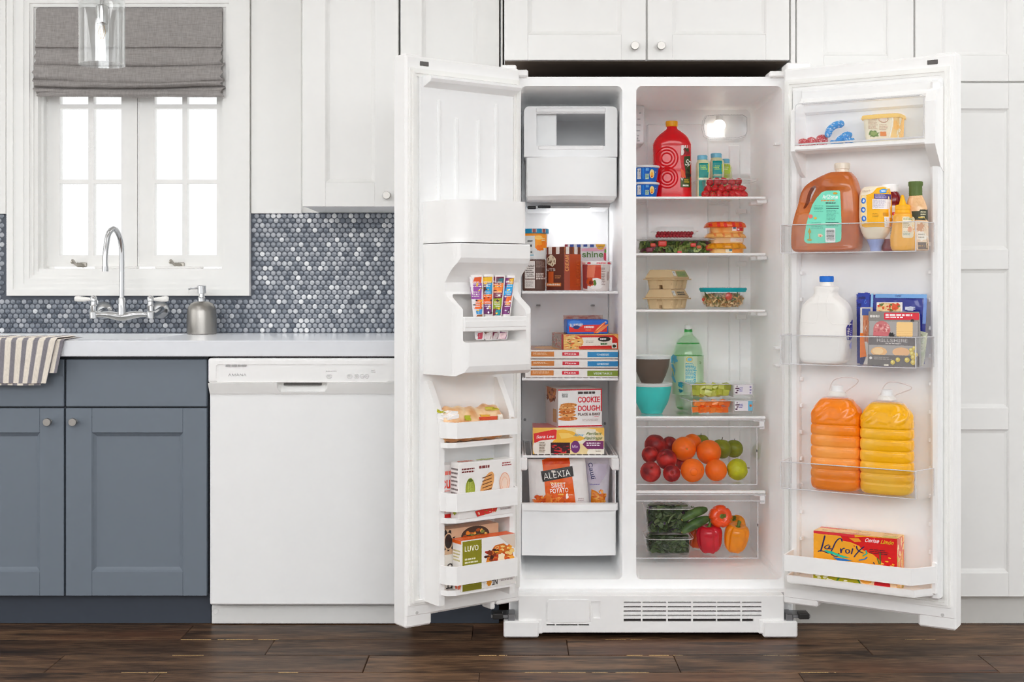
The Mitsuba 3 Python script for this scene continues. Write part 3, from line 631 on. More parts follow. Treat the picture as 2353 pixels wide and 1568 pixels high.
# towel over the counter edge
tw = Thing('dish_towel', 'grey and cream striped dish towel hanging over the counter edge', 'towel')
def towel(name, ua0, ua1, ub0, ub1, vb, ytop, yoff, seed, phase, ymax, bias=0.0):
    n, x0 = 150, -1.72
    s = np.r_[np.linspace(0, .3, 8), np.linspace(.33, .42, 8), np.linspace(.45, 1, 26)]
    P = np.zeros((len(s), n, 3)); ts = np.linspace(0, 1, n); C = np.zeros((len(s), n, 3))
    for i, q in enumerate(s):
        if q <= .3: y, z = ymax + (YC - .004 - ymax) * q / .3, cz + .004 + yoff
        elif q < .45:
            a = (q - .3) / .15 * math.pi / 2; y, z = YC - .004 - (.006 + yoff) * math.sin(a), cz - .002 + (.006 + yoff) * math.cos(a)
        else: y, z = YC - .010 - yoff, cz - .002 + (at(0, vb, YC)[1] - cz + .002) * (q - .45) / .55
        h = max(0, (q - .4) / .6)
        xr = at(ua1 + (ub1 - ua1) * h, 0, YC)[0]; xl = at(ua0 + (ub0 - ua0) * h, 0, YC)[0]
        wv = np.sin(ts * 15 + seed) * .5 + np.sin(ts * 34 + seed * 2 + q * 2) * .3
        xt = at(ua1, 0, YC)[0]; P[i, :, 0] = xl + (xt - xl) * ts + (xr - xt) * ts ** 4; P[i, :, 1] = y - .007 * h * (wv + .8) - (.003 if q > .4 else 0) + bias * min(1, h * 6); P[i, :, 2] = z + (.0015 * (wv + .6) if q < .3 else 0)
        st = ((ts * (ua1 - ua0) + phase) / 25.5) % 1.0
        dark = (st > .5)[:, None]
        C[i] = np.where(dark, lin((128, 125, 132)), lin((226, 218, 206))) * (0.9 + 0.2 * meshkit.noise(np.stack([ts * 700, np.full(n, q * 420), ts * 0], 1)))[:, None]
    idx = np.arange(len(s) * n).reshape(-1, n); qd = np.stack([idx[:-1, :-1], idx[1:, :-1], idx[1:, 1:], idx[:-1, 1:]], -1).reshape(-1, 4)
    f = np.vstack([qd[:, [0, 1, 2]], qd[:, [0, 2, 3]]]); m = trimesh.Trimesh(P.reshape(-1, 3), f, process=False)
    bk = m.copy(); nrm = m.vertex_normals; bk.vertices = bk.vertices + nrm * (.0018 if (nrm[:, 1].mean() > 0) else -.0018); bk.invert()
    c = np.clip(C.reshape(-1, 3), 0, 1)
    scene[numbered(tw.key + '__' + name)] = mikit.ply(cat_([m, bk]), 'mat_matte', smooth=True, color=np.vstack([c, c]))
towel('front_layer', -210, 134, -210, 112, 880, 775, .004, 1, 2, -.47)
towel('back_layer', -190, 150, -190, 134, 857, 775, .0, 2, 12, -.47, .003)
towel('hem', -200, 100, -200, 97, 885, 778, .002, 1, 8, -.60, .0045)

# ---------------------------------------------------------------- refrigerator
YF, YB = -0.644, -0.154
fg = Thing('refrigerator', 'open white side-by-side refrigerator stocked with food', 'refrigerator')
Z0, Z1, Z2, Z3, Z4 = (1180, 180, .20408), (1190, 450, .15944), (1190, 680, .14029), (1190, 860, .13390), (1180, 1030, .19766)
R1, R2, R3, R4 = (1440, 180, .19129), (1440, 440, .19129), (1440, 700, .19129), (1440, 940, .25513)
D1_, D2_, D3_, D4_, D5_ = (1780, 180, .19549), (1780, 340, .19549), (1780, 600, .19549), (1780, 840, .21688), (1780, 1140, .21688)
L1_, L2_, L3_ = (890, 100, .31887), (890, 550, .28708), (890, 980, .31887)
def pts(fr, P, ly):
    a, b = fr.xz([p[0] for p in P], [p[1] for p in P], ly); return np.stack([a, b], 1)
caseL, caseR = at(1169, 0, YF)[0], at(1823, 0, YF)[0]
ct_, cb_ = at(0, 176, YF)[1], at(0, 1362, YF)[1]
fzL, fzR, rfL, rfR = (at(u, 0, YF)[0] for u in (1197, 1430, 1462, 1797))
cT, cB = at(0, 198, YF)[1], at(0, 1332, YF)[1]
def cavity(x0, x1): return hull(np.concatenate([ext_y(rrect(x0, cB, x1, cT, .016), YF - .02, YF + .01).vertices, ext_y(rrect(x0 + .002, cB + .002, x1 - .002, cT - .002, .02), YB - .01, YB).vertices]))
body = cut(bx(caseL, caseR, YF, -.05, .03, ct_, .006), cavity(fzL, fzR), cavity(rfL, rfR))
LINER = (249, 250, 250)
bd = fg.part('cabinet', body, LINER, 'satin', 30)
fg.part('cabinet__roller', cat_([tube([(x, y, .016), (x + .03, y, .016)], .016, 16) for x in (caseL + .04, caseR - .08) for y in (-.55, -.12)]), (60, 60, 60), 'matte')
fg.part(bd + '__top_plate', bx(caseL + .012, caseR - .012, YF + .03, -.052, ct_ - .001, ct_ + .002, 0), (74, 70, 68), 'matte', 0, label='dark grey top, darkened for the shadow in the gap')  # dark sheet added to deepen the shadow above the refrigerator
# kick grille and foot covers
YG = -0.712
GK = (1100, 1320, .34)
g0, g1 = at(1191, 0, YG)[0], at(1802, 0, YG)[0]; gz0, gz1 = at(0, 1455, YG)[1], at(0, 1369, YG)[1]
cuts, slots = [], []
for (Ya, Yb, e) in ((187, 197, 0), (217, 227, 0), (246, 257, 0), (275, 285, 0), (302, 322, 55)):
    for Xa, Xb in ((980, 1097), (1107, 1268), (1278, 1437), (1448, 1606), (1612, 1770), (1780, 1912 - e)):
        a, d = W.z(GK).xz(Xa, Ya, YG); b, c = W.z(GK).xz(Xb, Yb, YG); cuts.append(bx(a, b, YG - .01, YG + .012, c, d, 0))
for Xa, Xb in ((458, 515), (524, 668), (674, 746)):
    a, d = W.z(GK).xz(Xa, 338, YG); b, c = W.z(GK).xz(Xb, 350, YG); cuts.append(bx(a, b, YG - .01, YG + .012, c, d, 0))
a, d = W.z(GK).xz(750, 185, YG); b, c = W.z(GK).xz(822, 300, YG); cuts.append(bx(a, b, YG - .01, YG + .006, c, d, 0))
a, d = W.z(GK).xz(455, 165, YG); b, c = W.z(GK).xz(757, 330, YG); cuts.append(bx(a, b, YG - .01, YG + .004, c, d, 0))
grille = cut(bx(g0, g1, YG, YG + .012, gz0, gz1, .002), trimesh.util.concatenate(cuts))
gk = fg.part('kick_grille', grille, (241, 241, 240), 'satin', 0)
fg.part(gk + '__vent_backing', bx(g0 + .02, g1 - .02, YG + .013, YG + .02, gz0 + .002, gz1 - .004, 0), (34, 30, 28), 'matte', 0)
a, d = W.z(GK).xz(464, 172, YG); b, c = W.z(GK).xz(749, 322, YG)
fg.part(gk + '__filter_hatch', ext_y(rrect(a, c, b, d, .006), YG - .003, YG + .005), (243, 243, 242), 'satin', 0)
fg.part('sill', cat_([bx(caseL + .002, caseR - .002, YF - .03, YF, cb_ - .012, cb_ + .012, .004), bx(g0, g1, YG + .012, YF, gz1 - .006, gz1, .001)]), FRIDGE, 'satin', 0)
for u0, u1, s in ((1157, 1238, 1), (1754, 1833, -1)):
    a, d = at(u0, 1429, -.724); b, c = at(u1, 1466, -.724)
    h = bx(a, b, -.724, -.60, max(c, .001), d, .004)
    e = bx(b - .01 if s > 0 else a - .012, b + .012 if s > 0 else a + .01, YG - .002, -.61, c + .008, d + .004, .003)
    fg.part('foot_cover', cat_([h, e]), (243, 243, 242), 'satin', 0)
for u0, u1, s in ((1128, 1183, 1), (1804, 1862, -1)):
    z = at(0, 1418, -.70)[1]; xa, xb = at(u0, 0, -.70)[0], at(u1, 0, -.70)[0]
    hg = fg.part('bottom_hinge', cat_([bx(xa, xb, -.70, -.645, z - .004, z + .006, .001), bx(xb - .02 if s > 0 else xa, xb if s > 0 else xa + .02, -.715, -.66, z - .022, z + .012, .002)]), (150, 152, 155), 'steel', 0)
    fg.part(hg + '__cam', rbx(xa + .005 if s > 0 else xb - .035, xa + .035 if s > 0 else xb - .005, -.712, -.68, z - .005, z + .012, .003), (38, 36, 35), 'satin')
for P in (((1152, 149, 1187, 165), (1167, 160, 1214, 176)), ((1807, 144, 1864, 165), (1768, 163, 1832, 177))):
    m = []
    for i, (u0, v0, u1, v1) in enumerate(P):
        y = -.69 + .03 * i; a, b, c, d = box_px(u0, v0, u1, v1, y); m.append(bx(a, b, y, y + .07, c, d, .004))
    fg.part('hinge_cover', cat_(m), (243, 243, 242), 'satin', 0)

# fridge shelves
YSh = -0.464
shx0, shx1 = rfL + .006, at(1759.5, 0, YSh)[0]
for va, vb, full in ((451.5, 457.5, 1), (581.5, 587.5, 1), (711.5, 717.5, 1), (957, 963.5, 0)):
    z1, z0 = at(0, va, YSh)[1], at(0, vb, YSh)[1]
    s = fg.part('shelf', cat_([bx(shx0, shx1, YSh, YSh + .012, z0, z1 - .0005, .002)]), (248, 248, 248), 'satin', 0)
    fg.part(s + '__rear_rail', bx(shx0, shx1 - .05, YB - .006, YB - .001, z0 + .001, z1, .001), (235, 235, 235), 'satin', 0)
    fg.part(s + '__glass', quad(*[(x, y, z1 - .001) for x, y in ((shx0, YSh + .012), (shx1 - .002, YSh + .012), (shx1 - .002, YB - .006), (shx0, YB - .006))]), mat='glass', smooth=0)
    m = [bx(shx1 - .022, shx1 + .008, YSh + .02, YSh + .05, z0 - .012, z0, .002), bx(shx1 - .03, shx1 + .008, YSh + .09, YSh + .13, z0 - .013, z0 - .001, .002), bx(shx1 - .04, shx1 - .004, YB - .02, YB - .002, z0 - .03, z0 - .012, .003)]
    for q_ in m if full else (): fg.part(s + '__bracket', q_, (246, 246, 246), 'satin', 0)
# wall details
fg.part(bd + '__air_duct', cat_([bx(at(1486, 0, YB)[0], at(1627, 0, YB)[0], YB - .012, YB + .002, cB + .25, cT - .05, .005), bx(at(1674, 0, YB)[0], at(1700, 0, YB)[0], YB - .01, YB + .002, cB + .25, cT - .12, .004)]), LINER, 'satin', 0)
for v in (330, 800, 840): 
    a, zc = at(1788, v, YF + .03); fg.part(bd + '__shelf_stop', rbx(rfR - .016, rfR + .001, YF + .025, YF + .06, zc - .005, zc + .004, .003), (246, 246, 246), 'satin')
a, d = W.z(R1).xz(60, 322, -.26); b, c = W.z(R1).xz(214, 790, -.26)
cpn = fg.part('control_housing', rbx(a, b, -.26, YB + .002, c, d, .006), (236, 238, 239), 'satin')
A = Art(W.z(R1), -.26)
for X, Y, w in ((150, 418, 30), (130, 490, 48), (116, 562, 64), (118, 630, 60), (118, 690, 36), (118, 752, 40)): A.lines(X, Y - 5, X + w, Y + 7, 1, (150, 152, 155), X + Y, .9)
for y in (715, 728): A.rect(120, y, 138, y + 6, (140, 142, 146))
fg.art(cpn + '__printed_marks', A, flat(-.26))
# lamp
yl = -.215
P = pts(W.z(R1), [(960, 450), (1060, 436), (1400, 434), (1450, 470), (1452, 640), (1430, 690), (1330, 722), (1000, 722), (940, 690), (918, 600), (930, 500)], yl)
cover = Polygon(P).buffer(.004).buffer(-.002)
cv = hull(np.concatenate([ext_y(cover.buffer(-.004), yl, yl + .001).vertices, ext_y(cover, yl + .02, YB - .001).vertices]))
lc = fg.part('lamp_cover', cv, mat='clear', smooth=40)
fg.part(lc + '__edge', cat_([ext_y(rim(cover.buffer(-.003), .0012), yl - .0006, yl + .0006), ext_y(rim(cover, .0010), yl + .019, yl + .021)]), (196, 198, 200), 'edge', 0)
a, c = W.z(R1).xz(1112, 570, -.188)
ball = trimesh.creation.icosphere(subdivisions=3, radius=.0205); ball.apply_translation((a, -.188, c))
lb = shape(ball, (255, 240, 220), 'satin', True); lb['emitter'] = {'type': 'area', 'radiance': {'type': 'rgb', 'value': FRIDGE_LAMP}}
scene[fg.key + '__lamp_bulb'] = lb
labels[fg.key + '__lamp_bulb'] = {'label': 'lit round bulb'}
fg.part('lamp_socket', lathe([(0, c + .018), (.011, c + .018), (.011, c + .032), (0, c + .032)], 20, (a, -.186, 0)), (225, 225, 222), 'satin')

# crisper drawers
def panel4(p, th, nrm): return quad(*p)
YCr = -.472
def crisper(Ytop, Yrim, Ybot, XR, XRb):
    fr = W.z(R4)
    xl = rfL + .008; zt, zr, zb = (fr.zz(500, q, YCr) for q in (Ytop, Yrim, Ybot))
    xr, xrb = fr.x(XR, YCr), fr.x(XRb, YCr); xlb = xl + .006; yb = YB - .03
    m = [panel4([(xl, YCr, zt), (xr, YCr, zt), (xrb, YCr + .004, zb), (xlb, YCr + .004, zb)], .0025, (0, 1, 0)),
         panel4([(xr, YCr, zt), (xr, yb, zt), (xrb, yb, zb), (xrb, YCr, zb)], .0025, (-1, 0, 0)),
         panel4([(xl, YCr, zt), (xl, yb, zt), (xlb, yb, zb), (xlb, YCr, zb)], .0025, (1, 0, 0)),
         panel4([(xl, yb, zt), (xr, yb, zt), (xrb, yb, zb), (xlb, yb, zb)], .0025, (0, 1, 0)),
         quad((xlb, YCr + .004, zb + .0012), (xrb, YCr + .004, zb + .0012), (xrb, yb, zb + .0012), (xlb, yb, zb + .0012))]
    d = fg.part('crisper_drawer', cat_(m), mat='drawer', smooth=0, label='clear plastic drawer')
    fg.part(d + '__rim', cat_([bx(xl, xr, YCr - .008, YCr - .001, zr, zr + .0035, .001), bx(xl, xr + .004, YCr - .004, YCr - .001, zt - .002, zt + .001, .0008), bx(xrb - .002, xrb + .001, YCr + .002, YCr + .005, zb, zr, 0), bx(xlb, xrb, YCr + .001, YCr + .0045, zb - .001, zb + .002, .0005)]), mat='edge', smooth=0)
    fg.part(d + '__slide', cat_([bx(xr - .03, xr + .006, YCr + .002, YCr + .03, zt - .006, zt - .002, .001), bx(xr - .012, xr + .004, YCr + .002, YCr + .02, zt - .03, zt - .006, .002)]), (240, 240, 242), 'satin', 0)
    return (xlb, xrb, YCr + .008, yb, zb + .003, zt)
cr1 = crisper(97, 165, 684, 1232, 1176)
z1, z0 = (W.z(R4).zz(500, q, YSh) for q in (738, 764))
s = fg.part('shelf', cat_([bx(shx0, shx1, YSh, YSh + .012, z0, z1, .002)]), (246, 246, 246), 'satin', 0)
fg.part(s + '__glass', quad(*[(x, y, z1 - .001) for x, y in ((shx0, YSh + .012), (shx1 - .002, YSh + .012), (shx1 - .002, YB - .006), (shx0, YB - .006))]), mat='glass', smooth=0)
cr2 = crisper(770, 832, 1348, 1238, 1184)

# freezer: ice maker, shelves, basket
YI = -0.556
fr = W.z(Z0)
fw0, fw1 = fr.x(118, YI), fr.x(1170, YI)
Pq = lambda X, Y, y=YI: tuple(map(float, fr.xz(X, Y, y)))
a, d = Pq(118, 316); b, c = Pq(1170, 885)
hood = rrect(a, c, b, d, .016).union(sbox(a, c, b, (c + d) / 2))
o0, o3 = Pq(258, 395); o1, o2 = Pq(1032, 762)
hoodm = cut(cat_([ext_y(hood, YI, YI + .02)]), ext_y(sbox(o0, o2, o1, o3), YI - .02, YI + .05))
shell = cut(ext_y(hood.buffer(-.002), YI + .02, YI + .30), ext_y(sbox(a + .006, c + .004, b - .006, d - .008), YI + .0, YI + .285))
im = fg.part('ice_maker', cat_([hoodm, shell]), (232, 233, 234), 'satin', 30)
q0 = Pq(485, 400, YI + .03)
fg.part(im + '__inner_panel', bx(o0 - .004, q0[0], YI + .024, YI + .25, o2, o3 + .004, .002), (226, 228, 229), 'satin', 0)
fg.part(im + '__hood_bar', bx(o0 - .002, o1 + .002, YI - .004, YI + .012, *sorted((Pq(0, 388)[1], Pq(0, 330)[1])), .003), (228, 229, 230), 'satin', 0)
fg.part(im + '__window_ledge', bx(o0 + .004, o1 - .004, YI - .002, YI + .02, *sorted((Pq(0, 808)[1], Pq(0, 757)[1])), .003), (236, 236, 236), 'satin', 0)
def plan(x0, x1, y0, bulge, yb, n=16):
    t = np.linspace(0, 1, n); return Polygon([(x0, yb), (x0, y0 + .012), *[(x0 + .004 + (x1 - x0 - .008) * q, y0 - bulge * math.sin(math.pi * q)) for q in t], (x1, y0 + .012), (x1, yb)])
a, d = Pq(140, 892); b, c = Pq(1170, 1380)
bk = hull(np.concatenate([ext_z(plan(a, b, YI, .028, YI + .28), c + .014, d).vertices, ext_z(plan(a + .006, b - .006, YI + .008, .024, YI + .27), c + .003, c + .0035).vertices, ext_z(plan(a + .016, b - .016, YI + .02, .02, YI + .26), c, c + .0005).vertices]))
fg.part('ice_bucket', bk, (240, 241, 241), 'satin', 25)
a, d = Pq(142, 1392, -.45); b, c = Pq(1085, 1468, -.45)
fg.part('ice_chute', cat_([bx(a, b, -.45, -.2, c + .004, d, .002), bx(a + .004, b - .06, -.46, -.2, c, c + .008, .002)]), (200, 202, 204), 'gloss', 0)
a, d = Pq(142, 1430, -.44); b, c = Pq(430, 1500, -.44)
fg.part('ice_chute__auger_gap', cat_([bx(a + .004, a + .03, -.462, -.455, c + .006, d - .004, .002), bx(a + .036, b - .004, -.462, -.455, c + .009, d - .002, .002)]), (45, 45, 46), 'satin', 0)
a, d = Pq(430, 1480, -.30); b, c = Pq(870, 1686, -.30)
lm = shape(rbx(a, b, -.30, -.17, c, d, .008), (250, 250, 250), 'satin', 30); lm['emitter'] = {'type': 'area', 'radiance': {'type': 'rgb', 'value': FREEZER_LAMP}}
scene[fg.key + '__freezer_lamp'] = lm; labels[fg.key + '__freezer_lamp'] = {'label': 'glowing white lamp cover'}
fg.part('freezer_back_panel', bx(at(1199, 0, -.162)[0], at(1397, 0, -.162)[0], -.166, YB + .002, cB + .1, cT - .02, .001), (244, 245, 246), 'satin', 0)
fg.part('freezer_back_panel__screw', cat_([tube([(at(u, v, -.17)[0], -.166, at(u, v, -.17)[1]), (at(u, v, -.17)[0], -.169, at(u, v, -.17)[1])], .0045, 14) for u, v in ((1206, 965), (1390, 974))]), (150, 152, 154), 'satin')
fg.part('freezer_back_panel__shelf_clip', cat_([rbx(at(u, v, -.17)[0] - .007, at(u, v, -.17)[0] + .007, -.175, -.164, at(u, v, -.17)[1] - .003, at(u, v, -.17)[1] + .003, .002) for u, v in ((1237, 702), (1362, 702))]), (150, 152, 154), 'satin')
YSf = -0.546
fx0, fx1 = fzL + .004, at(1420, 0, YSf)[0]
for va, vb in ((668.5, 675.5), (868.5, 875), (1046, 1053)):
    z1, z0 = at(0, va, YSf)[1], at(0, vb, YSf)[1]
    rods = [bx(x - .0015, x + .0015, YSf + .004, YB - .014, z0 + .004, z1 - .0005, 0) for x in np.linspace(fx0 + .01, fx1 - .01, 15)]
    fg.part('freezer_shelf', cat_([bx(fx0, fx1, YSf, YSf + .009, z0, z1 - .0015, .002), bx(fx0, fx1, YB - .02, YB - .014, z0, z1 - .001, .001), bx(fx0, fx0 + .006, YSf, YB - .014, z0, z1 - .001, .001), bx(fx1 - .006, fx1, YSf, YB - .014, z0, z1 - .001, .001)] + rods), (240, 241, 242), 'satin', 0)
zs3 = at(0, 1047, YSf)[1]
fg.part('shelf_fence', cat_([bx(fx0 + .012, fx0 + .03, YSf + .004, YSf + .007, zs3, zs3 + .032, .001), bx(fx1 - .03, fx1 - .012, YSf + .004, YSf + .007, zs3, zs3 + .032, .001)]), mat='clear', smooth=0)
fr = W.z(Z4); YBk = -.572
a, d = fr.xz(84, 648, YBk); b, c = fr.xz(1216, 722, YBk)
ba = fg.part('freezer_basket', cut(ext_z(plan(a, b - .004, YBk + .008, .008, -.2), fr.zz(500, 1255, YBk), float(d) - .004), ext_z(plan(a + .004, b - .008, YBk + .012, .006, -.204), fr.zz(500, 1240, YBk), 2)), (240, 241, 242), 'satin', 25)
fg.part(ba + '__handle_lip', ext_z(plan(a, b, YBk - .004, .012, YBk + .02), c, d), (244, 245, 245), 'satin', 25)
fg.part(ba + '__raised_side', cat_([bx(x0, x1, YBk + .03, -.2, float(d) - .004, fr.zz(0, 275, YBk), .002) for x0, x1 in ((a, a + .004), (b - .008, b - .004))] + [bx(a, b - .004, -.206, -.2, float(d) - .004, fr.zz(0, 275, YBk), .001)]), (236, 237, 238), 'satin', 0)
for X0, X1 in ((74, 162), (1140, 1232)):
    x0, z1 = fr.xz(X0, 118, -.56); x1, z0 = fr.xz(X1, 262, -.56)
    fg.part('basket_rail', rbx(float(x0), float(x1), -.56, -.45, float(z0), float(z1), .006), (243, 244, 244), 'satin')

# ---------------------------------------------------------------- the doors
def door_base(name, fr, w, free_left, zt=1.636):
    m = [bx(0, w, 0, .065, .117, zt, .006)]
    if free_left: m += [bx(0, .085, .002, .063, .089, .13, .005), bx(w - .10, w - .085, .004, .05, .098, .13, .003), bx(w - .08, w, .002, .062, .108, .13, .004), bx(0, .05, .004, .06, 1.62, 1.641, .004)]
    else: m += [bx(w - .10, w, .002, .063, .089, .13, .005), bx(0, .10, .002, .06, .103, .13, .004), bx(w - .055, w, .004, .06, 1.62, 1.641, .004)]
    d = fg.part(name, cat_(m), (243, 243, 242), 'satin', 0, fr=fr)
    ga, gb = (.010, w - .006) if free_left else (.006, w - .014)
    o = sbox(ga, .150, gb, 1.602)
    fg.part(d + '__gasket', cat_([ext_y(rim(o, .022), -.006, 0), ext_y(rim(o.buffer(-.007), .007), -.011, -.005)]), (238, 238, 235), 'satin', 0, fr=fr)
    for z, x in ((1.625, .045 if free_left else w - .075),):
        fg.part(d + '__latch_pad', bx(x, x + .028, -.002, .01, z - .014, z - .002, .001), (92, 89, 87), 'satin', 0, fr=fr)
    fg.part(d + '__screw', cat_([tube([(x, -.0012, z), (x, .001, z)], .0045, 14) for x, z in (((.035, .128), (w - .022, .158)) if free_left else ((w - .035, .128), (.022, .158)))]), (200, 200, 198), 'satin', fr=fr)
    return d
# fridge door
w = .48
rd = door_base('fridge_door', RD, w, False)
q = lambda P, X, Y, ly: tuple(map(float, RD.z(P).xz(X, Y, ly)))
zT, zBt = 1.572, .176
li = [bx(.030, .449, -.010, 0, zBt, zT, .004), bx(.032, .058, -.036, -.006, zBt, zT - .09, .006), bx(.424, .449, -.046, -.006, zBt, zT - .01, .006), bx(.058, .424, -.022, -.006, zT - .075, zT - .004, .006)]
fg.part(rd + '__liner', cat_(li), (240, 241, 241), 'satin', 0, fr=RD)
pegs = []
for z in np.arange(.30, 1.20, .075): pegs += [rbx(.058, .066, -.030, -.016, z - .006, z + .006, .003, 1), rbx(.416, .425, -.036, -.022, z - .006, z + .006, .003, 1)]
fg.part(rd + '__bin_peg', cat_(pegs), (243, 243, 243), 'satin', 30, fr=RD, kind='stuff', label='rows of small bin pegs')
# dairy compartment
ly = -.105
zf = q(D1_, 1000, 752, ly)[1]; zf0 = q(D1_, 1000, 815, ly)[1]; ztop = q(D1_, 1000, 238, ly)[1]
x0d = q(D1_, 190, 500, ly)[0]; x1d = q(D1_, 1885, 500, ly)[0]; xc0 = q(D1_, 240, 500, ly)[0]; xc1 = q(D1_, 1755, 500, ly)[0]
cheek = [( -.0, ztop + .03), (-.02, ztop + .028), (-.085, ztop + .010), (-.104, ztop - .02), (-.106, zf0), (-.095, zf0 - .012), (-.045, zf0 - .055), (0, zf0 - .07)]
cheek = Polygon(cheek)
dc = [ext_x(cheek, xc1 + .002, x1d), bx(xc0 - .006, xc1 + .004, -.106, -.006, zf0, zf, .004), ext_x(Polygon([(0, ztop + .028), (-.02, ztop + .026), (-.03, ztop + .012), (-.03, ztop + .004), (0, ztop)]), x0d, x1d - .002),
      ext_x(Polygon([(-.0, ztop + .02), (-.03, ztop + .015), (-.102, ztop - .02), (-.106, zf0), (-.095, zf0 - .012), (-.045, zf0 - .055), (0, zf0 - .07)]), x0d, xc0 - .001)]
dp = fg.part(rd + '__dairy_shelf', cat_(dc), (243, 243, 242), 'satin', 30, fr=RD)
P = Polygon([(xc0, zf + .002), (xc1, zf + .002), (xc1 + .002, ztop - .001), (xc0, ztop - .001)]).buffer(-.012).buffer(.012).union(sbox(xc0 + .03, zf + .002, xc1, ztop - .02))
pv, pf = trimesh.creation.triangulate_polygon(P, engine='earcut'); cov = trimesh.Trimesh(np.stack([pv[:, 0], np.full(len(pv), -.1055), pv[:, 1]], 1), pf, process=False)
fg.part(rd + '__dairy_cover', cov, mat='clear', smooth=0, fr=RD)
fg.part(rd + '__dairy_cover_edge', cat_([ext_y(rim(P, .0018), -.1078, -.1066), bx(xc0 + .02, xc1 - .01, -.11, -.1045, ztop - .006, ztop - .0035, .001), bx(xc0, xc1, -.1085, -.1066, zf + .001, zf + .006, .001)]), mat='edge', smooth=0, fr=RD)
# clear bins
def clear_bin(zt_, zb_, i):
    rl, rr, fl, fr_ = (.037, -.034), (.434, -.044), (.041, -.132), (.407, -.132)
    m = []
    for a, b in ((rl, fl), (fl, fr_), (fr_, rr)):
        a, b = np.array(a), np.array(b); n = np.array([-(b - a)[1], (b - a)[0]]); n = n / np.linalg.norm(n) * .0025
        if n @ (np.array([.23, -.08]) - a) < 0: n = -n
        m.append(quad((*a, zb_), (*b, zb_), (*b, zt_), (*a, zt_)))
    m.append(quad(*[(*p, zb_ + .001) for p in (rl, fl, fr_, rr)]))
    b = fg.part(rd + '__door_bin', cat_(m), mat='clear', smooth=0, fr=RD, label='clear plastic bin')
    e = [bx(.041, .407, -.1335, -.1305, zt_ - .0015, zt_ + .001, .0005), bx(.041, .407, -.1335, -.1305, zb_ - .001, zb_ + .0015, .0005)]
    for p in ((.0405, -.132), (.4075, -.132), (.037, -.036), (.434, -.046)): e.append(bx(p[0] - .0012, p[0] + .0012, p[1] - .0012, p[1] + .0012, zb_, zt_, .0003))
    for a, b2 in ((rl, fl), (rr, fr_)): e.append(tube([(*a, zt_), (*b2, zt_)], .0012, 6))
    fg.part(b + '__edge', cat_(e), mat='edge', smooth=0, fr=RD)
    return zb_ + .003
binA = clear_bin(q(D2_, 870, 886, -.132)[1], q(D2_, 870, 1228, -.132)[1], 0)
binB = clear_bin(q(D3_, 870, 884, -.132)[1], q(D3_, 870, 1236, -.132)[1], 1)
binC = clear_bin(q(D4_, 800, 1072, -.132)[1], q(D4_, 800, 1362, -.132)[1], 2)
# white bottom bin
zt_, zm_, zb_ = q(D5_, 900, 712, -.118)[1], q(D5_, 900, 888, -.118)[1], q(D5_, 900, 998, -.105)[1]
def u_band(rl, fl, fr_, rr, th):
    o = LineString([rl, fl, fr_, rr]).buffer(th / 2, cap_style='flat', join_style='round', quad_segs=4); return o
fg.part(rd + '__bottom_bin', cat_([ext_z(u_band((.040, -.008), (.046, -.118), (.392, -.118), (.440, -.05), .005), zm_, zt_), ext_z(Polygon([(.04, -.008), (.048, -.100), (.395, -.100), (.438, -.04), (.438, -.008)]), zb_ - .004, zb_ + .004), ext_z(u_band((.040, -.008), (.048, -.100), (.395, -.100), (.440, -.04), .004), zb_, zb_ + .016), bx(.036, .05, -.03, -.008, zb_, zt_, .003), bx(.428, .442, -.055, -.008, zb_, zt_ + .01, .003)]), (243, 243, 242), 'satin', 30, fr=RD)
binD = zb_ + .0042

# freezer door
w = .385
ld = door_base('freezer_door', LD, w, True)
q = lambda P, X, Y, ly: tuple(map(float, LD.z(P).xz(X, Y, ly)))
lT, lB = q(L1_, 500, 262, 0)[1], q(L3_, 500, 1215, 0)[1]
xr_ = q(L1_, 900, 600, 0)[0]
fg.part(ld + '__liner', cat_([bx(.040, xr_, -.008, 0, lB, lT, .003), ext_x(Polygon([(0, lT), (-.045, lT - .004), (-.05, lT - .012), (-.044, lT - .02), (0, lT - .034)]), .050, xr_ - .004)]), (241, 242, 242), 'satin', 30, fr=LD)
ribs = []
for X, Yt in ((370, 405), (497, 535), (655, 550), (782, 435)):
    x, z = q(L1_, X, Yt, -.008); ribs.append(rbx(x - .006, x + .006, -.0125, -.004, q(L1_, X, 1180, -.008)[1], z, .004))
for r_ in ribs: fg.part(ld + '__liner_rib', r_, (242, 243, 243), 'satin', 30, fr=LD)
# dispenser housing: upper cover and lower block with a pocket
da, db_ = .050, .283
dzt, dzm = q(L1_, 700, 1128, -.17)[1], q(L1_, 700, 1438, -.17)[1]
def rplan(x0, x1, yf, r): 
    return Polygon([(x0, 0), (x1, 0), *[(x1 - .02 + .02 * math.cos(a), yf + .02 - .02 * math.sin(a)) for a in np.linspace(0, math.pi / 2, 6)], *[(x0 + r - r * math.sin(a), yf + r - r * math.cos(a)) for a in np.linspace(0, math.pi / 2, 22)]])
fg.part(ld + '__dispenser_cover', ext_z(rplan(da, db_, -.172, .06), dzm + .0012, dzt), (243, 243, 242), 'satin', 30, fr=LD)
zz = lambda Y: q(L2_, 800, Y, -.17)[1]
prof = Polygon([(0, dzm - .0012), (-.172, dzm - .0012), (-.172, zz(150)), (-.165, zz(190)), (-.128, zz(300)), (-.116, zz(345)), (-.116, zz(420)), (-.13, zz(470)), (-.176, zz(560)), (-.184, zz(600)), (-.184, zz(1010)), (-.178, zz(1060)), (-.16, zz(1088)), (0, zz(1095))]).buffer(-.004).buffer(.004)
blk = trimesh.boolean.intersection([ext_x(prof, da, .291), ext_z(rplan(da, .291, -.186, .045), .5, 1.4)], engine='manifold')
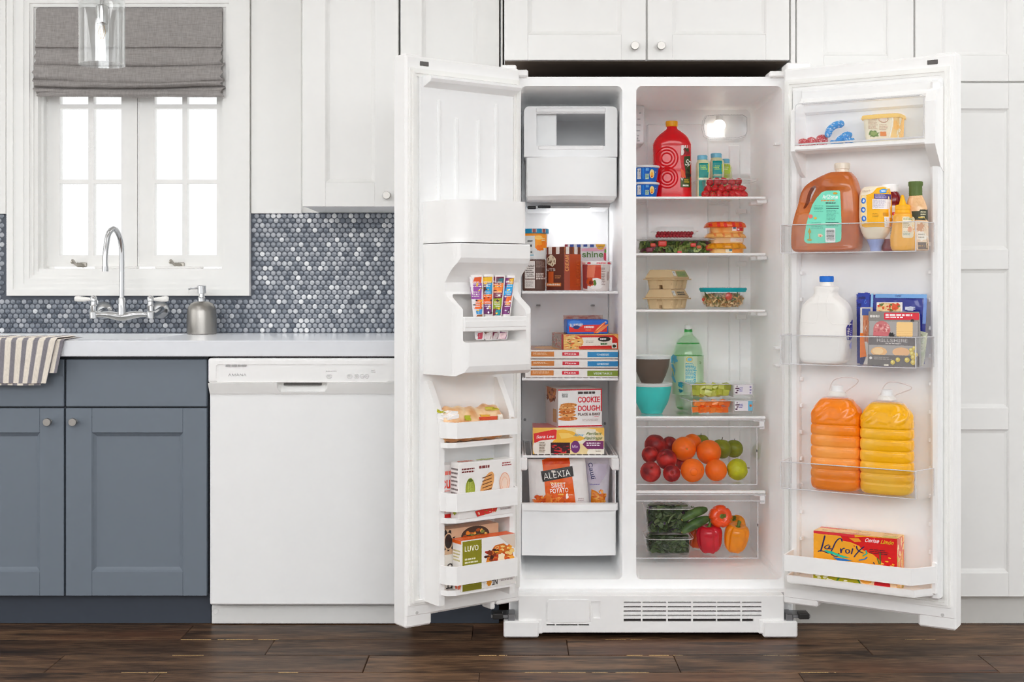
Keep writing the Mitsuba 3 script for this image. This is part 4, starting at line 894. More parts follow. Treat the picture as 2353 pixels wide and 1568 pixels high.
pk0, pz1 = q(L2_, 620, 625, -.184); pk1, pz0 = q(L2_, 1112, 815, -.184)
blk = cut(blk, ext_y(rrect(pk0, pz0, pk1, zz(440), .008), -.3, -.075))
dl = fg.part(ld + '__dispenser_body', blk, (242, 242, 241), 'satin', 0, fr=LD)
_, bz1 = q(L2_, 620, 622, -.184); _, bz0 = q(L2_, 620, 742, -.184)
fg.part(ld + '__pocket_bar', cat_([bx(pk0 - .002, pk1 + .002, -.184, -.176, bz0, bz1, .002), bx(pk0, pk1, -.1855, -.18, bz0 + .010, bz1 - .010, .002)]), (242, 242, 241), 'satin', 0, fr=LD)
pocket = (pk0, pk1, pz0)
# lower bins with side cheeks
zc1 = q(L2_, 300, 1135, -.02)[1]
zE = q(L2_, 360, 1440, -.06)[1]
chk = Polygon([(0, zc1), (-.02, zc1), (-.075, zE + .01), (-.08, zE - .02), (-.08, lB), (0, lB)])
fg.part(ld + '__side_cheek', cat_([ext_x(chk, .054, .072), ext_x(chk, .288, .306)]), (242, 242, 241), 'satin', 30, fr=LD)
fbins = []
for (Z, Yt, Ym, Yb) in ((L3_, 0, 97, 155), (L3_, 495, 628, 700), (L3_, 1025, 1160, 1222)):
    zt_ = q(L2_, 500, 1475, -.125)[1] if Yt == 0 else q(Z, 445, Yt, -.125)[1]
    zm_ = q(Z, 445, Ym, -.125)[1]; zb_ = q(Z, 445, Yb - 8, -.105)[1]
    U = ((.058, -.07), (.066, -.10), (.082, -.124), (.280, -.124), (.302, -.07))
    bnd = LineString(U).buffer(.0025, cap_style='flat')
    fl_ = Polygon([(.058, -.004), (.058, -.07), (.070, -.098), (.09, -.108), (.276, -.108), (.302, -.07), (.302, -.004)])
    fg.part(ld + '__door_bin', cat_([ext_z(bnd, zm_, zt_), ext_z(fl_, zb_ - .003, zb_ + .003), ext_z(LineString(list(fl_.exterior.coords)[1:6]).buffer(.002, cap_style='flat'), zb_ - .005, zb_ + .009), bx(.056, .064, -.078, -.064, zb_, zt_, .002), bx(.297, .305, -.078, -.064, zb_, zt_, .002)]), (243, 243, 242), 'satin', 30, fr=LD)
    fbins.append(zb_ + .0035)

# ---------------------------------------------------------------- food helpers
def settle(mesh, z): mesh.apply_translation((0, 0, z - mesh.vertices[:, 2].min())); return mesh
def copy_of(name, label, cat, base, pos, rot=(0, 0, 0), sc=1.0, group=None, parts=None):
    """one more single thing: base shape dict (or {part: dict}) put at pos"""
    key = numbered(name); labels[key] = {'label': label, 'category': cat}
    if group: labels[key]['group'] = group
    sc = [sc] * 3 if np.isscalar(sc) else list(sc)
    M = T().translate([float(p) for p in pos]).rotate([0, 0, 1], rot[2]).rotate([0, 1, 0], rot[1]).rotate([1, 0, 0], rot[0]).scale(sc)
    for p, d in (base if 'type' not in base else {'': base}).items(): scene[key + ('__' + p if p else '')] = {**d, 'to_world': M}
    return key
class Bag:
    """a soft pack: four corners on the photograph, bulging by th (metres) to the front and back of ly"""
    def __init__(s, fr, ly, P, th, seed=0, n=34, wr=.004, lean=0.0):
        a = np.linspace(0, 1, n); U, V = np.meshgrid(a, a); g = np.asarray(P, float)
        X = (g[0] * ((1 - U) * (1 - V))[..., None] + g[1] * (U * (1 - V))[..., None] + g[2] * (U * V)[..., None] + g[3] * ((1 - U) * V)[..., None])
        x, z = fr.xz(X[..., 0], X[..., 1], ly)
        bul = (np.sin(np.pi * U) ** .45) * (np.sin(np.pi * V) ** .5)
        nz = meshkit.fbm(np.stack([x * 34, z * 34, np.full_like(x, seed * 5.0)], -1), 3, seed) - .5
        yf = ly + lean * (1 - V) - th * bul - wr * 2 * nz * np.minimum(1, bul * 3); yb = ly + lean * (1 - V) + th * bul * .8
        F_ = np.stack([x, yf, z], -1).reshape(-1, 3); B_ = np.stack([x, yb, z], -1).reshape(-1, 3)
        i = np.arange(n * n).reshape(n, n); q = np.stack([i[:-1, :-1], i[1:, :-1], i[1:, 1:], i[:-1, 1:]], -1).reshape(-1, 4)
        f = np.vstack([q[:, [0, 1, 2]], q[:, [0, 2, 3]]]); m = trimesh.Trimesh(np.vstack([F_, B_]), np.vstack([f, f[:, ::-1] + n * n]), process=False)
        if m.volume < 0: m.invert()
        s.mesh = m
        from scipy.interpolate import LinearNDInterpolator, NearestNDInterpolator
        s.a, s.b = LinearNDInterpolator(F_[:, [0, 2]], F_[:, 1]), NearestNDInterpolator(F_[:, [0, 2]], F_[:, 1])
    def front(s, x, z, off=0.0):
        y = s.a(x, z); k = np.isnan(y); y[k] = s.b(x[k], z[k]); return y - off - .0006
BROWNS = [(196, 120, 52), (150, 78, 34), (222, 160, 84), (120, 60, 30)]
ORANGES = [(235, 120, 40), (222, 90, 30), (246, 160, 70), (200, 70, 24)]

# ---------------------------------------------------------------- freezer: upper shelf
zS1 = at(0, 669, YSf)[1]; zS2 = at(0, 869, YSf)[1]; zS3 = at(0, 1046.6, YSf)[1]
F1 = W.z(Z1)
t = Thing('ice_cream_tub', 'brown ice cream tub with a white nutrition panel under the orange-label tub', 'ice cream tub')
lo = Loft(F1, -.46, [(915, 62, 398, 165, 3), (930, 58, 402, 170, 3), (1340, 64, 398, 165, 3), (1365, 70, 392, 160, 3)], 40)
settle(lo.mesh, zS1 + .0003); t.part('tub', lo.mesh, (92, 62, 52), 'print', 40)
A = Art(F1, -.50); A.rect(100, 940, 245, 1335, (226, 220, 216)).lines(110, 1015, 240, 1180, 6, (120, 110, 106), 3).rect(105, 1195, 248, 1210, (92, 62, 52)).lines(110, 1225, 240, 1320, 6, (150, 140, 136), 4)
A.lines(262, 945, 395, 1040, 5, (160, 135, 125), 5).lines(262, 1115, 395, 1215, 3, (205, 190, 182), 6, .7).rect(100, 1000, 240, 1006, (60, 40, 34))
t.art('printed_front', A, onto(lo), edge=30)
ztub = lo.mesh.vertices[:, 2].max()
t = Thing('ice_cream_tub', 'ice cream tub with an orange and white label and a blue lid', 'ice cream tub')
lo = Loft(F1, -.46, [(532, 52, 430, 180, 2), (880, 74, 410, 165, 2), (903, 80, 404, 160, 2)], 48)
d = ztub - lo.mesh.vertices[:, 2].min() + .0002; lo.mesh.apply_translation((0, 0, d)); lo.info[:, 0] += d
t.part('tub', lo.mesh, (222, 224, 224), 'print', 40)
A = Art(F1, -.52); A.rect(60, 538, 425, 572, (246, 150, 40)).rect(250, 560, 420, 750, (250, 158, 30)).blob(320, 750, 60, 42, (240, 120, 20), 3).ell(300, 600, 60, 30, (255, 205, 110)).blob(385, 690, 34, 50, (245, 130, 20), 4)
A.lines(140, 640, 235, 662, 1, (60, 60, 60), 5, .8).lines(145, 700, 215, 740, 1, (40, 40, 40), 6, .8).lines(145, 800, 225, 825, 1, (70, 70, 70), 7, .8).rect(150, 850, 230, 858, (80, 180, 220)).lines(345, 610, 400, 660, 2, (250, 230, 180), 8)
t.art('printed_front', A, onto(lo), edge=30)
ld_ = Loft(F1, -.46, [(466, 44, 444, 198, 2), (472, 40, 448, 202, 2), (530, 42, 446, 200, 2)], 48)
ld_.mesh.apply_translation((0, 0, d)); ld_.info[:, 0] += d
li_ = t.part('lid', ld_.mesh, (16, 130, 175), 'print', 40)
A = Art(F1, -.52); [A.rect(x, 474, x + w_, 528, (150, 84, 74)) for x, w_ in ((215, 44), (360, 36))]; [A.rect(x, 474, x + 8, 528, (225, 200, 190)) for x in (205, 262, 350, 398)]
t.art(li_ + '__stripes', A, onto(ld_), edge=30)

t = carton('ice_cream_carton', 'tall brown and orange dessert carton standing corner-first on the upper freezer shelf', 'carton', F1, 412, 742, 665, 1362, -.470, .0755, (112, 52, 36), rot=-45)
A = metres(t); [A.rect(x, 0, x + .2, .165, (236, 228, 222)) for x in (.12, .55)]; A.rect(0, .165, 1, 1, (104, 48, 34))
A.blob(.3, .32, .26, .13, (232, 214, 186), 2, .15).specks(.1, .22, .5, .42, 10, .03, [(110, 70, 50)], 3).text('UTS', .02, .55, .055, (235, 230, 225), w=.5, bold=True).rect(.12, .57, .42, .85, (208, 92, 40)).lines(.5, .66, .85, .74, 3, (210, 140, 90), 3).rect(0, .83, .85, .91, (214, 116, 50)).lines(.05, .85, .8, .9, 1, (250, 230, 210), 3, .8)
t.art('printed_front', A, None)
A = metres(t, 'right'); A.rect(0, .165, 1, 1, (186, 74, 34)); [A.rect(x, 0, x + .2, .165, (236, 228, 222)) for x in (.1, .6)]; A.rect(0, .165, .34, 1, (168, 84, 66))
[A.rect(x, 0, x + .03, .165, (210, 120, 60)) for x in (.02, .52)]
A.text('CREAM', .26, .56, .2, (226, 160, 96), w=.36, rot=-90, bold=True).text('DARK CHOCOLATE', .93, .9, .2, (222, 110, 44), w=.6, rot=-90)
t.art('printed_side', A, None)

t = carton('frozen_fruit_bar_box', 'pink and white fruit bar box lettered shine behind the lidded tub', 'box', F1, 676, 698, 1275, 1362, -.33, .06, (232, 224, 226))
A = Art(F1, -.33, sbox(678, 700, 1273, 1355)); A.rect(676, 698, 1275, 750, (226, 226, 232))
[A.rect(x, 702, x + 55, 742, (24, 62, 150)) for x in (750, 850, 945, 1040)]; A.rect(678, 702, 720, 738, (160, 40, 66)).poly([(920, 760), (1275, 745), (1275, 800), (920, 800)], (236, 170, 190)).ell(1190, 700, 66, 80, (232, 170, 20)).lines(1150, 725, 1235, 755, 1, (190, 120, 20), 3, .8).rect(676, 742, 1275, 746, (240, 240, 240))
A.text('shine', 925, 885, 74, (84, 120, 50), w=305, bold=True).blob(1260, 880, 24, 60, (214, 60, 90), 4).blob(1262, 800, 16, 30, (110, 160, 50), 5).lines(930, 735, 1040, 760, 1, (240, 244, 255), 9, .9)
t.art('printed_front', A, flat(-.33), fr=W)

t = Thing('frozen_dessert_tub', 'white tub with a red-orange label and a white lid on the upper freezer shelf', 'tub')
lo = Loft(F1, -.478, [(985, 924, 1334, 185, 2.3), (1340, 936, 1310, 165, 2.3), (1362, 944, 1302, 160, 2.3)], 48); settle(lo.mesh, zS1 + .0003)
t.part('tub', lo.mesh, (226, 218, 214), 'print', 40)
A = Art(F1, -.50); A.poly([(935, 990), (1000, 990), (1000, 1345), (945, 1345)], (146, 60, 60)).poly([(1010, 1000), (1190, 1000), (1190, 1210), (1000, 1210)], (206, 78, 50)).rect(1095, 1030, 1195, 1210, (196, 62, 34)).poly([(1000, 1000), (1115, 1000), (1095, 1180), (990, 1180)], (222, 120, 90)).ell(1120, 1270, 110, 85, (236, 232, 230)).blob(1040, 1250, 55, 60, (196, 72, 22), 3).blob(1050, 1255, 26, 30, (120, 30, 12), 4).blob(1105, 1260, 20, 45, (80, 120, 40), 5).lines(1200, 1040, 1260, 1300, 11, (130, 110, 106), 6).blob(1300, 1160, 20, 60, (180, 160, 156), 7)
t.art('printed_front', A, onto(lo), edge=30)
ld_ = Loft(F1, -.478, [(934, 922, 1346, 195, 2.3), (940, 916, 1352, 200, 2.3), (984, 918, 1350, 198, 2.3)], 48); ld_.mesh.apply_translation((0, 0, lo.mesh.vertices[:, 2].max() - ld_.mesh.vertices[:, 2].min()))
li_ = t.part('lid', ld_.mesh, (236, 232, 230), 'print', 40)
A = Art(F1, -.50); [A.ell(x, 974, 26, 14, (200, 40, 60)) for x in (1020, 1312)]; A.lines(1130, 965, 1270, 985, 1, (220, 90, 100), 3, .8).lines(930, 968, 985, 984, 1, (220, 120, 120), 4, .8)
t.art(li_ + '__marks', A, onto(ld_), edge=30)

# ---------------------------------------------------------------- freezer: middle shelf
F2 = W.z(Z2)
zc = zS2
for i, (Y0, Y1, X0, name, c, lab) in enumerate(((1198, 1346, 118, 'VEGETABLE', (120, 140, 40), 'bottom flat pizza box of the stack, with a green end panel'), (1046, 1190, 130, 'CHEESE', (30, 126, 184), 'middle flat pizza box of the stack, between the two others'), (888, 1034, 126, 'CHEESE', (40, 134, 190), 'top flat pizza box of the stack of three'))):
    t = carton('pizza_box', lab, 'pizza box', F2, X0, Y0, 1652, Y1, -.535 + .003 * (i % 2), .27, (236, 232, 228), group='flat pizza boxes in the freezer')
    dz = zc + .0004 - t.z0; k = list(scene)[-1]
    scene[k] = shape(bx(0, t.w, 0, t.d, zc + .0004, zc + .0004 + t.h, .0012), (236, 232, 228), 'print', 20, t.fr); t.z0 = zc + .0004; t.z1 = t.z0 + t.h; zc = t.z1 + .0012 * (i < 2)
    A = metres(t); e = .06; A.rect(e, .2, .305, .76, (208, 126, 56)).lines(e + .02, .34, .26, .6, 2, (240, 214, 180), i + 3, .5)
    A.rect(.395, .27, .575, .66, (206, 40, 56), .02).text('Pizza', .42, .56, .2, (250, 240, 238), w=.12, bold=True)
    A.rect(.665, .23, .992, .82, c).text(name, .83, .64, .2, (230, 240, 246), w=.20 if i == 0 else .13, anchor='c', bold=True).rect(.992, .05, 1, .95, (70, 52, 44))
    t.art('printed_front', A, None)
    A = metres(t, 'top'); A.rect(0, 0, 1, 1, (176, 140, 124)).ell(.5, .5, .4, .42, (214, 160, 100)); t.art('printed_top', A, None)
t = carton('frozen_meal_box', 'red and orange frozen rice box on top of the flat pizza boxes', 'box', F2, 747, 640, 1652, 886, -.53, .17, (226, 96, 40), rot=10)
dz = zc + .0004 - t.z0; k = list(scene)[-1]; scene[k] = shape(bx(0, t.w, 0, t.d, t.z0 + dz, t.z1 + dz, .0012), (226, 160, 110), 'print', 20, t.fr); t.z0 += dz; t.z1 += dz; zc2 = t.z1
A = metres(t); A.rect(0, 0, 1, 1, (236, 170, 96)).poly([(.05, .06), (.9, .06), (.98, .3), (.98, .98), (.3, .98), (.12, .5)], (208, 40, 32)).rect(.25, .2, .88, .76, (240, 232, 220)).ell(.17, .5, .19, .44, (236, 190, 110)).specks(.02, .1, .33, .95, 60, .03, [(246, 226, 170), (226, 120, 50), (250, 200, 90), (200, 80, 40)], 5).specks(.05, .2, .3, .9, 5, .025, [(80, 80, 30)], 8)
A.lines(.4, .42, .55, .6, 2, (170, 160, 150), 3).ell(.735, .32, .115, .17, (38, 34, 30)).lines(.66, .26, .81, .38, 1, (240, 240, 240), 4, .9).lines(.67, .58, .83, .72, 1, (60, 110, 60), 5, .9).rect(.87, .58, .965, .95, (240, 236, 228)).blob(.915, .8, .03, .1, (50, 60, 40), 4).rect(0, .0, 1, .05, (240, 190, 110))
t.art('printed_front', A, None)
A = metres(t, 'left'); A.rect(0, 0, 1, 1, (176, 164, 156)).specks(0, .1, 1, .95, 60, .05, [(190, 110, 110), (150, 140, 134), (206, 196, 190)], 3).rect(.85, 0, 1, 1, (200, 40, 50)); t.art('printed_side', A, None)
A = metres(t, 'top'); A.rect(0, 0, 1, 1, (190, 120, 90)); t.art('printed_top', A, None)
t = carton('frozen_snack_box', 'blue and red frozen snack box lying on top of the freezer stack', 'box', F2, 802, 384, 1480, 618, -.50, .10, (20, 90, 190), rot=3)
dz = zc2 + .0004 - t.z0; k = list(scene)[-1]; scene[k] = shape(bx(0, t.w, 0, t.d, t.z0 + dz, t.z1 + dz, .003), (18, 84, 180), 'print', 20, t.fr); t.z0 += dz; t.z1 += dz
A = metres(t); A.rect(.01, .03, .99, .97, (22, 100, 200)).poly([(.05, .42), (.4, .36), (.97, .34), (.97, .86), (.06, .88)], (222, 36, 34)).ell(.2, .3, .17, .26, (60, 130, 220)).text('BLUEBERRY', .08, .48, .2, (250, 232, 214), w=.32, bold=True, rot=-3).ell(.23, .52, .08, .13, (30, 50, 120)).lines(.42, .44, .66, .6, 1, (250, 236, 236), 3, .9).lines(.45, .68, .64, .76, 1, (246, 150, 90), 4, .9)
A.ell(.79, .56, .055, .42, (226, 100, 50), 18).ell(.86, .62, .05, .36, (238, 140, 80), 24).ell(.80, .5, .014, .3, (250, 190, 130), 20).lines(.91, .12, .97, .26, 2, (250, 250, 250), 5)
t.art('printed_front', A, None)
b_ = Bag(F2, -.36, [(745, 350), (1390, 345), (1400, 628), (760, 628)], .035, 7)
settle(b_.mesh, zc2 + .0006)
t = Thing('frozen_bread_bag', 'pale pinkish bag lying behind the blue snack box in the freezer', 'bag'); t.part('', b_.mesh, varied((206, 186, 178), .3, 60, 3, (170, 90, 80)), 'print', 50)

# ---------------------------------------------------------------- freezer: lower shelf
F3 = W.z(Z3)
t = carton('pie_box', 'frozen berry pie box with a red banner under the cookie dough box', 'box', F3, 258, 932, 1482, 1386, -.525, .13, (238, 206, 150))
k = list(scene)[-1]; dz = zS3 + .0004 - t.z0; scene[k] = shape(bx(0, t.w, 0, t.d, t.z0 + dz, t.z1 + dz, .0012), (222, 190, 170), 'print', 20, t.fr); t.z0 += dz; t.z1 += dz; zp = t.z1
A = metres(t); A.rect(0, 0, 1, 1, (240, 188, 84)).ell(.55, .55, .48, .62, (240, 216, 160)).ell(.2, .75, .2, .5, (244, 236, 226)).ell(.92, .95, .16, .26, (246, 240, 226)).rect(.6, .05, .88, .6, (240, 232, 214))
A.poly([(.01, .22), (.3, .06), (.335, .09), (.325, .43), (.12, .47), (.02, .58)], (222, 48, 48)).poly([(.335, .1), (.42, .06), (.56, .14), (.66, .3), (.74, .4), (.66, .5), (.5, .58), (.26, .58), (.3, .45), (.33, .42)], (244, 184, 60)).poly([(.36, .2), (.5, .2), (.6, .34), (.4, .42)], (250, 206, 104)).poly([(.25, .56), (.52, .56), (.52, .97), (.25, .97)], (60, 26, 28)).specks(.26, .6, .52, .96, 26, .022, [(190, 30, 40), (40, 16, 24), (220, 60, 60), (90, 20, 40)], 3).specks(.33, .84, .42, .98, 6, .03, [(214, 40, 50)], 6)
A.text('Sara Lee', .045, .40, .1, (252, 240, 238), w=.25, rot=-6, bold=True, slant=.2).text('New', .57, .32, .1, (60, 150, 210), w=.13, slant=.3).text('Perfect', .74, .27, .1, (96, 112, 54), w=.21, slant=.25, bold=True).text('Pairings', .71, .44, .1, (96, 112, 54), w=.25, slant=.25, bold=True)
A.ell(.595, .72, .065, .23, (112, 44, 116)).text('Mix', .55, .76, .1, (240, 220, 240), w=.08).poly([(.695, .62), (.74, .5), (.99, .5), (.99, .8), (.76, .8)], (118, 42, 100)).lines(.75, .56, .95, .72, 2, (240, 226, 238), 3, .5).lines(.09, .54, .19, .96, 7, (120, 100, 80), 4).lines(.88, .87, .97, .91, 1, (120, 90, 60), 5)
t.art('printed_front', A, None)
A = metres(t, 'top'); A.rect(0, 0, 1, 1, (206, 176, 170)).rect(0, 0, .35, 1, (196, 110, 110)); t.art('printed_top', A, None)
t = carton('cookie_dough_box', 'white cookie dough box with red lettering on top of the pie box', 'box', F3, 690, 270, 1440, 920, -.515, .15, (240, 238, 236), rot=13)
k = list(scene)[-1]; dz = zp + .0004 - t.z0; scene[k] = shape(bx(0, t.w, 0, t.d, t.z0 + dz, t.z1 + dz, .0012), (236, 230, 226), 'print', 20, t.fr); t.z0 += dz; t.z1 += dz
A = metres(t); A.rect(0, 0, 1, 1, (240, 239, 238)).rect(0, 0, 1, .035, (190, 30, 44)).rect(0, .965, 1, 1, (190, 30, 44)).rect(.975, 0, 1, .6, (200, 30, 44)).bars(.06, .1, .25, .23)
for i, (x, y, rx, c) in enumerate(((.22, .78, .22, (206, 120, 52)), (.21, .68, .2, (226, 160, 96)), (.2, .6, .19, (196, 106, 40)), (.21, .52, .2, (212, 134, 66)), (.2, .46, .17, (230, 170, 104)), (.24, .42, .19, (204, 130, 60)))): A.ell(x, y, rx, .055, c).specks(x - rx * .8, y - .03, x + rx * .8, y + .03, 7, .014, [(110, 56, 26), (240, 200, 150)], i)
A.lines(.45, .07, .95, .135, 1, (70, 60, 60), 7, .95).text('COOKIE', .45, .35, .19, (206, 26, 46), w=.50, bold=True).text('DOUGH', .45, .575, .19, (206, 26, 46), w=.50, bold=True)
v0 = len(A.L); A.text('PLACE & BAKE', .45, .70, .1, (84, 50, 46), w=.51, bold=True)
A.lines(.82, .73, .96, .76, 1, (210, 90, 100), 9).lines(.55, .80, .95, .87, 2, (190, 180, 176), 8)
for n_, k_ in ((v0 - 2, .74), (v0 - 1, .70), (v0, .62)):
    p, f, c, lv_ = A.L[n_]; y1 = p[:, 1].max(); p = p.copy(); p[:, 1] = y1 + (p[:, 1] - y1) * k_; A.L[n_] = (p, f, c, lv_)
t.art('printed_front', A, None)
A = metres(t, 'left'); A.rect(0, 0, 1, 1, (214, 202, 196)).poly([(.1, 0), (.9, 0), (.75, .3), (.4, .42), (.15, .25)], (190, 120, 80)).specks(.1, .02, .8, .36, 26, .05, BROWNS, 5).rect(.62, .55, .9, .9, (196, 150, 100)); t.art('printed_side', A, None)

# ---------------------------------------------------------------- freezer basket: two bags
F4 = W.z(Z4)
b_ = Bag(F4, -.500, [(168, 128), (830, 118), (925, 1050), (205, 1060)], .022, 3)
t = Thing('frozen_fries_bag', 'white bag of sweet potato fries with an orange stripe in the freezer basket', 'bag'); t.part('bag', b_.mesh, (232, 228, 226), 'print', 50)
A = Art(F4, -.52); A.poly([(332, 150), (400, 122), (645, 122), (655, 210), (685, 350), (722, 640), (380, 640), (360, 390), (345, 260)], (222, 90, 14)).poly([(345, 150), (650, 130), (660, 190), (350, 200)], (206, 64, 10))
A.blob(310, 600, 60, 46, (214, 90, 40), 5, .4).blob(270, 625, 50, 24, (226, 120, 60), 6, .4).blob(400, 590, 60, 50, (230, 120, 50), 7, .4).blob(480, 610, 70, 34, (236, 140, 60), 8, .4).specks(240, 565, 600, 645, 40, 13, ORANGES, 9)
A.poly([(318, 275), (685, 212), (700, 330), (340, 395)], (44, 40, 38)).text('ALEXIA', 356, 368, 70, (240, 236, 230), w=310, rot=-9).lines(440, 262, 500, 290, 1, (230, 220, 210), 4, .8)
A.lines(425, 398, 615, 415, 1, (246, 190, 120), 5, .9).text('SWEET', 440, 464, 50, (252, 246, 240), w=166, rot=-4, bold=True).text('POTATO', 426, 526, 50, (252, 246, 240), w=212, rot=-4, bold=True).lines(520, 528, 595, 548, 1, (246, 190, 80), 6, .9).blob(622, 560, 16, 30, (250, 240, 230), 7).lines(640, 540, 700, 560, 1, (250, 210, 180), 8).lines(750, 585, 840, 625, 2, (200, 180, 180), 9)
t.art('printed_front', A, onto(b_), edge=20)
b_ = Bag(F4, -.455, [(805, 110), (1125, 118), (1085, 1040), (880, 1050)], .018, 9)
t = Thing('frozen_food_bag', 'lilac and white frozen food bag behind the fries bag in the basket', 'bag'); t.part('bag', b_.mesh, varied((214, 208, 218), .1, 40, 2), 'print', 50)
A = Art(F4, -.47); A.poly([(840, 180), (1090, 190), (1080, 300), (1000, 420), (870, 400)], (206, 196, 214)).text('Cauli', 868, 180, 46, (50, 50, 100), w=190, rot=78, bold=True).poly([(905, 480), (960, 500), (1066, 590), (1062, 640), (900, 640)], (232, 130, 26)).specks(905, 490, 1064, 640, 36, 15, [(240, 150, 40), (222, 104, 20), (250, 180, 80)], 4).lines(890, 420, 1040, 440, 1, (150, 140, 190), 5)
t.art('printed_front', A, onto(b_), edge=20)

# ---------------------------------------------------------------- freezer door
FD = LD.z(L2_)
POPS = [((664, 765, 285), (712, 772, 808), (240, 238, 240), [(300, 350, (222, 90, 40)), (350, 480, (160, 84, 170)), (480, 560, (240, 110, 50)), (560, 600, (70, 150, 210)), (600, 640, (150, 90, 50)), (745, 800, (190, 70, 90))], 'leftmost ice pop sleeve in the door pocket, with a purple and orange print'),
        ((768, 850, 275), (786, 838, 810), (110, 70, 60), [(300, 350, (240, 190, 40)), (350, 440, (40, 160, 220)), (440, 520, (240, 100, 30)), (520, 600, (110, 50, 110)), (745, 800, (230, 220, 220))], 'ice pop sleeve with a blue and orange print, second in the door pocket'),
        ((860, 945, 290), (842, 892, 806), (110, 30, 60), [(300, 350, (40, 130, 140)), (350, 430, (250, 140, 60)), (430, 470, (130, 40, 70)), (470, 560, (150, 170, 40)), (560, 610, (30, 150, 160)), (745, 800, (200, 190, 190))], 'ice pop sleeve with a maroon and teal print, third in the door pocket'),
        ((955, 1026, 290), (902, 956, 804), (120, 40, 110), [(310, 360, (240, 190, 50)), (360, 450, (50, 170, 230)), (450, 530, (240, 110, 40)), (530, 600, (130, 60, 130)), (745, 800, (240, 210, 215))], 'rightmost ice pop sleeve in the door pocket, with a blue and yellow print'),
        ((818, 872, 282), (838, 880, 800), (200, 80, 40), [(300, 400, (60, 160, 210)), (400, 600, (220, 80, 30))], 'ice pop sleeve tucked behind the others in the door pocket')]
for i, ((a0, a1, Ya), (b0, b1, Yb), c, bands, lab) in enumerate(POPS):
    t = Thing('ice_pop', lab, 'ice pop', LD, group='ice pops in the freezer door pocket')
    ly = -.132 - .0 * i if i < 4 else -.108
    rows = [(Ya + (Yb - Ya) * s_, a0 + (b0 - a0) * s_, a1 + (b1 - a1) * s_, (3 if s_ < .02 or s_ > .98 else 20), 2) for s_ in (0, .03, .1, .3, .6, .9, .97, 1)]
    lo = Loft(FD, ly, rows, 20); t.part('sleeve', lo.mesh, (236, 232, 230), 'gloss', 50)
    A = Art(FD, ly - .01); L = lambda Y: (a0 + (b0 - a0) * (Y - Ya) / (Yb - Ya) + 7, a1 + (b1 - a1) * (Y - Ya) / (Yb - Ya) - 5)
    for y0, y1, col in bands:
        l0, r0 = L(y0); l1, r1 = L(y1); m_ = .0 if (y0 // 10 + i) % 2 else .35
        A.poly([(l0, y0), (r0, y0), (r1, y1), (l1, y1)], c).poly([(l0 + (r0 - l0) * m_, y0 + 6), (r0, y0), (r1 - 6, y1), (l1 + (r1 - l1) * m_ * .5, y1)], col)
    for y in (340, 420, 500): l0, r0 = L(y); A.lines(l0 + 8, y, r0 - 8, y + 50, 3, (246, 240, 240), i * 7 + y, .4)
    A.specks(L(560)[0], 330, L(560)[1], 600, 16, 7, [(250, 250, 250), (60, 40, 50), (250, 200, 60)], i)
    t.art('printed_front', A, onto(lo), edge=20)
x0, z1 = .064, FD.zz(700, 1352, -.10); x1 = .270
zb_ = fbins[0]; n = 60
a = np.linspace(0, 1, n); rings = []
for q_ in a:
    r_ = (1 - abs(2 * q_ - 1) ** 9) ** .5 * (1 + .015 * math.sin(q_ * 19)); r_ = max(r_, .05)
    th = np.arange(24) * 2 * np.pi / 24; h = (float(z1) - zb_) / 2 + .002 * math.sin(q_ * 7 + 1)
    rings.append(np.stack([np.full(24, float(x0) + (float(x1) - float(x0)) * q_), -.062 + .040 * r_ * np.cos(th), zb_ + h * r_ * 1.0 + h * r_ * np.sin(th) * (1 + .06 * np.sin(q_ * 31 + 3 * th))], 1))
m = stack(rings); settle(m, zb_ + .0004)
t = Thing('bread_bag', 'clear bag of golden bread rolls in the top bin of the freezer door', 'bread bag', LD)
t.part('bag', m, varied((222, 160, 100), .3, 45, 4, (246, 214, 170)), 'gloss', 60)
pc = np.array(m.vertices)
def bagfront(x, z, off):
    i = np.array([np.argmin((pc[:, 0] - a_) ** 2 + (pc[:, 2] - b_) ** 2 + (pc[:, 1] > -.062) * 1) for a_, b_ in zip(x, z)]); return np.stack([x, pc[i, 1] - off - .0022, z], 1)
A = Art(FD, -.10); A.poly([(440, 1405), (480, 1372), (580, 1380), (575, 1430), (480, 1455), (442, 1440)], (240, 238, 236)).blob(470, 1385, 30, 16, (190, 190, 30), 3).rect(620, 1410, 665, 1450, (176, 180, 40)).poly([(735, 1425), (875, 1415), (870, 1445), (735, 1448)], (214, 84, 50)).blob(855, 1360, 50, 14, (200, 190, 60), 5).poly([(880, 1405), (930, 1400), (930, 1445), (880, 1445)], (240, 236, 226)).lines(446, 1400, 470, 1450, 3, (50, 46, 40), 4).rect(750, 1405, 820, 1422, (230, 180, 60))
t.art('printed_front', A, bagfront, edge=14)
FE = LD.z(L3_)
def lcarton(name, lab, X0, Y0, X1, ly, depth, zb_, color, **k):
    x0, z1 = FE.xz(X0, Y0, ly); t = carton(name, lab, 'box', FE, X0, Y0, X1, Y0 + 200, ly, depth, color, **k)
    key = list(scene)[-1]; t.z0 = zb_ + .0004; t.h = t.z1 - t.z0
    scene[key] = shape(bx(0, t.w, 0, t.d, t.z0, t.z1, .0012), color, 'print', 20, t.fr); return t
t = lcarton('frozen_meal_box', 'white frozen meal box with a red side, behind the three-picture box in the door bin', 376, 284, 640, -.066, .045, fbins[1], (238, 234, 232))
A = metres(t); A.lines(.08, .12, .5, .2, 1, (230, 120, 110), 3, .9).text('cui', .06, .44, .2, (226, 66, 50), w=.28, bold=True).lines(.08, .48, .34, .53, 1, (236, 150, 140), 5).poly([(0, .78), (.2, .7), (.45, .74), (.45, .86), (0, .9)], (214, 40, 36)).rect(0, .93, 1, 1, (214, 40, 36)); t.art('printed_front', A, None)
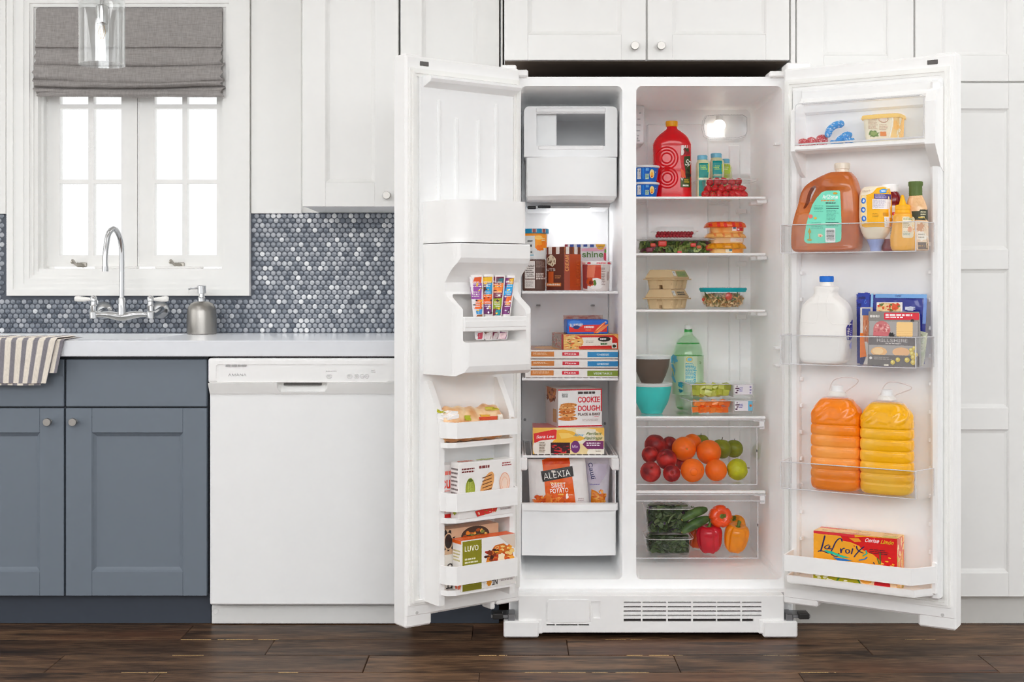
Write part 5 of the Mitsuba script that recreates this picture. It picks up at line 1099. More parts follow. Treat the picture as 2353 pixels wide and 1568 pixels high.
A = metres(t, 'left'); A.rect(0, 0, 1, 1, (196, 40, 40)); t.art('printed_side', A, None)
t = lcarton('frozen_meal_box', 'white frozen meal box picturing pickle, grilled fillet and onion, in the door bin', 516, 268, 912, -.112, .04, fbins[1], (238, 236, 234))
A = metres(t); A.lines(.05, .1, .28, .2, 2, (110, 40, 40), 3, .55).lines(.36, .08, .62, .16, 1, (130, 60, 60), 4, .6).lines(.78, .06, .98, .14, 2, (150, 60, 60), 5, .5)
A.ell(.2, .48, .085, .2, (150, 160, 50)).ell(.2, .48, .06, .18, (180, 190, 80)); [A.line([(.15 + .03 * i, .33), (.14 + .035 * i, .64)], .008, (120, 130, 30)) for i in range(4)]; A.ell(.2, .32, .04, .03, (90, 110, 30))
A.ell(.5, .45, .1, .26, (222, 160, 96), 20); [A.line([(.42, .3 + .06 * i), (.58, .26 + .06 * i)], .016, (110, 60, 26)) for i in range(6)]
A.ell(.82, .42, .095, .18, (240, 214, 196)).ring(.82, .42, .095, .18, .012, (230, 160, 130)).ring(.82, .44, .06, .12, .01, (236, 180, 150)).blob(.76, .64, .05, .04, (130, 170, 50), 4)
A.poly([(.28, .88), (.7, .82), (.66, .93), (.32, .98)], (206, 46, 36)).specks(.32, .84, .66, .95, 14, .014, [(120, 130, 50), (226, 140, 60), (240, 220, 190)], 5).lines(.74, .88, .98, .94, 1, (170, 160, 160), 6); t.art('printed_front', A, None)
A = metres(t, 'left'); A.lines(.1, .1, .9, .6, 7, (120, 110, 110), 3).blob(.5, .85, .2, .08, (150, 170, 50), 4); t.art('printed_side', A, None)
A = metres(t, 'top'); A.blob(.2, .4, .14, .3, (200, 120, 100), 3).blob(.55, .4, .14, .3, (170, 180, 110), 4); t.art('printed_top', A, None)
t = lcarton('frozen_meal_box', 'beige and white box with a teal side in the bottom bin of the freezer door', 374, 752, 800, -.068, .045, fbins[2], (206, 178, 150))
A = metres(t); A.rect(0, 0, 1, .42, (206, 172, 140)).rect(0, .42, 1, 1, (232, 228, 220)).blob(.15, .2, .09, .17, (50, 38, 34), 3, .4).ring(.15, .2, .08, .14, .02, (206, 172, 140)).ell(.6, .16, .24, .16, (70, 52, 40)).specks(.4, .06, .78, .2, 26, .03, [(220, 130, 40), (230, 180, 90), (120, 130, 60), (170, 80, 30)], 5).text('bibigo', .21, .99, .1, (40, 36, 36), w=.42, rot=-90, bold=True).lines(.05, .72, .13, .95, 3, (190, 50, 50), 7); t.art('printed_front', A, None)
A = metres(t, 'left'); A.rect(0, 0, 1, 1, (20, 140, 130)).rect(0, 0, 1, .36, (70, 60, 40)); t.art('printed_side', A, None)
t = lcarton('frozen_meal_box', 'white box with an orange top and an olive label in the bottom bin', 533, 828, 920, -.114, .042, fbins[2], (238, 236, 232))
A = metres(t); A.rect(.0, 0, 1, 1, (238, 236, 233)).rect(.02, .02, .37, .9, (138, 134, 30)).rect(.02, .9, .37, 1, (120, 116, 24)).text('LUVO', .06, .22, .1, (246, 244, 230), w=.25, bold=True).lines(.06, .36, .33, .62, 4, (226, 224, 190), 4, .5).rect(.05, .68, .3, .8, (226, 222, 200)).lines(.06, .7, .29, .78, 2, (150, 140, 100), 5)
A.poly([(.42, .62), (.48, .36), (.62, .18), (.78, .16), (.93, .3), (.98, .52), (.9, .7), (.45, .78)], (206, 110, 40)).specks(.44, .26, .66, .72, 40, .035, [(70, 30, 20), (130, 50, 24), (232, 160, 50), (180, 50, 26)], 6).specks(.64, .22, .95, .68, 50, .035, [(240, 170, 60), (226, 110, 34), (246, 210, 130), (200, 70, 30)], 7).blob(.73, .48, .07, .13, (246, 228, 196), 8).poly([(.68, .0), (1, .0), (1, .3), (.8, .12)], (222, 206, 192)).rect(.42, .84, .98, .98, (232, 230, 226)).blob(.5, .9, .05, .06, (214, 140, 40), 9).text('IN', .56, .96, .1, (40, 36, 34), w=.1, bold=True).lines(.72, .88, .97, .95, 1, (180, 170, 170), 8)
t.art('printed_front', A, None)
A = metres(t, 'left'); A.lines(.1, .2, .9, .45, 4, (190, 180, 120), 3).specks(.1, .8, .9, .95, 6, .08, [(220, 110, 80)], 4).rect(0, 0, 1, .07, (226, 96, 30)); t.art('printed_side', A, None)
A = metres(t, 'top'); A.rect(0, 0, 1, 1, (232, 94, 30)).lines(.06, .3, .6, .7, 2, (240, 150, 100), 5, .5); t.art('printed_top', A, None)

# ---------------------------------------------------------------- fridge compartment
G1, G2, G3, G4 = W.z(R1), W.z(R2), W.z(R3), W.z(R4)
zR1, zR2, zR3, zR4 = (at(0, v, YSh)[1] + .0004 for v in (451.5, 581.5, 711.5, 957))
def settle_loft(lo, z):
    d = z - lo.mesh.vertices[:, 2].min(); lo.mesh.apply_translation((0, 0, d)); lo.info[:, 0] += d; return lo
rc = np.random.default_rng(3)
def berry_mesh(seed, lump=.16, f=9, n=2, elong=1.0):
    m = trimesh.creation.icosphere(subdivisions=n); v = m.vertices
    q = meshkit.noise(v * f * .5 + seed * 7, seed) - .5
    m.vertices = v * (1 + lump * q[:, None]) * (1, 1, elong); return m
# yogurt cups
for i, (Ya, Yb, lab) in enumerate(((1240, 1418, 'lower of two stacked blue yogurt cups at the edge of the top shelf'), (1035, 1236, 'upper of two stacked blue yogurt cups at the edge of the top shelf'))):
    t = Thing('yogurt_cup', lab, 'yogurt cup', group='blue yogurt cups')
    h = Yb - Ya
    lo = settle_loft(Loft(G1, -.40, [(Ya + 26, 68, 384, 158, 2), (Ya + 34, 70, 382, 156, 2), (Yb - 6, 90, 356, 133, 2), (Yb, 94, 352, 129, 2)], 48), zR1 if i == 0 else zc_)
    t.part('cup', lo.mesh, (14, 96, 190), 'print', 40)
    rim_ = settle_loft(Loft(G1, -.40, [(Ya, 58, 392, 167, 2), (Ya + 5, 54, 396, 171, 2), (Ya + 20, 54, 396, 171, 2), (Ya + 27, 60, 390, 165, 2)], 48), lo.mesh.vertices[:, 2].max() - .0005)
    t.part('lid', rim_.mesh, (222, 224, 226), 'gloss', 40); zc_ = rim_.mesh.vertices[:, 2].max() + .0004
    A = Art(G1, -.43); y = Ya + 30
    A.bars(128, y + .1 * h, 170, y + .72 * h, False, 3 + i).rect(185, y + .1 * h, 205, y + .7 * h, (30, 130, 220)).rect(225, y + .08 * h, 262, y + .25 * h, (90, 160, 220)).rect(220, y + .42 * h, 264, y + .74 * h, (180, 210, 200)).lines(224, y + .45 * h, 262, y + .7 * h, 4, (50, 110, 70), 5)
    A.ell(302, y + .42 * h, 30, .27 * h, (244, 218, 150)).ell(302, y + .47 * h, 18, .16 * h, (250, 190, 70)).ell(300, y + .58 * h, 10, .06 * h, (220, 90, 30)).text('v', 338, y + .35 * h, 24, (240, 244, 250), slant=.2)
    t.art('printed_label', A, onto(lo), edge=24)
# red juice
t = Thing('juice_bottle', 'big red juice bottle with a yellow cap on the top fridge shelf', 'bottle')
rows = [(536, 486, 602, 52, 2), (552, 482, 604, 55, 2), (572, 482, 606, 56, 2.2), (590, 462, 628, 68, 2.2), (620, 424, 670, 90, 2.3), (655, 382, 712, 110, 2.4), (700, 346, 744, 125, 2.6), (740, 324, 764, 130, 2.8), (768, 315, 772, 130, 3), (780, 317, 770, 128, 3), (850, 318, 770, 128, 3.2), (1060, 322, 772, 128, 3.2), (1100, 324, 772, 127, 3.2), (1330, 322, 774, 128, 3.2), (1395, 324, 776, 127, 3.2), (1410, 330, 772, 122, 3.2), (1418, 345, 760, 110, 3)]
lo = settle_loft(Loft(G1, -.33, rows, 56, 60), zR1); t.part('bottle', lo.mesh, (216, 12, 24), 'gloss', 50)
cp_ = settle_loft(Loft(G1, -.33, [(476, 474, 608, 66, 2), (482, 468, 614, 70, 2), (526, 468, 614, 70, 2), (530, 472, 610, 68, 2), (536, 470, 612, 69, 2), (542, 474, 608, 66, 2)], 40), lo.mesh.vertices[:, 2].max() - .003); t.part('cap', cp_.mesh, (232, 160, 10), 'satin', 30)
emb = []
for X, Y, r_ in ((480, 960, 132), (480, 960, 96), (480, 960, 60), (488, 1195, 122), (488, 1195, 88), (488, 1195, 54)):
    a = np.linspace(0, 2 * np.pi, 49); x, z = G1.xz(X + r_ * np.cos(a), Y + r_ * np.sin(a), -.36); emb.append(tube(np.stack([x, lo.front(x, z, -.0012), z], 1), .0028, 6))
t.part('embossed_rings', cat_(emb), (216, 12, 24), 'gloss', 50, kind='stuff')
A = Art(G1, -.36); A.poly([(655, 805), (762, 800), (768, 1310), (660, 1305), (645, 1280), (655, 1060), (640, 960)], (206, 30, 36)).poly([(655, 805), (762, 800), (762, 850), (700, 840), (690, 920), (650, 930)], (238, 232, 228)).blob(720, 890, 36, 50, (150, 30, 40), 5, .4).blob(725, 860, 30, 22, (60, 70, 40), 6, .5).poly([(690, 940), (768, 930), (768, 1300), (715, 1195), (700, 1080), (685, 1020)], (58, 70, 36)).blob(735, 1150, 36, 50, (40, 40, 34), 7, .3).poly([(640, 1080), (690, 1120), (712, 1190), (660, 1190)], (226, 90, 40)).text('Sp', 696, 1045, 70, (244, 242, 236), w=70, slant=.3, bold=True).rect(645, 1200, 768, 1310, (70, 80, 30), 8).text('V', 648, 1230, 36, (244, 242, 240), bold=True).lines(690, 1215, 760, 1262, 2, (214, 180, 60), 5, .6).lines(672, 1278, 760, 1300, 1, (240, 240, 230), 6, .9)
t.art('printed_label', A, onto(lo), edge=30)
# three small bottles
for i, (x0, x1, yc, cx0, cx1, lc_, ly, lab) in enumerate(((836, 1000, 895, 848, 970, (0, 140, 130), -.36, 'small pale green drink bottle nearest the red juice bottle'), (1000, 1166, 858, 1010, 1140, (0, 146, 146), -.31, 'tallest small drink bottle with a teal label and blue cap'), (1132, 1262, 910, 1142, 1236, (170, 196, 50), -.25, 'small drink bottle with a lime label behind the strawberries'))):
    t = Thing('drink_bottle', lab, 'bottle', group='small drink bottles with blue caps')
    q_ = (x1 - x0) / 2; m_ = (cx0 + cx1) / 2; cw = (cx1 - cx0) / 2
    lo = settle_loft(Loft(G1, ly, [(yc + 52, m_ - cw * .9, m_ + cw * .9, cw * .9, 2), (yc + 62, m_ - cw * .95, m_ + cw * .95, cw * .95, 2), (yc + 92, x0 + 6, x1 - 6, q_ * .88, 3), (yc + 125, x0, x1, q_, 4), (1405, x0, x1, q_, 4), (1418, x0 + 5, x1 - 5, q_ * .9, 4)], 40, 30), zR1)
    t.part('bottle', lo.mesh, varied((214, 214, 166), .08, 30, i, (226, 230, 196)), 'gloss', 50)
    cp_ = settle_loft(Loft(G1, ly, [(yc, cx0 + 8, cx1 - 8, cw * .86, 2), (yc + 8, cx0, cx1, cw, 2), (yc + 50, cx0, cx1, cw, 2), (yc + 55, cx0 + 4, cx1 - 4, cw * .95, 2)], 32), lo.mesh.vertices[:, 2].max() - .002); t.part('cap', cp_.mesh, (120, 190, 216), 'satin', 40)
    A = Art(G1, ly - .02); l0, l1 = x0 + 32, x1 - 22; A.poly([(l0, 990 + 30 * (i == 0) + 40 * (i == 2)), (l1, 990 + 30 * (i == 0) + 40 * (i == 2)), (l1 + 6, 1120), (l1, 1195), (l0, 1195)], lc_).lines(l0 + 10, 1050, l1 - 10, 1105, 3, (190, 220, 90) if i < 2 else (226, 236, 190), i, .5).rect(l0, 1225, l1 - 30, 1415, lc_).rect(l1 - 4, 1030, l1 + 8, 1130, (190, 210, 60))
    t.art('printed_label', A, onto(lo), edge=24)
# strawberries in a clear box
def clamshell(name, lab, fr, ly, Yt, Yf, Yb, X0, X1, F0, F1_, d, z, e=5, col='shell', lid=None):
    """clear food box: lid top Yt, flange Yf, bottom Yb; body X0..X1, flange F0..F1_; d half depth"""
    t = Thing(name, lab, 'food box')
    b = Loft(fr, ly, [(Yf + 6, X0 - 14, X1 + 14, d + 8, e), (Yb - 14, X0 + 12, X1 - 12, d - 8, e), (Yb, X0 + 26, X1 - 26, d - 24, e)], 44); dz = z - b.mesh.vertices[:, 2].min(); settle_loft(b, z)
    t.part('base', b.mesh, mat=col, smooth=40)
    l = Loft(fr, ly, [(Yt, X0 + 30, X1 - 30, d - 26, e), (Yt + 8, X0 + 12, X1 - 12, d - 10, e), (Yf - 4, X0 - 4, X1 + 4, d, e)], 44); l.mesh.apply_translation((0, 0, dz)); l.info[:, 0] += dz
    k = t.part('lid', l.mesh, **(lid or dict(mat=col)), smooth=40)
    f = Loft(fr, ly, [(Yf - 4, F0, F1_, d + 14, e), (Yf + 5, F0, F1_, d + 14, e)], 60, caps=False); f.mesh.apply_translation((0, 0, dz)); v_ = f.mesh.vertices; t.part('flange', tube(np.vstack([(v_[:60] + v_[60:120]) / 2, (v_[:2] + v_[60:62]) / 2]), .0009, 6), (222, 222, 222), 'edge', 40)
    t.base, t.lid, t.dz = b, l, dz; return t
bx1 = clamshell('strawberry_box', 'clear plastic box of strawberries on the top fridge shelf', G1, -.375, 1150, 1215, 1418, 900, 1460, 822, 1545, 290, zR1 + .0002)
ORD = ('first', 'second', 'third', 'fourth', 'fifth', 'sixth', 'seventh', 'eighth', 'ninth', 'tenth', 'eleventh', 'twelfth')
sm = berry_mesh(3, .10, 14, 3); sm.vertices[:, 0:2] *= (1 - .42 * np.clip((-sm.vertices[:, 2:3] + .15), 0, 1)); sm.vertices[:, 2] *= 1.15
def berry_col(v):
    q_ = meshkit.noise(v * 9, 2); return np.where((q_ > .86)[:, None], lin((236, 150, 90)), lin((196, 26, 34)) * (.75 + .5 * meshkit.noise(v * 2.2, 4))[:, None])
straw = {'fruit': shape(sm, berry_col, 'gloss', True)}
cal = [hull([(.0, 0, .95), (.5 * math.cos(a) + .12 * math.sin(a), .5 * math.sin(a) - .12 * math.cos(a), .9), (.85 * math.cos(a), .85 * math.sin(a), .98), (.5 * math.cos(a) - .12 * math.sin(a), .5 * math.sin(a) + .12 * math.cos(a), .9), (.3 * math.cos(a), .3 * math.sin(a), 1.05)]) for a in np.arange(6) * math.pi / 3]
straw['calyx'] = shape(cat_(cal), (84, 120, 40), 'satin', 30)
rr = random.Random(8)
SB = [(945, 1366), (1035, 1378), (1112, 1368), (1190, 1372), (1268, 1370), (1345, 1368), (1408, 1376), (990, 1298), (1072, 1290), (1150, 1300), (1232, 1288), (1312, 1296), (1392, 1300), (1020, 1215), (1110, 1208), (1192, 1200), (1282, 1216), (1370, 1206)]
where = ['front bottom row', 'middle row', 'top row']
for i, (X, Y) in enumerate(SB):
    x, z = G1.xz(X, Y, -.415); row = 0 if i < 7 else 1 if i < 13 else 2
    copy_of('strawberry', f'{ORD[i - (0, 7, 13)[row]]} red strawberry from the juice bottle side, {where[row]} of the clear box', 'strawberry', straw, (x, -.405 + .012 * row, float(z) + bx1.dz), (rr.uniform(90, 200), rr.uniform(-40, 40), rr.uniform(0, 360)), rr.uniform(.0112, .0138), 'strawberries in the clear box')
# shelf 2: salad bowl, berry box, fruit cups
t = clamshell('salad_container', 'wide clear plastic container of green salad on the second fridge shelf', G2, -.335, 548, 572, 738, 130, 1040, 88, 1066, 290, zR2)
def leaf_mass(fr, ly, X0, X1, Y0, Y1, d, n, cols, size, seed, dz=0.0, e=4, pick=None):
    """loose salad: many small curled leaves in a rounded slab (stuff)"""
    g = np.random.default_rng(seed); V, F_, C = [], [], []; k = 0
    a = np.linspace(-1, 1, 5)
    for i in range(n):
        while True:
            p = g.random(3) * 2 - 1
            if abs(p[0]) ** e + abs(p[1]) ** e + abs(p[2]) ** e < 1: break
        x, z = fr.xz((X0 + X1) / 2 + p[0] * (X1 - X0) * .47, (Y0 + Y1) / 2 - p[2] * (Y1 - Y0) / 2, ly); y = ly + p[1] * d
        s_ = size * (.6 + .8 * g.random()); L = np.array([[u * s_ * (1 - .5 * (v * v)), v * s_ * 1.2, .35 * s_ * (u * u - v * v * .6)] for v in a for u in (-.7, 0, .7)])
        q_ = np.linalg.qr(g.normal(size=(3, 3)))[0]; L = L @ q_ + (float(x), y, float(z) + dz)
        idx = np.arange(15).reshape(5, 3); qd = np.stack([idx[:-1, :-1], idx[1:, :-1], idx[1:, 1:], idx[:-1, 1:]], -1).reshape(-1, 4)
        f = np.vstack([qd[:, [0, 1, 2]], qd[:, [0, 2, 3]]]); xa_, xb_ = fr.x(X0, ly), fr.x(X1, ly); L[:, 0] = np.clip(L[:, 0], xa_ + .001 * g.random(15), xb_ - .001 * g.random(15)); L[:, 1] = np.clip(L[:, 1], ly - d - .002 * g.random(15), ly + d); L[:, 2] = np.minimum(L[:, 2], float(fr.zz((X0 + X1) / 2, Y0, ly)) + dz - .001); L[:, 2] = np.maximum(L[:, 2], float(fr.zz((X0 + X1) / 2, Y1, ly)) + dz + .0012); V.append(L); F_.append(f + k); k += 15
        C.append(np.broadcast_to(lin(cols[g.integers(len(cols))]) * (.75 + .5 * g.random()), (15, 3)))
    return trimesh.Trimesh(np.vstack(V), np.vstack(F_), process=False), np.vstack(C)
GREENS = [(96, 120, 44), (120, 140, 60), (74, 98, 36), (140, 152, 84), (60, 84, 34)]
m, c = leaf_mass(G2, -.335, 150, 1020, 582, 728, .046, 1100, GREENS + [(96, 46, 60)], .012, 3, t.dz, 6)
s_ = Thing('salad_leaves', 'mixed green salad leaves inside the wide clear container', 'salad', kind='stuff'); s_.part('', m, c, 'satin', True)
for i, (X, Y, w_, c_) in enumerate(((425, 615, 52, (216, 60, 50)), (312, 632, 32, (206, 70, 50)), (795, 632, 34, (214, 64, 52)), (862, 655, 26, (196, 90, 50)), (990, 668, 44, (206, 50, 46)), (270, 690, 42, (110, 30, 50)), (630, 720, 26, (200, 60, 60)))):
    x, z = G2.xz(X, Y, -.375); k_ = w_ * .19129 / 733
    t2 = Thing('tomato_piece' if i != 5 else 'beet_piece', ['largest red tomato wedge in the salad container', 'red tomato piece near the cut edge of the salad', 'tomato piece beside dark olives in the salad', 'orange-red tomato sliver in the salad', 'red tomato strip at the far end of the salad', 'dark purple beet piece in the salad', 'small red piece at the bottom of the salad'][i], 'vegetable')
    t2.part('', rbx(float(x) - k_, float(x) + k_, -.390, -.372, float(z) + t.dz - k_ * .7, float(z) + t.dz + k_ * .7, k_ * .4), c_, 'gloss', 40)
zsal = t.lid.mesh.vertices[:, 2].max() + .0006
t = clamshell('raspberry_box', 'small clear box of red berries on top of the salad container', G2, -.335, 408, 462, 536, 338, 806, 296, 846, 190, zsal)
rb = {'': shape(berry_mesh(5, .34, 13, 3), varied((150, 22, 36), .3, 3, 2), 'satin', True)}
kk = 0
for r_, Y in enumerate((512, 478)):
    for X in range(368, 800, 40):
        x, z = G2.xz(X + 14 * (r_ % 2), Y, -.375); kk += 1
        copy_of('raspberry', f'{ORD[(X - 368) // 40]} raspberry from the centre wall, {("lower", "upper")[r_]} row of the small clear box', 'raspberry', rb['']
                , (x, -.372, float(z) + t.dz), (rr.uniform(0, 360), rr.uniform(0, 360), 0), .0056, 'raspberries in the clear box')
zc_ = zR2
for i, (Ya, Yf, Yb, cb_c, fl_c, lab) in enumerate(((620, 684, 738, (232, 140, 40), (226, 150, 10), 'bottom fruit cup of the stack of three, with a yellow rim'), (494, 552, 616, (230, 190, 150), (236, 176, 96), 'middle fruit cup of the stack of three, with a pale orange rim'), (362, 430, 492, (232, 124, 14), (226, 92, 20), 'top fruit cup of the stack of three, with an orange foil lid'))):
    t = Thing('fruit_cup', lab, 'fruit cup', group='stacked fruit cups')
    lo = settle_loft(Loft(G2, -.36, [(Yf - 4, 986, 1402, 175, 3), (Yb - 4, 996, 1392, 168, 3), (Yb, 1000, 1388, 164, 3)], 40), zc_)
    t.part('cup', lo.mesh, varied(cb_c, .25, 50, i, (240, 200, 130)), 'gloss', 40)
    fl2 = settle_loft(Loft(G2, -.36, [(Ya, 980, 1380, 180, 3), (Ya + 22, 950, 1412, 205, 3), (Yf - 10, 930, 1428, 215, 3), (Yf, 938, 1420, 208, 3)], 40), lo.mesh.vertices[:, 2].max() - .0006)
    k = t.part('foil_lid', fl2.mesh, varied(fl_c, .18, 50, i + 5), 'gloss', 40); zc_ = fl2.mesh.vertices[:, 2].max() + .0003
    A = Art(G2, -.40)
    if i == 2: [A.poly([(x, 374), (x + 34, 374), (x + 44, 432), (x + 8, 432)], (214, 44, 34)) for x in (985, 1075, 1155, 1255, 1340)]
    else: [A.poly([(x, Ya + 10), (x + 26, Ya + 10), (x + 34, Yf), (x + 8, Yf)], (220, 130, 70) if i else (206, 130, 10)) for x in (1040, 1140, 1240, 1330)]
    t.art(k + '__stripes', A, onto(fl2), edge=20)
    A = Art(G2, -.38)
    if i == 2: A.rect(1248, 430, 1385, 480, (240, 220, 210)).rect(1262, 432, 1295, 456, (70, 110, 150)).rect(1306, 438, 1388, 478, (204, 36, 40)).lines(1315, 452, 1350, 468, 1, (250, 240, 240), 4, .9)
    elif i == 1: A.rect(1230, 562, 1390, 610, (238, 224, 212)).lines(1300, 585, 1385, 600, 1, (220, 130, 110), 5)
    else: A.rect(1170, 694, 1250, 736, (240, 226, 200)).rect(1215, 698, 1250, 720, (90, 130, 150)).rect(1260, 694, 1380, 736, (234, 150, 70))
    t.art('printed_label', A, onto(lo), edge=20)
# shelf 3: egg cartons, glass bowl
PULP = (206, 180, 140)
def pulp(v): return lin(PULP) * (0.84 + .32 * meshkit.fbm(v * 90, 3, 4))[:, None]
zc_ = zR3
for i, lab in enumerate(('lower pulp egg carton of the stacked pair, with black print', 'upper pulp egg carton of the stacked pair, with a green print')):
    x0, _ = G2.xz(212 - 4 * (1 - i), 0, -.375); f = W.sub(float(x0), -.375, -28); w_, d_ = .098, .148
    t = Thing('egg_carton', lab, 'egg carton', f, 'stacked egg cartons')
    hb, hl = .031 - .001 * i, .0305
    cups = []
    for a in range(2):
        for b in range(3):
            cx_, cy_ = w_ * (.27 + .46 * a), d_ * (.19 + .31 * b); s8 = np.arange(12) * np.pi / 6
            r0_, r1_ = .0185, .0238; q_ = lambda r_, z: np.stack([cx_ + r_ * np.sign(np.cos(s8)) * np.abs(np.cos(s8)) ** .7, cy_ + r_ * np.sign(np.sin(s8)) * np.abs(np.sin(s8)) ** .7, np.full(12, z)], 1)
            cups.append(hull(np.vstack([q_(r0_ * .9, zc_), q_(r0_, zc_ + .002), q_(r1_, zc_ + hb)])))
    cups.append(hull(np.vstack([bx(.010, w_ - .010, .010, d_ - .010, zc_ + .012, zc_ + hb, 0).vertices])))
    t.part('cups', cat_(cups), pulp, 'matte', 30)
    t.part('flange', bx(-.003, w_ + .003, -.003, d_ + .003, zc_ + hb - .001, zc_ + hb + .003, .001), pulp, 'matte', 0)
    lid = hull(np.vstack([rbx(.002, w_ - .002, .002, d_ - .002, zc_ + hb + .003, zc_ + hb + .009, .003).vertices, rbx(.012, w_ - .012, .012, d_ - .012, zc_ + hb + hl - .006, zc_ + hb + hl, .003).vertices]))
    lk = t.part('lid', lid, pulp, 'matte', 20)
    zt0, zt1 = zc_ + hb + .008, zc_ + hb + hl - .003
    def slope(x, z, off):                                   # x runs along the long face, z up it
        s_ = (z - zt0) / (zt1 - zt0); return np.stack([w_ - .0018 - .0098 * s_ + off, x, z], 1)
    A = Art(None); zz_ = lambda q_: zt0 + (zt1 - zt0) * q_
    A.rect(.010, zz_(.15), .034, zz_(.95), (220, 220, 214)).bars(.013, zz_(.5), .03, zz_(.9), True, 4)
    if i: A.rect(.042, zz_(.05), .132, zz_(.95), (150, 160, 96), .002).lines(.05, zz_(.2), .125, zz_(.85), 3, (90, 130, 70), 5)
    else: A.line([(.042, zz_(.1)), (.13, zz_(.1))], .0007, (90, 80, 66)).lines(.05, zz_(.25), .13, zz_(.9), 2, (70, 62, 54), 6, .6).line([(.042, zz_(.1)), (.042, zz_(.9))], .0007, (90, 80, 66))
    t.art(lk + '__printed_label', A, slope, mat='print')
    zc_ += hb + hl + .0006
t = Thing('glass_bowl', 'round glass bowl of pasta salad with a teal lid on the third fridge shelf', 'bowl')
go = settle_loft(Loft(G2, -.37, [(1208, 898, 1418, 250, 2), (1260, 900, 1416, 249, 2), (1340, 914, 1404, 240, 2), (1385, 932, 1386, 222, 2), (1408, 962, 1356, 190, 2), (1416, 1000, 1320, 150, 2)], 56, 24), zR3)
t.part('bowl', go.mesh, mat='glass', smooth=50)
lo = Loft(G2, -.37, [(1155, 886, 1430, 262, 2), (1162, 876, 1438, 270, 2), (1178, 874, 1440, 271, 2), (1206, 888, 1426, 258, 2)], 56); settle_loft(lo, go.mesh.vertices[:, 2].max() - .0012); t.part('lid', lo.mesh, (0, 158, 168), 'satin', 40)
dz = go.mesh.vertices[:, 2].max() - G2.zz(1150, 1208, -.37)
m, c = leaf_mass(G2, -.37, 915, 1400, 1222, 1396, .062, 2600, [(226, 190, 130), (216, 170, 104), (236, 206, 156), (206, 150, 90), (230, 200, 150), (150, 140, 80)], .0034, 11, dz, 3)
s_ = Thing('pasta_salad', 'pale pasta salad filling the glass bowl', 'pasta', kind='stuff'); s_.part('', m, c, 'satin', True)
for i, (P, c_, nm, lab) in enumerate((([(960, 1215), (990, 1280), (1030, 1320)], (70, 86, 36), 'basil_leaf', 'dark green leaf at one side of the glass bowl'), ([(1060, 1240), (1110, 1290), (1170, 1310)], (80, 100, 40), 'basil_leaf', 'broad green leaf in the middle of the glass bowl'), ([(1340, 1215), (1320, 1280), (1260, 1320)], (84, 96, 40), 'basil_leaf', 'curved green leaf beside the tomato in the glass bowl'))):
    p3 = [(float(G2.xz(X, Y, -.43)[0]), float(go.front(*[q_ + (0, dz)[n_] for n_, q_ in enumerate(map(float, G2.xz(X, Y, -.43)))])) + .007, float(G2.xz(X, Y, -.43)[1]) + dz) for j, (X, Y) in enumerate(P)]
    t2 = Thing(nm, lab, 'leaf'); t2.part('', tube(spline(p3, 10), [.001, .002, .003, .0036, .004, .004, .0036, .003, .002, .001], 8), c_, 'satin', 50)
for X, Y, r_, lab in ((1228, 1265, 42, 'halved red tomato against the front of the glass bowl'), (950, 1305, 20, 'small red pepper piece low in the glass bowl')):
    x, z = G2.xz(X, Y, -.43); k_ = r_ * .19129 / 742; t2 = Thing('tomato_half', lab, 'tomato'); m = trimesh.creation.icosphere(subdivisions=3, radius=k_); m.apply_scale((1, .35, 1.1)); m.apply_translation((float(x), float(go.front(float(x), float(z) + dz)) + k_ * .35 + .004, float(z) + dz)); t2.part('', m, (206, 64, 40), 'gloss', True)
# shelf 4
def bowl(name, lab, rows, z, color, lidrows, ly):
    t = Thing(name, lab, 'bowl'); lo = settle_loft(Loft(G3, ly, rows, 56, 30), z); t.part('bowl', lo.mesh, color, 'satin', 50)
    l = settle_loft(Loft(G3, ly, lidrows, 56), lo.mesh.vertices[:, 2].max() - .004); t.part('lid', l.mesh, (214, 222, 222), 'gloss', 40, label='clear lid'); return l.mesh.vertices[:, 2].max()
zt_ = bowl('storage_bowl', 'turquoise storage bowl with a clear lid on the lowest glass shelf', [(990, 64, 538, 230, 2), (1060, 74, 528, 222, 2), (1180, 104, 500, 195, 2), (1260, 140, 464, 160, 2), (1310, 168, 436, 132, 2), (1330, 176, 428, 124, 2)], zR4, (64, 196, 190), [(962, 62, 540, 234, 2), (970, 54, 548, 240, 2), (990, 56, 546, 238, 2), (1000, 64, 538, 230, 2)], -.36)
bowl('storage_bowl', 'brown storage bowl with a clear lid stacked on the turquoise bowl', [(660, 84, 518, 208, 2), (740, 92, 510, 200, 2), (850, 122, 478, 172, 2), (920, 154, 448, 142, 2), (968, 178, 424, 120, 2)], zt_ - .0005, (98, 84, 74), [(625, 80, 522, 214, 2), (634, 72, 530, 222, 2), (664, 76, 526, 218, 2)], -.36)
t = Thing('soda_bottle', 'large clear green soda bottle with a white cap on the lowest glass shelf', 'bottle')
rows = [(296, 700, 780, 38, 2), (318, 692, 788, 46, 2), (345, 690, 790, 48, 2), (385, 655, 826, 82, 2), (430, 612, 866, 124, 2), (480, 584, 894, 152, 2), (540, 566, 910, 170, 2), (600, 556, 918, 179, 2), (760, 556, 918, 179, 2), (950, 556, 918, 179, 2), (1070, 570, 904, 166, 2), (1100, 578, 896, 158, 2), (1180, 584, 890, 152, 2), (1235, 596, 878, 140, 2), (1262, 624, 850, 112, 2)]
lo = settle_loft(Loft(G3, -.265, rows, 48, 60), zR4); t.part('bottle', lo.mesh, mat='green', smooth=50)
nk = settle_loft(Loft(G3, -.265, [(300, 694, 786, 44, 2), (312, 690, 790, 47, 2), (340, 691, 789, 47, 2)], 40), lo.mesh.vertices[:, 2].max() - .0085); t.part('neck_ring', nk.mesh, mat='dkgreen', smooth=40)
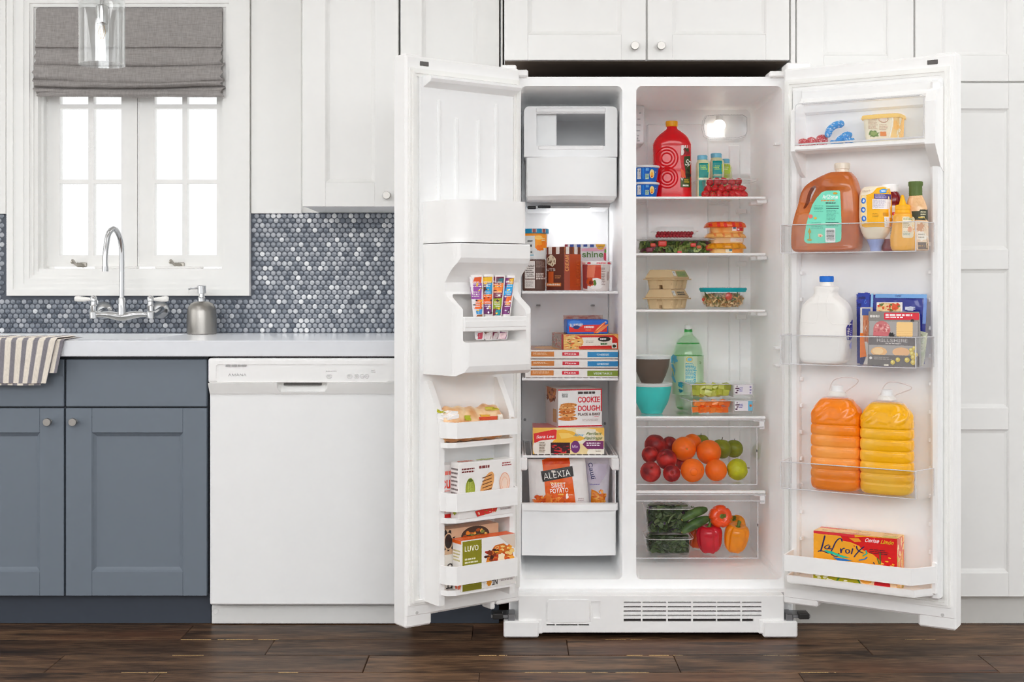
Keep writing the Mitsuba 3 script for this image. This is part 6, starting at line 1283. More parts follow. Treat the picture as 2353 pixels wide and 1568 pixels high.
cp_ = settle_loft(Loft(G3, -.265, [(236, 702, 778, 37, 2), (242, 694, 786, 45, 2), (294, 694, 786, 45, 2), (298, 698, 782, 42, 2)], 40), lo.mesh.vertices[:, 2].max() - .001); t.part('cap', cp_.mesh, (232, 236, 234), 'satin', 30)
dz = lo.mesh.vertices[:, 2].max() - G3.zz(740, 296, -.265)
wl_ = Loft(G3, -.265, [(452, 606, 868, 128, 2), (456, 604, 870, 130, 2), (466, 600, 876, 134, 2)], 40); wl_.mesh.apply_translation((0, 0, dz)); t.part('soda_surface', wl_.mesh, mat='dkgreen', smooth=40)
ft = Loft(G3, -.265, [(1225, 600, 874, 120, 2), (1245, 614, 860, 106, 2), (1256, 632, 842, 90, 2)], 40); ft.mesh.apply_translation((0, 0, dz)); t.part('foot', ft.mesh, mat='dkgreen', smooth=40)
Lb = Loft(G3, -.265, [(608, 551, 923, 184, 2), (1068, 551, 923, 184, 2)], 48, caps=False); Lb.mesh.apply_translation((0, 0, dz)); Lb.info[:, 0] += dz
lk = t.part('label', Lb.mesh, (176, 208, 170), 'print', 40, label='pale green wrap label')
A = Art(G3, -.33); A.rect(700, 625, 860, 1060, (196, 216, 186)).ring(762, 665, 40, 34, 9, (220, 190, 60)).blob(765, 665, 26, 20, (120, 190, 214), 4).lines(715, 710, 830, 945, 14, (60, 160, 190), 5, .55).lines(815, 750, 850, 940, 9, (70, 170, 200), 6, .6).blob(590, 670, 34, 46, (90, 180, 206), 7, .3).line([(575, 740), (595, 800), (580, 880), (600, 940)], 22, (90, 180, 206)).line([(570, 780), (588, 830), (580, 880)], 8, (210, 200, 80)).blob(655, 970, 30, 34, (60, 160, 180), 8, .4).blob(660, 1045, 24, 18, (40, 120, 140), 9, .4).lines(890, 690, 912, 730, 3, (110, 150, 90), 10)
t.art(lk + '__print', A, lambda x, z, off: np.stack([x, Lb.front(x, z, off), z], 1), edge=24)
# trays of cut fruit
rr = random.Random(21)
def tray(lab, Y0, Y1, z, kind, cols, labels_, seed):
    x0, _ = G3.xz(776, 0, -.43); f = W.sub(float(x0), -.43, 6); w_ = f.z(R3).x(1528, 0); h = (Y1 - Y0) * .19129 / 742; d_ = .135
    t = Thing('cut_fruit_tray', lab, 'food tray', f)
    t.part('base', hull(np.vstack([rbx(.004, w_ - .004, .004, d_ - .004, z, z + .004, .0019).vertices, rbx(0, w_, 0, d_, z + h - .012, z + h - .008, .0019).vertices])), mat='shell', smooth=30)
    t.part('lid', rbx(-.001, w_ + .001, -.001, d_ + .001, z + h - .0075, z + h - .0012, .002), mat='shell', smooth=30)
    t.part('rim', cat_([bx(-.003, w_ + .003, -.0035, -.001, z + h - .009, z + h - .0065, .0005), bx(-.0045, -.001, -.003, d_, z + h - .009, z + h - .0065, .0005), tube([(0, -.001, z + h - .008), (.004, .003, z + .002)], .0008, 6), tube([(w_, -.001, z + h - .008), (w_ - .004, .003, z + .002)], .0008, 6)]), mat='edge', smooth=0)
    t.part('divider', bx(w_ * .675, w_ * .68, .004, d_ - .004, z + .003, z + h - .012, 0), mat='edge', smooth=0)
    # print
    A = Art(None); a0, a1 = w_ * .69, w_ * .975; b0, b1 = z + h * .22, z + h * .86
    A.rect(a0, b0, a1, b1, (236, 232, 238), .001); [A.rect(a0 + .002 + .004 * (i % 2), b0 + (b1 - b0) * (.12 + .2 * i), a0 + .009 + .003 * (i % 3), b0 + (b1 - b0) * (.24 + .2 * i), (70, 30, 60)) for i in range(4)]
    A.lines(a0 + .014, b0 + (b1 - b0) * .3, a0 + .028, b0 + (b1 - b0) * .75, 3, (120, 110, 180), seed).lines(a1 - .009, b0 + .003, a1 - .003, b1 - .003, 3, (110, 90, 170), seed + 1)
    if kind == 'cantaloupe_cube': A.rect(a1 - .014, b0, a1, b1, (120, 190, 220), .001).ell(a1 - .006, (b0 + b1) / 2, .004, .004, (226, 120, 60))
    t.art('printed_label', A, lambda x, zq, off: np.stack([x, .0 - .0012 - off + 0 * x, zq], 1))
    base = []
    for k in range(3):
        g = np.random.default_rng(seed + k)
        pts_ = np.array([(a, b, c) for a in (-1, 1) for b in (-1, 1) for c in (-1, 1)]) * (1, .9, .8) + g.uniform(-.17, .17, (8, 3))
        base.append(shape(trimesh.convex.convex_hull(np.vstack([trimesh.creation.icosphere(subdivisions=1).vertices * .14 + p for p in pts_])), varied(cols[k % len(cols)], .14, 2.2, k), 'gloss', 25))
    n = 0
    for row, zr_, count in (('bottom', .30, 6), ('top', .68, 6)):
        for i in range(count):
            s__ = .0098 if kind == 'melon_chunk' else .0094
            lx = .008 + (w_ * .655 - .016) * (i + .5 + (.25 if row == 'top' else -.05)) / (count + .1); n += 1
            p = f.world(np.array([[min(lx, w_ * .655 - .006), .0155 + (.003 if row == 'top' else 0), z + h * zr_]]))[0]
            copy_of(kind, f'{ORD[i]} {labels_} from the bowls, {row} layer of its tray', 'fruit piece', base[rr.randrange(3)], p, (rr.uniform(-22, 22), rr.uniform(-25, 25), rr.uniform(-35, 35)), s__, labels_ + 's in the tray')
    return z + h
zt_ = tray('clear tray of orange cantaloupe cubes, lower of the two fruit trays', 1152, 1350, zR4, 'cantaloupe_cube', [(240, 120, 36), (244, 136, 50), (232, 104, 28)], 'orange cantaloupe cube', 5)
tray('clear tray of pale green melon chunks, upper of the two fruit trays', 952, 1150, zt_, 'melon_chunk', [(186, 190, 70), (200, 206, 100), (168, 176, 60)], 'pale green melon chunk', 9)

# ---------------------------------------------------------------- crisper drawers: fruit
FRUIT = [  # kind, X, Y, r, start depth, label
 ('nectarine', 215, 572, 93, 0, 'dark red nectarine lowest at the drawer corner'), ('nectarine', 405, 580, 78, 0, 'nectarine with its stem end showing at the drawer floor'), ('orange', 592, 555, 106, 0, 'orange on the drawer floor beside the nectarines'), ('orange', 805, 555, 98, 1, 'orange on the drawer floor beside the yellow-green apple'), ('apple', 995, 545, 97, 0, 'yellow-green apple lying on the drawer floor with its stem sideways'),
 ('nectarine', 360, 455, 92, 1, 'round dark nectarine at the front of the middle row'), ('nectarine', 210, 412, 75, 1, 'nectarine with a light stripe in the middle row by the wall'), ('orange', 515, 360, 108, 2, 'large orange with its navel showing at the top of the heap'), ('orange', 740, 390, 110, 2, 'brightest orange in the middle of the heap'),
 ('nectarine', 255, 325, 95, 4, 'pale red nectarine at the top of the heap'), ('nectarine', 385, 325, 76, 5, 'nectarine half hidden behind the top one'), ('orange', 590, 310, 84, 5, 'orange peeking out behind the large navel orange'), ('apple', 850, 362, 92, 5, 'green apple with an upright stem behind the oranges'), ('apple', 965, 360, 82, 6, 'dark green apple at the back of the heap'), ('apple', 672, 305, 74, 8, 'green apple just peeking over the oranges at the back'), ('nectarine', 500, 490, 60, 4, 'nectarine hidden between the oranges and the dark nectarine')]
pos = []
x0c, x1c, y0c, y1c, z0c, _ = cr1
for k, X, Y, r_, dp_, _l in FRUIT:
    y = y0c + .030 + dp_ * .022; pos.append([y, X, Y, r_])
def where_is(i):
    y, X, Y, r_ = pos[i]; x, z = G4.xz(X, Y, y); return np.array([float(x), y, float(z)]), r_ * .25513 * (y - CAMY) / FOC
for it in range(60):                                        # push apart along the line of sight, the later ones backwards
    moved = False
    for i in range(len(pos)):
        for j in range(i):
            a, ra = where_is(i); b, rb_ = where_is(j); d_ = np.linalg.norm(a - b)
            if d_ < (ra + rb_) * .985: pos[i][0] = min(pos[i][0] + .004, y1c - .03); moved = True
    if not moved: break
def fruit_mesh(kind, seed):
    m = trimesh.creation.icosphere(subdivisions=4); v = m.vertices.copy(); r_ = np.linalg.norm(v[:, :2], axis=1); th = np.arctan2(v[:, 1], v[:, 0])
    if kind == 'apple': v *= (1 - .32 * np.exp(-(r_ / .28) ** 2) * (np.abs(v[:, 2]) ** 3))[:, None]; v[:, :2] *= (1 + .03 * np.cos(5 * th) * (v[:, 2] < 0))[:, None]; v[:, :2] *= (1 - .10 * np.clip(-v[:, 2], 0, 1))[:, None]
    elif kind == 'nectarine': v *= (1 - .2 * np.exp(-(r_ / .2) ** 2) * (v[:, 2] > 0))[:, None]; v *= (1 - .05 * np.exp(-(np.abs(v[:, 0]) / .08) ** 2) * (v[:, 1] < 0.2))[:, None]
    else: v *= (1 + .012 * (meshkit.noise(v * 34, seed) - .5))[:, None]; v *= (1 - .07 * np.exp(-(r_ / .12) ** 2) * (v[:, 2] > 0))[:, None]
    m.vertices = v; return m
def fruit_col(kind, seed):
    def fn(v):
        q_ = meshkit.fbm(v * 1.25 + seed, 2, seed)[:, None]; f_ = meshkit.fbm(v * np.array([14, 14, 3]), 2, seed + 3)[:, None]; g_ = np.clip((q_ - .5) * 2.2 + .5, 0, 1)
        if kind == 'nectarine': return np.clip(lin((110, 14, 24)) * (1 - g_) + lin((196, 44, 38)) * g_ + (f_ - .5) * .025, 0, 1)
        if kind == 'orange': return np.clip(lin((240, 106, 8)) * (.9 + .2 * q_), 0, 1)
        c_ = lin((176, 178, 20)) if seed == 0 else lin((122, 128, 22)); return np.clip(c_ * (.8 + .4 * q_) * (.92 + .16 * f_), 0, 1)
    return fn
rr = random.Random(4)
TILT = {4: (0, 80, 0), 12: (-12, 6, 0), 1: (78, -14, 0), 7: (80, 55, 0), 2: (40, 80, 0)}
for i, (k, X, Y, r_, dp_, lab) in enumerate(FRUIT):
    p, ra = where_is(i); p[2] = max(p[2], z0c + ra * .98); 
    base = {'flesh': shape(fruit_mesh(k, i), fruit_col(k, 0 if i == 4 else i), 'satin' if k != 'orange' else 'satin', True)}
    if k == 'apple': base['stem'] = shape(tube([(0, 0, .62), (.03, 0, .9), (.08, .02, 1.15)], [.03, .028, .04], 8), (84, 66, 40), 'matte', 40)
    else: base['stem_scar'] = shape(lathe([(0, .0), (.055, 0), (.06, -.04), (0, -.05)], 12, (0, 0, .945 if k == 'orange' else .83)), (120, 120, 50) if k == 'orange' else (120, 60, 30), 'matte', 30)
    copy_of(k, lab, k, base, p, TILT.get(i, (rr.uniform(-60, 40), rr.uniform(-50, 50), rr.uniform(0, 360))), ra, {'nectarine': 'nectarines in the upper drawer', 'orange': 'oranges in the upper drawer', 'apple': 'green apples in the upper drawer'}[k])

# lower drawer: greens in clear boxes, cucumbers, peppers
x0c, x1c, y0c, y1c, z0c, _ = cr2
for i, (Y0, Y1, cols, lab) in enumerate(((1128, 1298, [(52, 70, 34), (64, 84, 40), (40, 56, 30)], 'lower clear box of dark green leaves in the bottom drawer'), (868, 1122, [(50, 72, 34), (66, 88, 44), (58, 44, 70), (40, 58, 30), (96, 112, 72)], 'upper clear box of mixed green and purple leaves in the bottom drawer'))):
    z_ = z0c + .0004 if i == 0 else zb2 + .0006
    t = clamshell('salad_box', lab, G4, y0c + .075, Y0 - 12, Y0 + 20, Y1, 172, 562, 152, 584, 190, z_, 6); zb2 = t.lid.mesh.vertices[:, 2].max()
    m, c = leaf_mass(G4, y0c + .075, 186, 548, Y0 + 4, Y1 - 8, .040, 700, cols, .014, 31 + i, t.dz, 5)
    s_ = Thing('salad_leaves', ('dark green leaves filling the lower box in the bottom drawer', 'green and purple leaves filling the upper box in the bottom drawer')[i], 'salad', kind='stuff'); s_.part('', m, c, 'satin', True)
for i, (A_, B_, r_, y_, lab) in enumerate((((500, 1000), (722, 905), 44, .030, 'uppermost dark green cucumber in the bottom drawer'), ((500, 1112), (745, 985), 46, .034, 'lower front cucumber leaning on the salad box'), ((438, 1098), (600, 885), 40, .060, 'short cucumber end standing behind the two others'))):
    p = []
    for s__ in np.linspace(0, 1, 14): X = A_[0] + (B_[0] - A_[0]) * s__; Y = A_[1] + (B_[1] - A_[1]) * s__ - 16 * math.sin(math.pi * s__); y = y0c + y_ - .036 * (s__ < 0) - .022 * (1 - s__) + .012; x, z = G4.xz(X, Y, y); p.append((float(x), y, float(z)))
    rad = r_ * .25513 / 745 * (np.sin(np.pi * np.clip(np.linspace(.035, .965, 14), 0, 1)) ** .42)
    t = Thing('cucumber', lab, 'cucumber', group='cucumbers in the bottom drawer')
    t.part('body', tube(p, rad, 16), varied((44, 74, 32), .35, 60, i, (78, 108, 48)), 'satin', 60)
    t.part('tip', trimesh.creation.icosphere(subdivisions=2, radius=.0035).apply_translation(p[0]), (150, 150, 70), 'matte', True)
def pepper(seed, lobes=4):
    n, k = 56, 30; th = np.arange(n) * 2 * np.pi / n; rings = []
    for s__ in np.linspace(0, 1, k):
        z = 1.05 - 2.1 * s__; pr = (1 - abs(2 * s__ - 1) ** 3.2) ** .55; r_ = pr * (1.0 - .24 * s__)
        lob = 1 - (.13 + .04 * s__) * (np.abs(np.sin(lobes / 2 * th + .3 * seed)) < .33) * np.cos(np.sin(lobes / 2 * th + .3 * seed) / .33 * np.pi / 2)
        zz_ = z - .30 * np.exp(-(np.full(n, r_) / .42) ** 2) * (s__ < .3) + .22 * np.exp(-(np.full(n, r_) / .4) ** 2) * (s__ > .7) - .08 * (lob < .97) * (s__ > .6)
        rings.append(np.stack([max(r_, .02) * lob * np.cos(th), max(r_, .02) * lob * np.sin(th), zz_], 1))
    return stack(rings)
stemm = cat_([tube([(0, 0, .66), (.02, 0, .82), (.10, .03, .98), (.2, .06, 1.06)], [.15, .11, .12, .15], 10), lathe([(0, .70), (.24, .72), (.28, .76), (.15, .82), (0, .84)], 12)])
for i, (X, Y, r_, hgt, rot, y_, c_, lab) in enumerate(((745, 1180, 128, 138, (4, -4, 20), .036, (190, 14, 36), 'red bell pepper standing in the bottom drawer'), (985, 1178, 122, 142, (14, -6, 50), .036, (238, 140, 8), 'yellow bell pepper standing in the bottom drawer'), (835, 968, 112, 108, (80, 4, 6), .036, (232, 72, 10), 'orange bell pepper on top with its green stem facing out'), (990, 1060, 96, 100, (20, -25, 10), .105, (240, 150, 16), 'yellow pepper half hidden behind the standing yellow one'), (632, 1190, 88, 100, (10, 10, 0), .115, (226, 84, 16), 'orange pepper mostly hidden behind the red one'))):
    y = y0c + y_ + .01; x, z = G4.xz(X, Y, y); k_ = .25513 * (y - CAMY) / FOC
    sc = np.array([r_, r_, hgt]) * k_
    base = {'flesh': shape(pepper(i, 4 if i != 2 else 5), varied(c_, .14, 2.2, i), 'gloss', True), 'stem': shape(stemm, (86, 110, 30), 'satin', 40)}
    zlo_ = z0c + sc[2] * 1.0
    copy_of('bell_pepper', lab, 'bell pepper', base, (float(x), y, max(float(z), zlo_) if i in (0, 1, 4) else float(z)), rot, sc, 'bell peppers in the bottom drawer')

# ---------------------------------------------------------------- fridge door: dairy compartment
H1, H2, H3, H4, H5 = (RD.z(q_) for q_ in (D1_, D2_, D3_, D4_, D5_))
def speckled(base, spot, f=2.2, th=.68, seed=0):
    return lambda v: np.where((meshkit.noise(v * f, seed) > th)[:, None], lin(spot), lin(base) * (.8 + .4 * meshkit.noise(v * 1.1, seed + 5))[:, None])
zD = zf + .0006
for i, (X, Y, rx, ry, lab) in enumerate(((335, 712, 62, 52, 'red wrapped cheese nearest the hinge in the door compartment'), (425, 700, 58, 56, 'red wrapped cheese in the middle with a green tip behind it'), (545, 685, 72, 66, 'largest red wrapped cheese beside the blue ones'))):
    x, z = H1.xz(X, Y, -.062); k_ = 1 / H1.S(X, Y, -.062); m = berry_mesh(i + 3, .2, 3, 4); m.apply_scale((rx * k_, .013, ry * k_)); m.apply_translation((float(x), -.062 + .004 * i, 0)); settle(m, zD)
    t = Thing('wrapped_cheese', lab, 'cheese', RD, 'small wrapped cheeses in the door compartment'); t.part('', m, speckled((186, 20, 34), (244, 226, 222), 520, .72, i), 'gloss', True)
for i, (P, r_, lab) in enumerate((([(640, 690), (630, 640), (660, 585), (720, 545), (805, 540)], 42, 'blue netted cheese roll curling upwards in the door compartment'), ([(720, 672), (790, 655), (850, 615), (885, 640)], 44, 'blue netted cheese roll in front, arching over'), ([(815, 692), (870, 682), (930, 690)], 30, 'blue netted cheese roll lying lowest beside the tub'), ([(650, 700), (720, 706), (800, 706)], 24, 'blue netted cheese roll underneath the others'))):
    ly = -.066 + (.0, -.014, -.022, .0)[i]
    p3 = [(float(H1.xz(X, Y, ly)[0]), ly + .002 * j, float(H1.xz(X, Y, ly)[1])) for j, (X, Y) in enumerate(P)]
    k_ = 1 / H1.S(700, 600, ly); m = tube(spline(p3, 22), r_ * k_ * np.r_[.4, .8, np.ones(18), .8, .4], 20)
    d = zD + .0003 - m.vertices[:, 2].min()
    if i != 0 or d > 0: m.apply_translation((0, 0, d))
    t = Thing('netted_cheese', lab, 'cheese', RD, 'blue netted cheese rolls in the door compartment'); t.part('', m, speckled((36, 140, 214), (200, 226, 244), 560, .70, i), 'gloss', True)
lo = settle_loft(Loft(H1, -.058, [(430, 1068, 1500, 150, 6), (560, 1080, 1490, 145, 6), (680, 1096, 1476, 138, 6), (702, 1104, 1468, 132, 6)], 56), zD)
t = Thing('butter_tub', 'cream and yellow butter tub with a yellow lid in the door compartment', 'tub', RD); t.part('tub', lo.mesh, (244, 234, 206), 'print', 40)
A = Art(H1, -.08); A.poly([(1400, 440), (1500, 440), (1490, 700), (1360, 700), (1400, 560), (1405, 500)], (244, 204, 130)).poly([(1380, 430), (1402, 430), (1412, 500), (1402, 570), (1372, 700), (1355, 700), (1392, 560), (1398, 500)], (250, 244, 230)).ring(1295, 488, 58, 40, 8, (200, 150, 120)).ell(1295, 488, 34, 22, (246, 226, 210)).lines(1115, 480, 1230, 610, 9, (196, 160, 130), 3, .4).lines(1245, 550, 1360, 620, 4, (206, 170, 140), 4, .4).blob(1180, 660, 60, 38, (106, 136, 60), 3, .3).blob(1180, 655, 34, 22, (150, 170, 90), 4, .3).rect(1255, 632, 1326, 684, (236, 140, 60)).blob(1440, 560, 26, 60, (250, 190, 90), 5)
t.art('printed_label', A, onto(lo), edge=30)
li_ = settle_loft(Loft(H1, -.058, [(386, 1075, 1490, 148, 6), (392, 1056, 1508, 158, 6), (420, 1044, 1520, 166, 6), (436, 1048, 1516, 164, 6)], 56), lo.mesh.vertices[:, 2].max() - .001); t.part('lid', li_.mesh, (248, 206, 110), 'satin', 40)

# ---------------------------------------------------------------- first clear bin
ly = -.082
rows = [(278, 655, 890, 118, 3), (300, 590, 912, 140, 3), (330, 515, 934, 165, 3.2), (380, 420, 958, 180, 3.4), (440, 350, 975, 188, 3.6), (520, 308, 990, 176, 4), (640, 280, 1003, 180, 4), (760, 258, 1010, 182, 4), (900, 226, 1012, 182, 4), (1050, 214, 1012, 182, 4), (1140, 216, 1006, 180, 4), (1185, 236, 992, 190, 4), (1206, 268, 962, 175, 4), (1211, 300, 930, 160, 4)]
jg = Loft(H2, ly, rows, 64, 70); dz = binA - jg.mesh.vertices[:, 2].min(); settle_loft(jg, binA)
hp = pts(H2, [(520, 452), (500, 440), (450, 462), (415, 530), (392, 620), (378, 700), (395, 712), (430, 620), (470, 545), (518, 470)], ly); hp[:, 1] += dz
jv = jg.mesh.vertices; hx0, hz0 = map(float, H2.xz(600, 760, ly)); pin = np.clip((hx0 + .012 - jv[:, 0]) / .045, 0, 1) * np.clip((jv[:, 2] - dz - hz0) / .03, 0, 1); jv[:, 1] = ly + (jv[:, 1] - ly) * (1 - .62 * pin); jg.mesh.vertices = jv
jug = cut(jg.mesh, ext_y(Polygon(hp).buffer(.001), -.2, 0.05))
t = Thing('iced_tea_jug', 'big amber iced tea jug with a mint green label in the fridge door', 'jug', RD)
t.part('jug', jug, varied((172, 78, 24), .22, 12, 3, (194, 106, 46)), 'gloss', 40)
nk = Loft(H2, ly, [(168, 712, 872, 78, 2), (176, 704, 884, 88, 2), (236, 704, 884, 88, 2), (240, 716, 872, 80, 2), (284, 712, 876, 82, 2)], 40, caps=False); nk.mesh.apply_translation((0, 0, dz)); t.part('neck', nk.mesh, (226, 214, 196), 'gloss', 40)
te = Loft(H2, ly, [(236, 724, 864, 70, 2), (290, 716, 872, 78, 2)], 40); te.mesh.apply_translation((0, 0, dz)); t.part('tea', te.mesh, (206, 128, 66), 'gloss', 40)
A = Art(H2, ly - .04); lab_ = Polygon([(760, 500), (620, 503), (560, 520), (500, 585), (450, 665), (405, 790), (372, 920), (350, 1080), (360, 1105), (390, 1124), (560, 1122), (740, 1112), (775, 1098), (788, 1070), (790, 900), (784, 700), (772, 515)])
A.geom(lab_, (124, 226, 196)); A.text('AriZona', 565, 598, 44, (244, 250, 246), w=180, bold=True).lines(550, 612, 720, 632, 1, (214, 150, 90), 3, .8).lines(605, 642, 760, 658, 1, (50, 90, 84), 5, .9).rect(610, 682, 758, 690, (40, 90, 84)).rect(610, 708, 758, 716, (40, 90, 84)).lines(615, 735, 755, 860, 8, (70, 150, 132), 6, .3).rect(606, 872, 758, 882, (40, 90, 84)).lines(612, 895, 756, 930, 2, (80, 150, 134), 7).lines(470, 680, 585, 760, 5, (70, 160, 140), 8, .3).lines(440, 880, 590, 960, 4, (70, 160, 140), 9, .3).ell(428, 806, 26, 24, (232, 120, 110)).blob(484, 828, 16, 14, (230, 180, 80), 4).bars(604, 945, 720, 1112, False, 7).line([(415, 950), (420, 1080)], 10, (190, 170, 70)).ell(418, 985, 18, 22, (190, 160, 60)).ell(418, 1082, 30, 12, (190, 170, 80)).blob(545, 1032, 28, 20, (246, 220, 190), 5).blob(545, 1038, 12, 8, (226, 90, 70), 6).blob(715, 535, 26, 12, (206, 160, 60), 7)
t.art('printed_label', A, onto(jg), edge=24)
def bottle(name, lab, cat, ly, rows, color, mat='gloss', n=50, seg=44, zb_=None, fr=H2):
    t = Thing(name, lab, cat, RD); lo = Loft(fr, ly, rows, seg, n); t.dz = (binA if zb_ is None else zb_) - lo.mesh.vertices[:, 2].min(); settle_loft(lo, binA if zb_ is None else zb_); t.part('bottle', lo.mesh, color, mat, 50); t.lo = lo; return t
def add(t, name, fr, ly, rows, color, mat='satin', smooth=30, n=0):
    l = Loft(fr, ly, rows, 40, n); l.mesh.apply_translation((0, 0, t.dz)); l.info[:, 0] += t.dz; t.part(name, l.mesh, color, mat, smooth); return l
# ketchup (behind), dressing (behind), mayonnaise, mustard
t = bottle('ketchup_bottle', 'dark red ketchup bottle with a white cap behind the mustard', 'bottle', -.064, [(498, 1275, 1446, 62, 2.2), (520, 1272, 1462, 66, 2.4), (560, 1258, 1478, 75, 2.6), (610, 1250, 1484, 80, 2.6), (650, 1262, 1470, 76, 2.6), (690, 1258, 1476, 78, 2.6), (1150, 1258, 1480, 78, 2.6), (1185, 1266, 1470, 74, 2.6), (1194, 1280, 1456, 68, 2.6)], (122, 16, 26))
add(t, 'cap', H2, -.064, [(408, 1268, 1446, 64, 2.2), (416, 1256, 1456, 70, 2.2), (494, 1258, 1452, 69, 2.2), (500, 1268, 1444, 64, 2.2)], (246, 246, 246))
A = Art(H2, -.08); A.poly([(1262, 680), (1480, 680), (1480, 1070), (1262, 1070)], (240, 236, 230)).ell(1400, 775, 22, 20, (220, 60, 50)).lines(1360, 840, 1470, 1060, 12, (120, 116, 110), 4, .4); t.art('printed_label', A, onto(t.lo), edge=24)
t = bottle('dressing_bottle', 'creamy salad dressing bottle with a dark green cap behind the mustard', 'bottle', -.070, [(430, 1590, 1726, 58, 2), (545, 1586, 1732, 62, 2), (560, 1580, 1738, 66, 2), (620, 1560, 1766, 80, 2.2), (690, 1550, 1788, 92, 2.4), (740, 1546, 1796, 94, 2.4), (900, 1548, 1800, 94, 2.4), (1100, 1556, 1806, 94, 2.4), (1180, 1566, 1808, 92, 2.4), (1198, 1580, 1796, 84, 2.4)], varied((238, 196, 148), .1, 200, 3, (224, 176, 126)))
cp_ = add(t, 'cap', H2, -.070, [(384, 1580, 1734, 66, 2), (392, 1572, 1742, 72, 2), (432, 1572, 1742, 72, 2), (440, 1580, 1732, 68, 2), (545, 1580, 1736, 68, 2), (552, 1584, 1732, 66, 2)], (84, 106, 44))
A = Art(H2, -.09); A.poly([(1610, 745), (1700, 742), (1710, 725), (1778, 722), (1782, 850), (1625, 845)], (58, 58, 36)).lines(1715, 745, 1768, 830, 3, (214, 206, 170), 3, .5).rect(1690, 810, 1778, 826, (214, 180, 70)).poly([(1660, 860), (1782, 860), (1786, 1195), (1670, 1195)], (232, 206, 170)).blob(1725, 940, 50, 50, (206, 140, 80), 4, .3).blob(1725, 1040, 52, 60, (240, 232, 216), 5, .3).lines(1690, 1010, 1770, 1080, 2, (150, 140, 120), 6, .4).poly([(1685, 1110), (1784, 1110), (1784, 1192), (1690, 1192)], (90, 62, 40)).rect(1690, 1148, 1784, 1158, (206, 150, 50)); t.art('printed_label', A, onto(t.lo), edge=24)
t = bottle('mayonnaise_bottle', 'yellow-labelled squeeze bottle of mayonnaise standing on its blue cap', 'bottle', -.085, [(444, 1095, 1290, 60, 2.6), (450, 1062, 1318, 95, 2.6), (470, 1038, 1340, 118, 2.8), (510, 1018, 1356, 132, 3), (600, 1006, 1364, 138, 3.2), (800, 1004, 1370, 140, 3.2), (900, 1010, 1366, 136, 3), (980, 1030, 1348, 120, 2.8), (1040, 1060, 1310, 100, 2.4), (1066, 1084, 1288, 88, 2.2)], (246, 234, 210), zb_=0)
d = H2.zz(1190, 1066, -.085) + (binA - H2.zz(1190, 1206, -.085)); 
for k in list(scene):
    if k.startswith(t.key + '__'): del scene[k]
settle_loft(t.lo, d); t.dz = d - H2.zz(1190, 1066, -.085); t.part('bottle', t.lo.mesh, (246, 234, 210), 'gloss', 50); 
_n[t.key + '__bottle'] = 0
add(t, 'cap', H2, -.085, [(1062, 1090, 1286, 84, 2.2), (1075, 1088, 1288, 86, 2.2), (1150, 1120, 1256, 66, 2.2), (1206, 1128, 1248, 62, 2.2)], (150, 164, 214), 'gloss')
if scene.get(t.key + '__bottle') is None:
    for k in list(scene):
        if k.startswith(t.key + '__bottle_'): scene[t.key + '__bottle'] = scene.pop(k)
A = Art(H2, -.115); A.poly([(1008, 560), (1080, 555), (1150, 530), (1200, 470), (1260, 458), (1318, 470), (1340, 560), (1346, 820), (1340, 920), (1320, 932), (1180, 930), (1060, 935), (1022, 920), (1008, 820)], (250, 184, 20)).poly([(1012, 560), (1078, 556), (1086, 700), (1090, 880), (1030, 900), (1012, 820)], (246, 224, 170)); [A.ell(x, y, 30, 34, (40, 110, 210)).blob(x + 4, y, 15, 17, (220, 234, 250), i, .4) for i, (x, y) in enumerate(((1045, 622), (1042, 728), (1050, 832)))]
A.text('Mayo', 1030, 524, 26, (196, 170, 150), w=95, rot=-8).poly([(1230, 500), (1270, 478), (1322, 486), (1318, 528), (1240, 534)], (70, 150, 226)).lines(1250, 498, 1312, 518, 1, (240, 246, 252), 4, .8).rect(1172, 540, 1336, 600, (84, 70, 140)).lines(1185, 552, 1325, 592, 3, (220, 214, 240), 5, .4).rect(1152, 602, 1336, 718, (244, 240, 240)).lines(1160, 610, 1328, 708, 8, (150, 136, 170), 6, .4).lines(1155, 770, 1230, 820, 3, (190, 140, 30), 7).rect(1275, 760, 1336, 800, (220, 150, 20)).bars(1288, 808, 1332, 930, False, 8)
t.art('printed_label', A, onto(t.lo), edge=24)
t = bottle('mustard_bottle', 'yellow mustard bottle with a pointed nozzle at the front of the door bin', 'bottle', -.096, [(758, 1428, 1582, 66, 2), (768, 1410, 1600, 86, 2), (790, 1398, 1612, 96, 2.2), (850, 1392, 1622, 100, 2.4), (960, 1380, 1640, 108, 2.6), (1060, 1364, 1656, 114, 2.6), (1130, 1366, 1654, 114, 2.6), (1185, 1380, 1642, 108, 2.6), (1202, 1396, 1626, 98, 2.6)], (242, 176, 62))
add(t, 'nozzle', H2, -.096, [(546, 1492, 1508, 7, 2), (552, 1486, 1516, 14, 2), (600, 1474, 1530, 26, 2), (655, 1460, 1550, 42, 2), (664, 1455, 1556, 46, 2)], (250, 184, 14), n=20)
add(t, 'cap', H2, -.096, [(662, 1430, 1580, 72, 2), (672, 1418, 1592, 82, 2), (715, 1416, 1594, 83, 2), (720, 1422, 1588, 80, 2), (760, 1414, 1596, 83, 2)], (250, 180, 14))
A = Art(H2, -.12); A.geom(rrect(1500, 806, 1618, 1060, 26), (240, 226, 196)).text('MUSTARD', 1510, 846, 26, (110, 120, 40), w=96, bold=True).lines(1512, 880, 1590, 950, 3, (150, 130, 90), 4, .4).blob(1585, 960, 24, 34, (230, 170, 130), 4).lines(1514, 985, 1600, 1035, 3, (130, 150, 140), 5, .4); t.art('printed_label', A, onto(t.lo), edge=24)

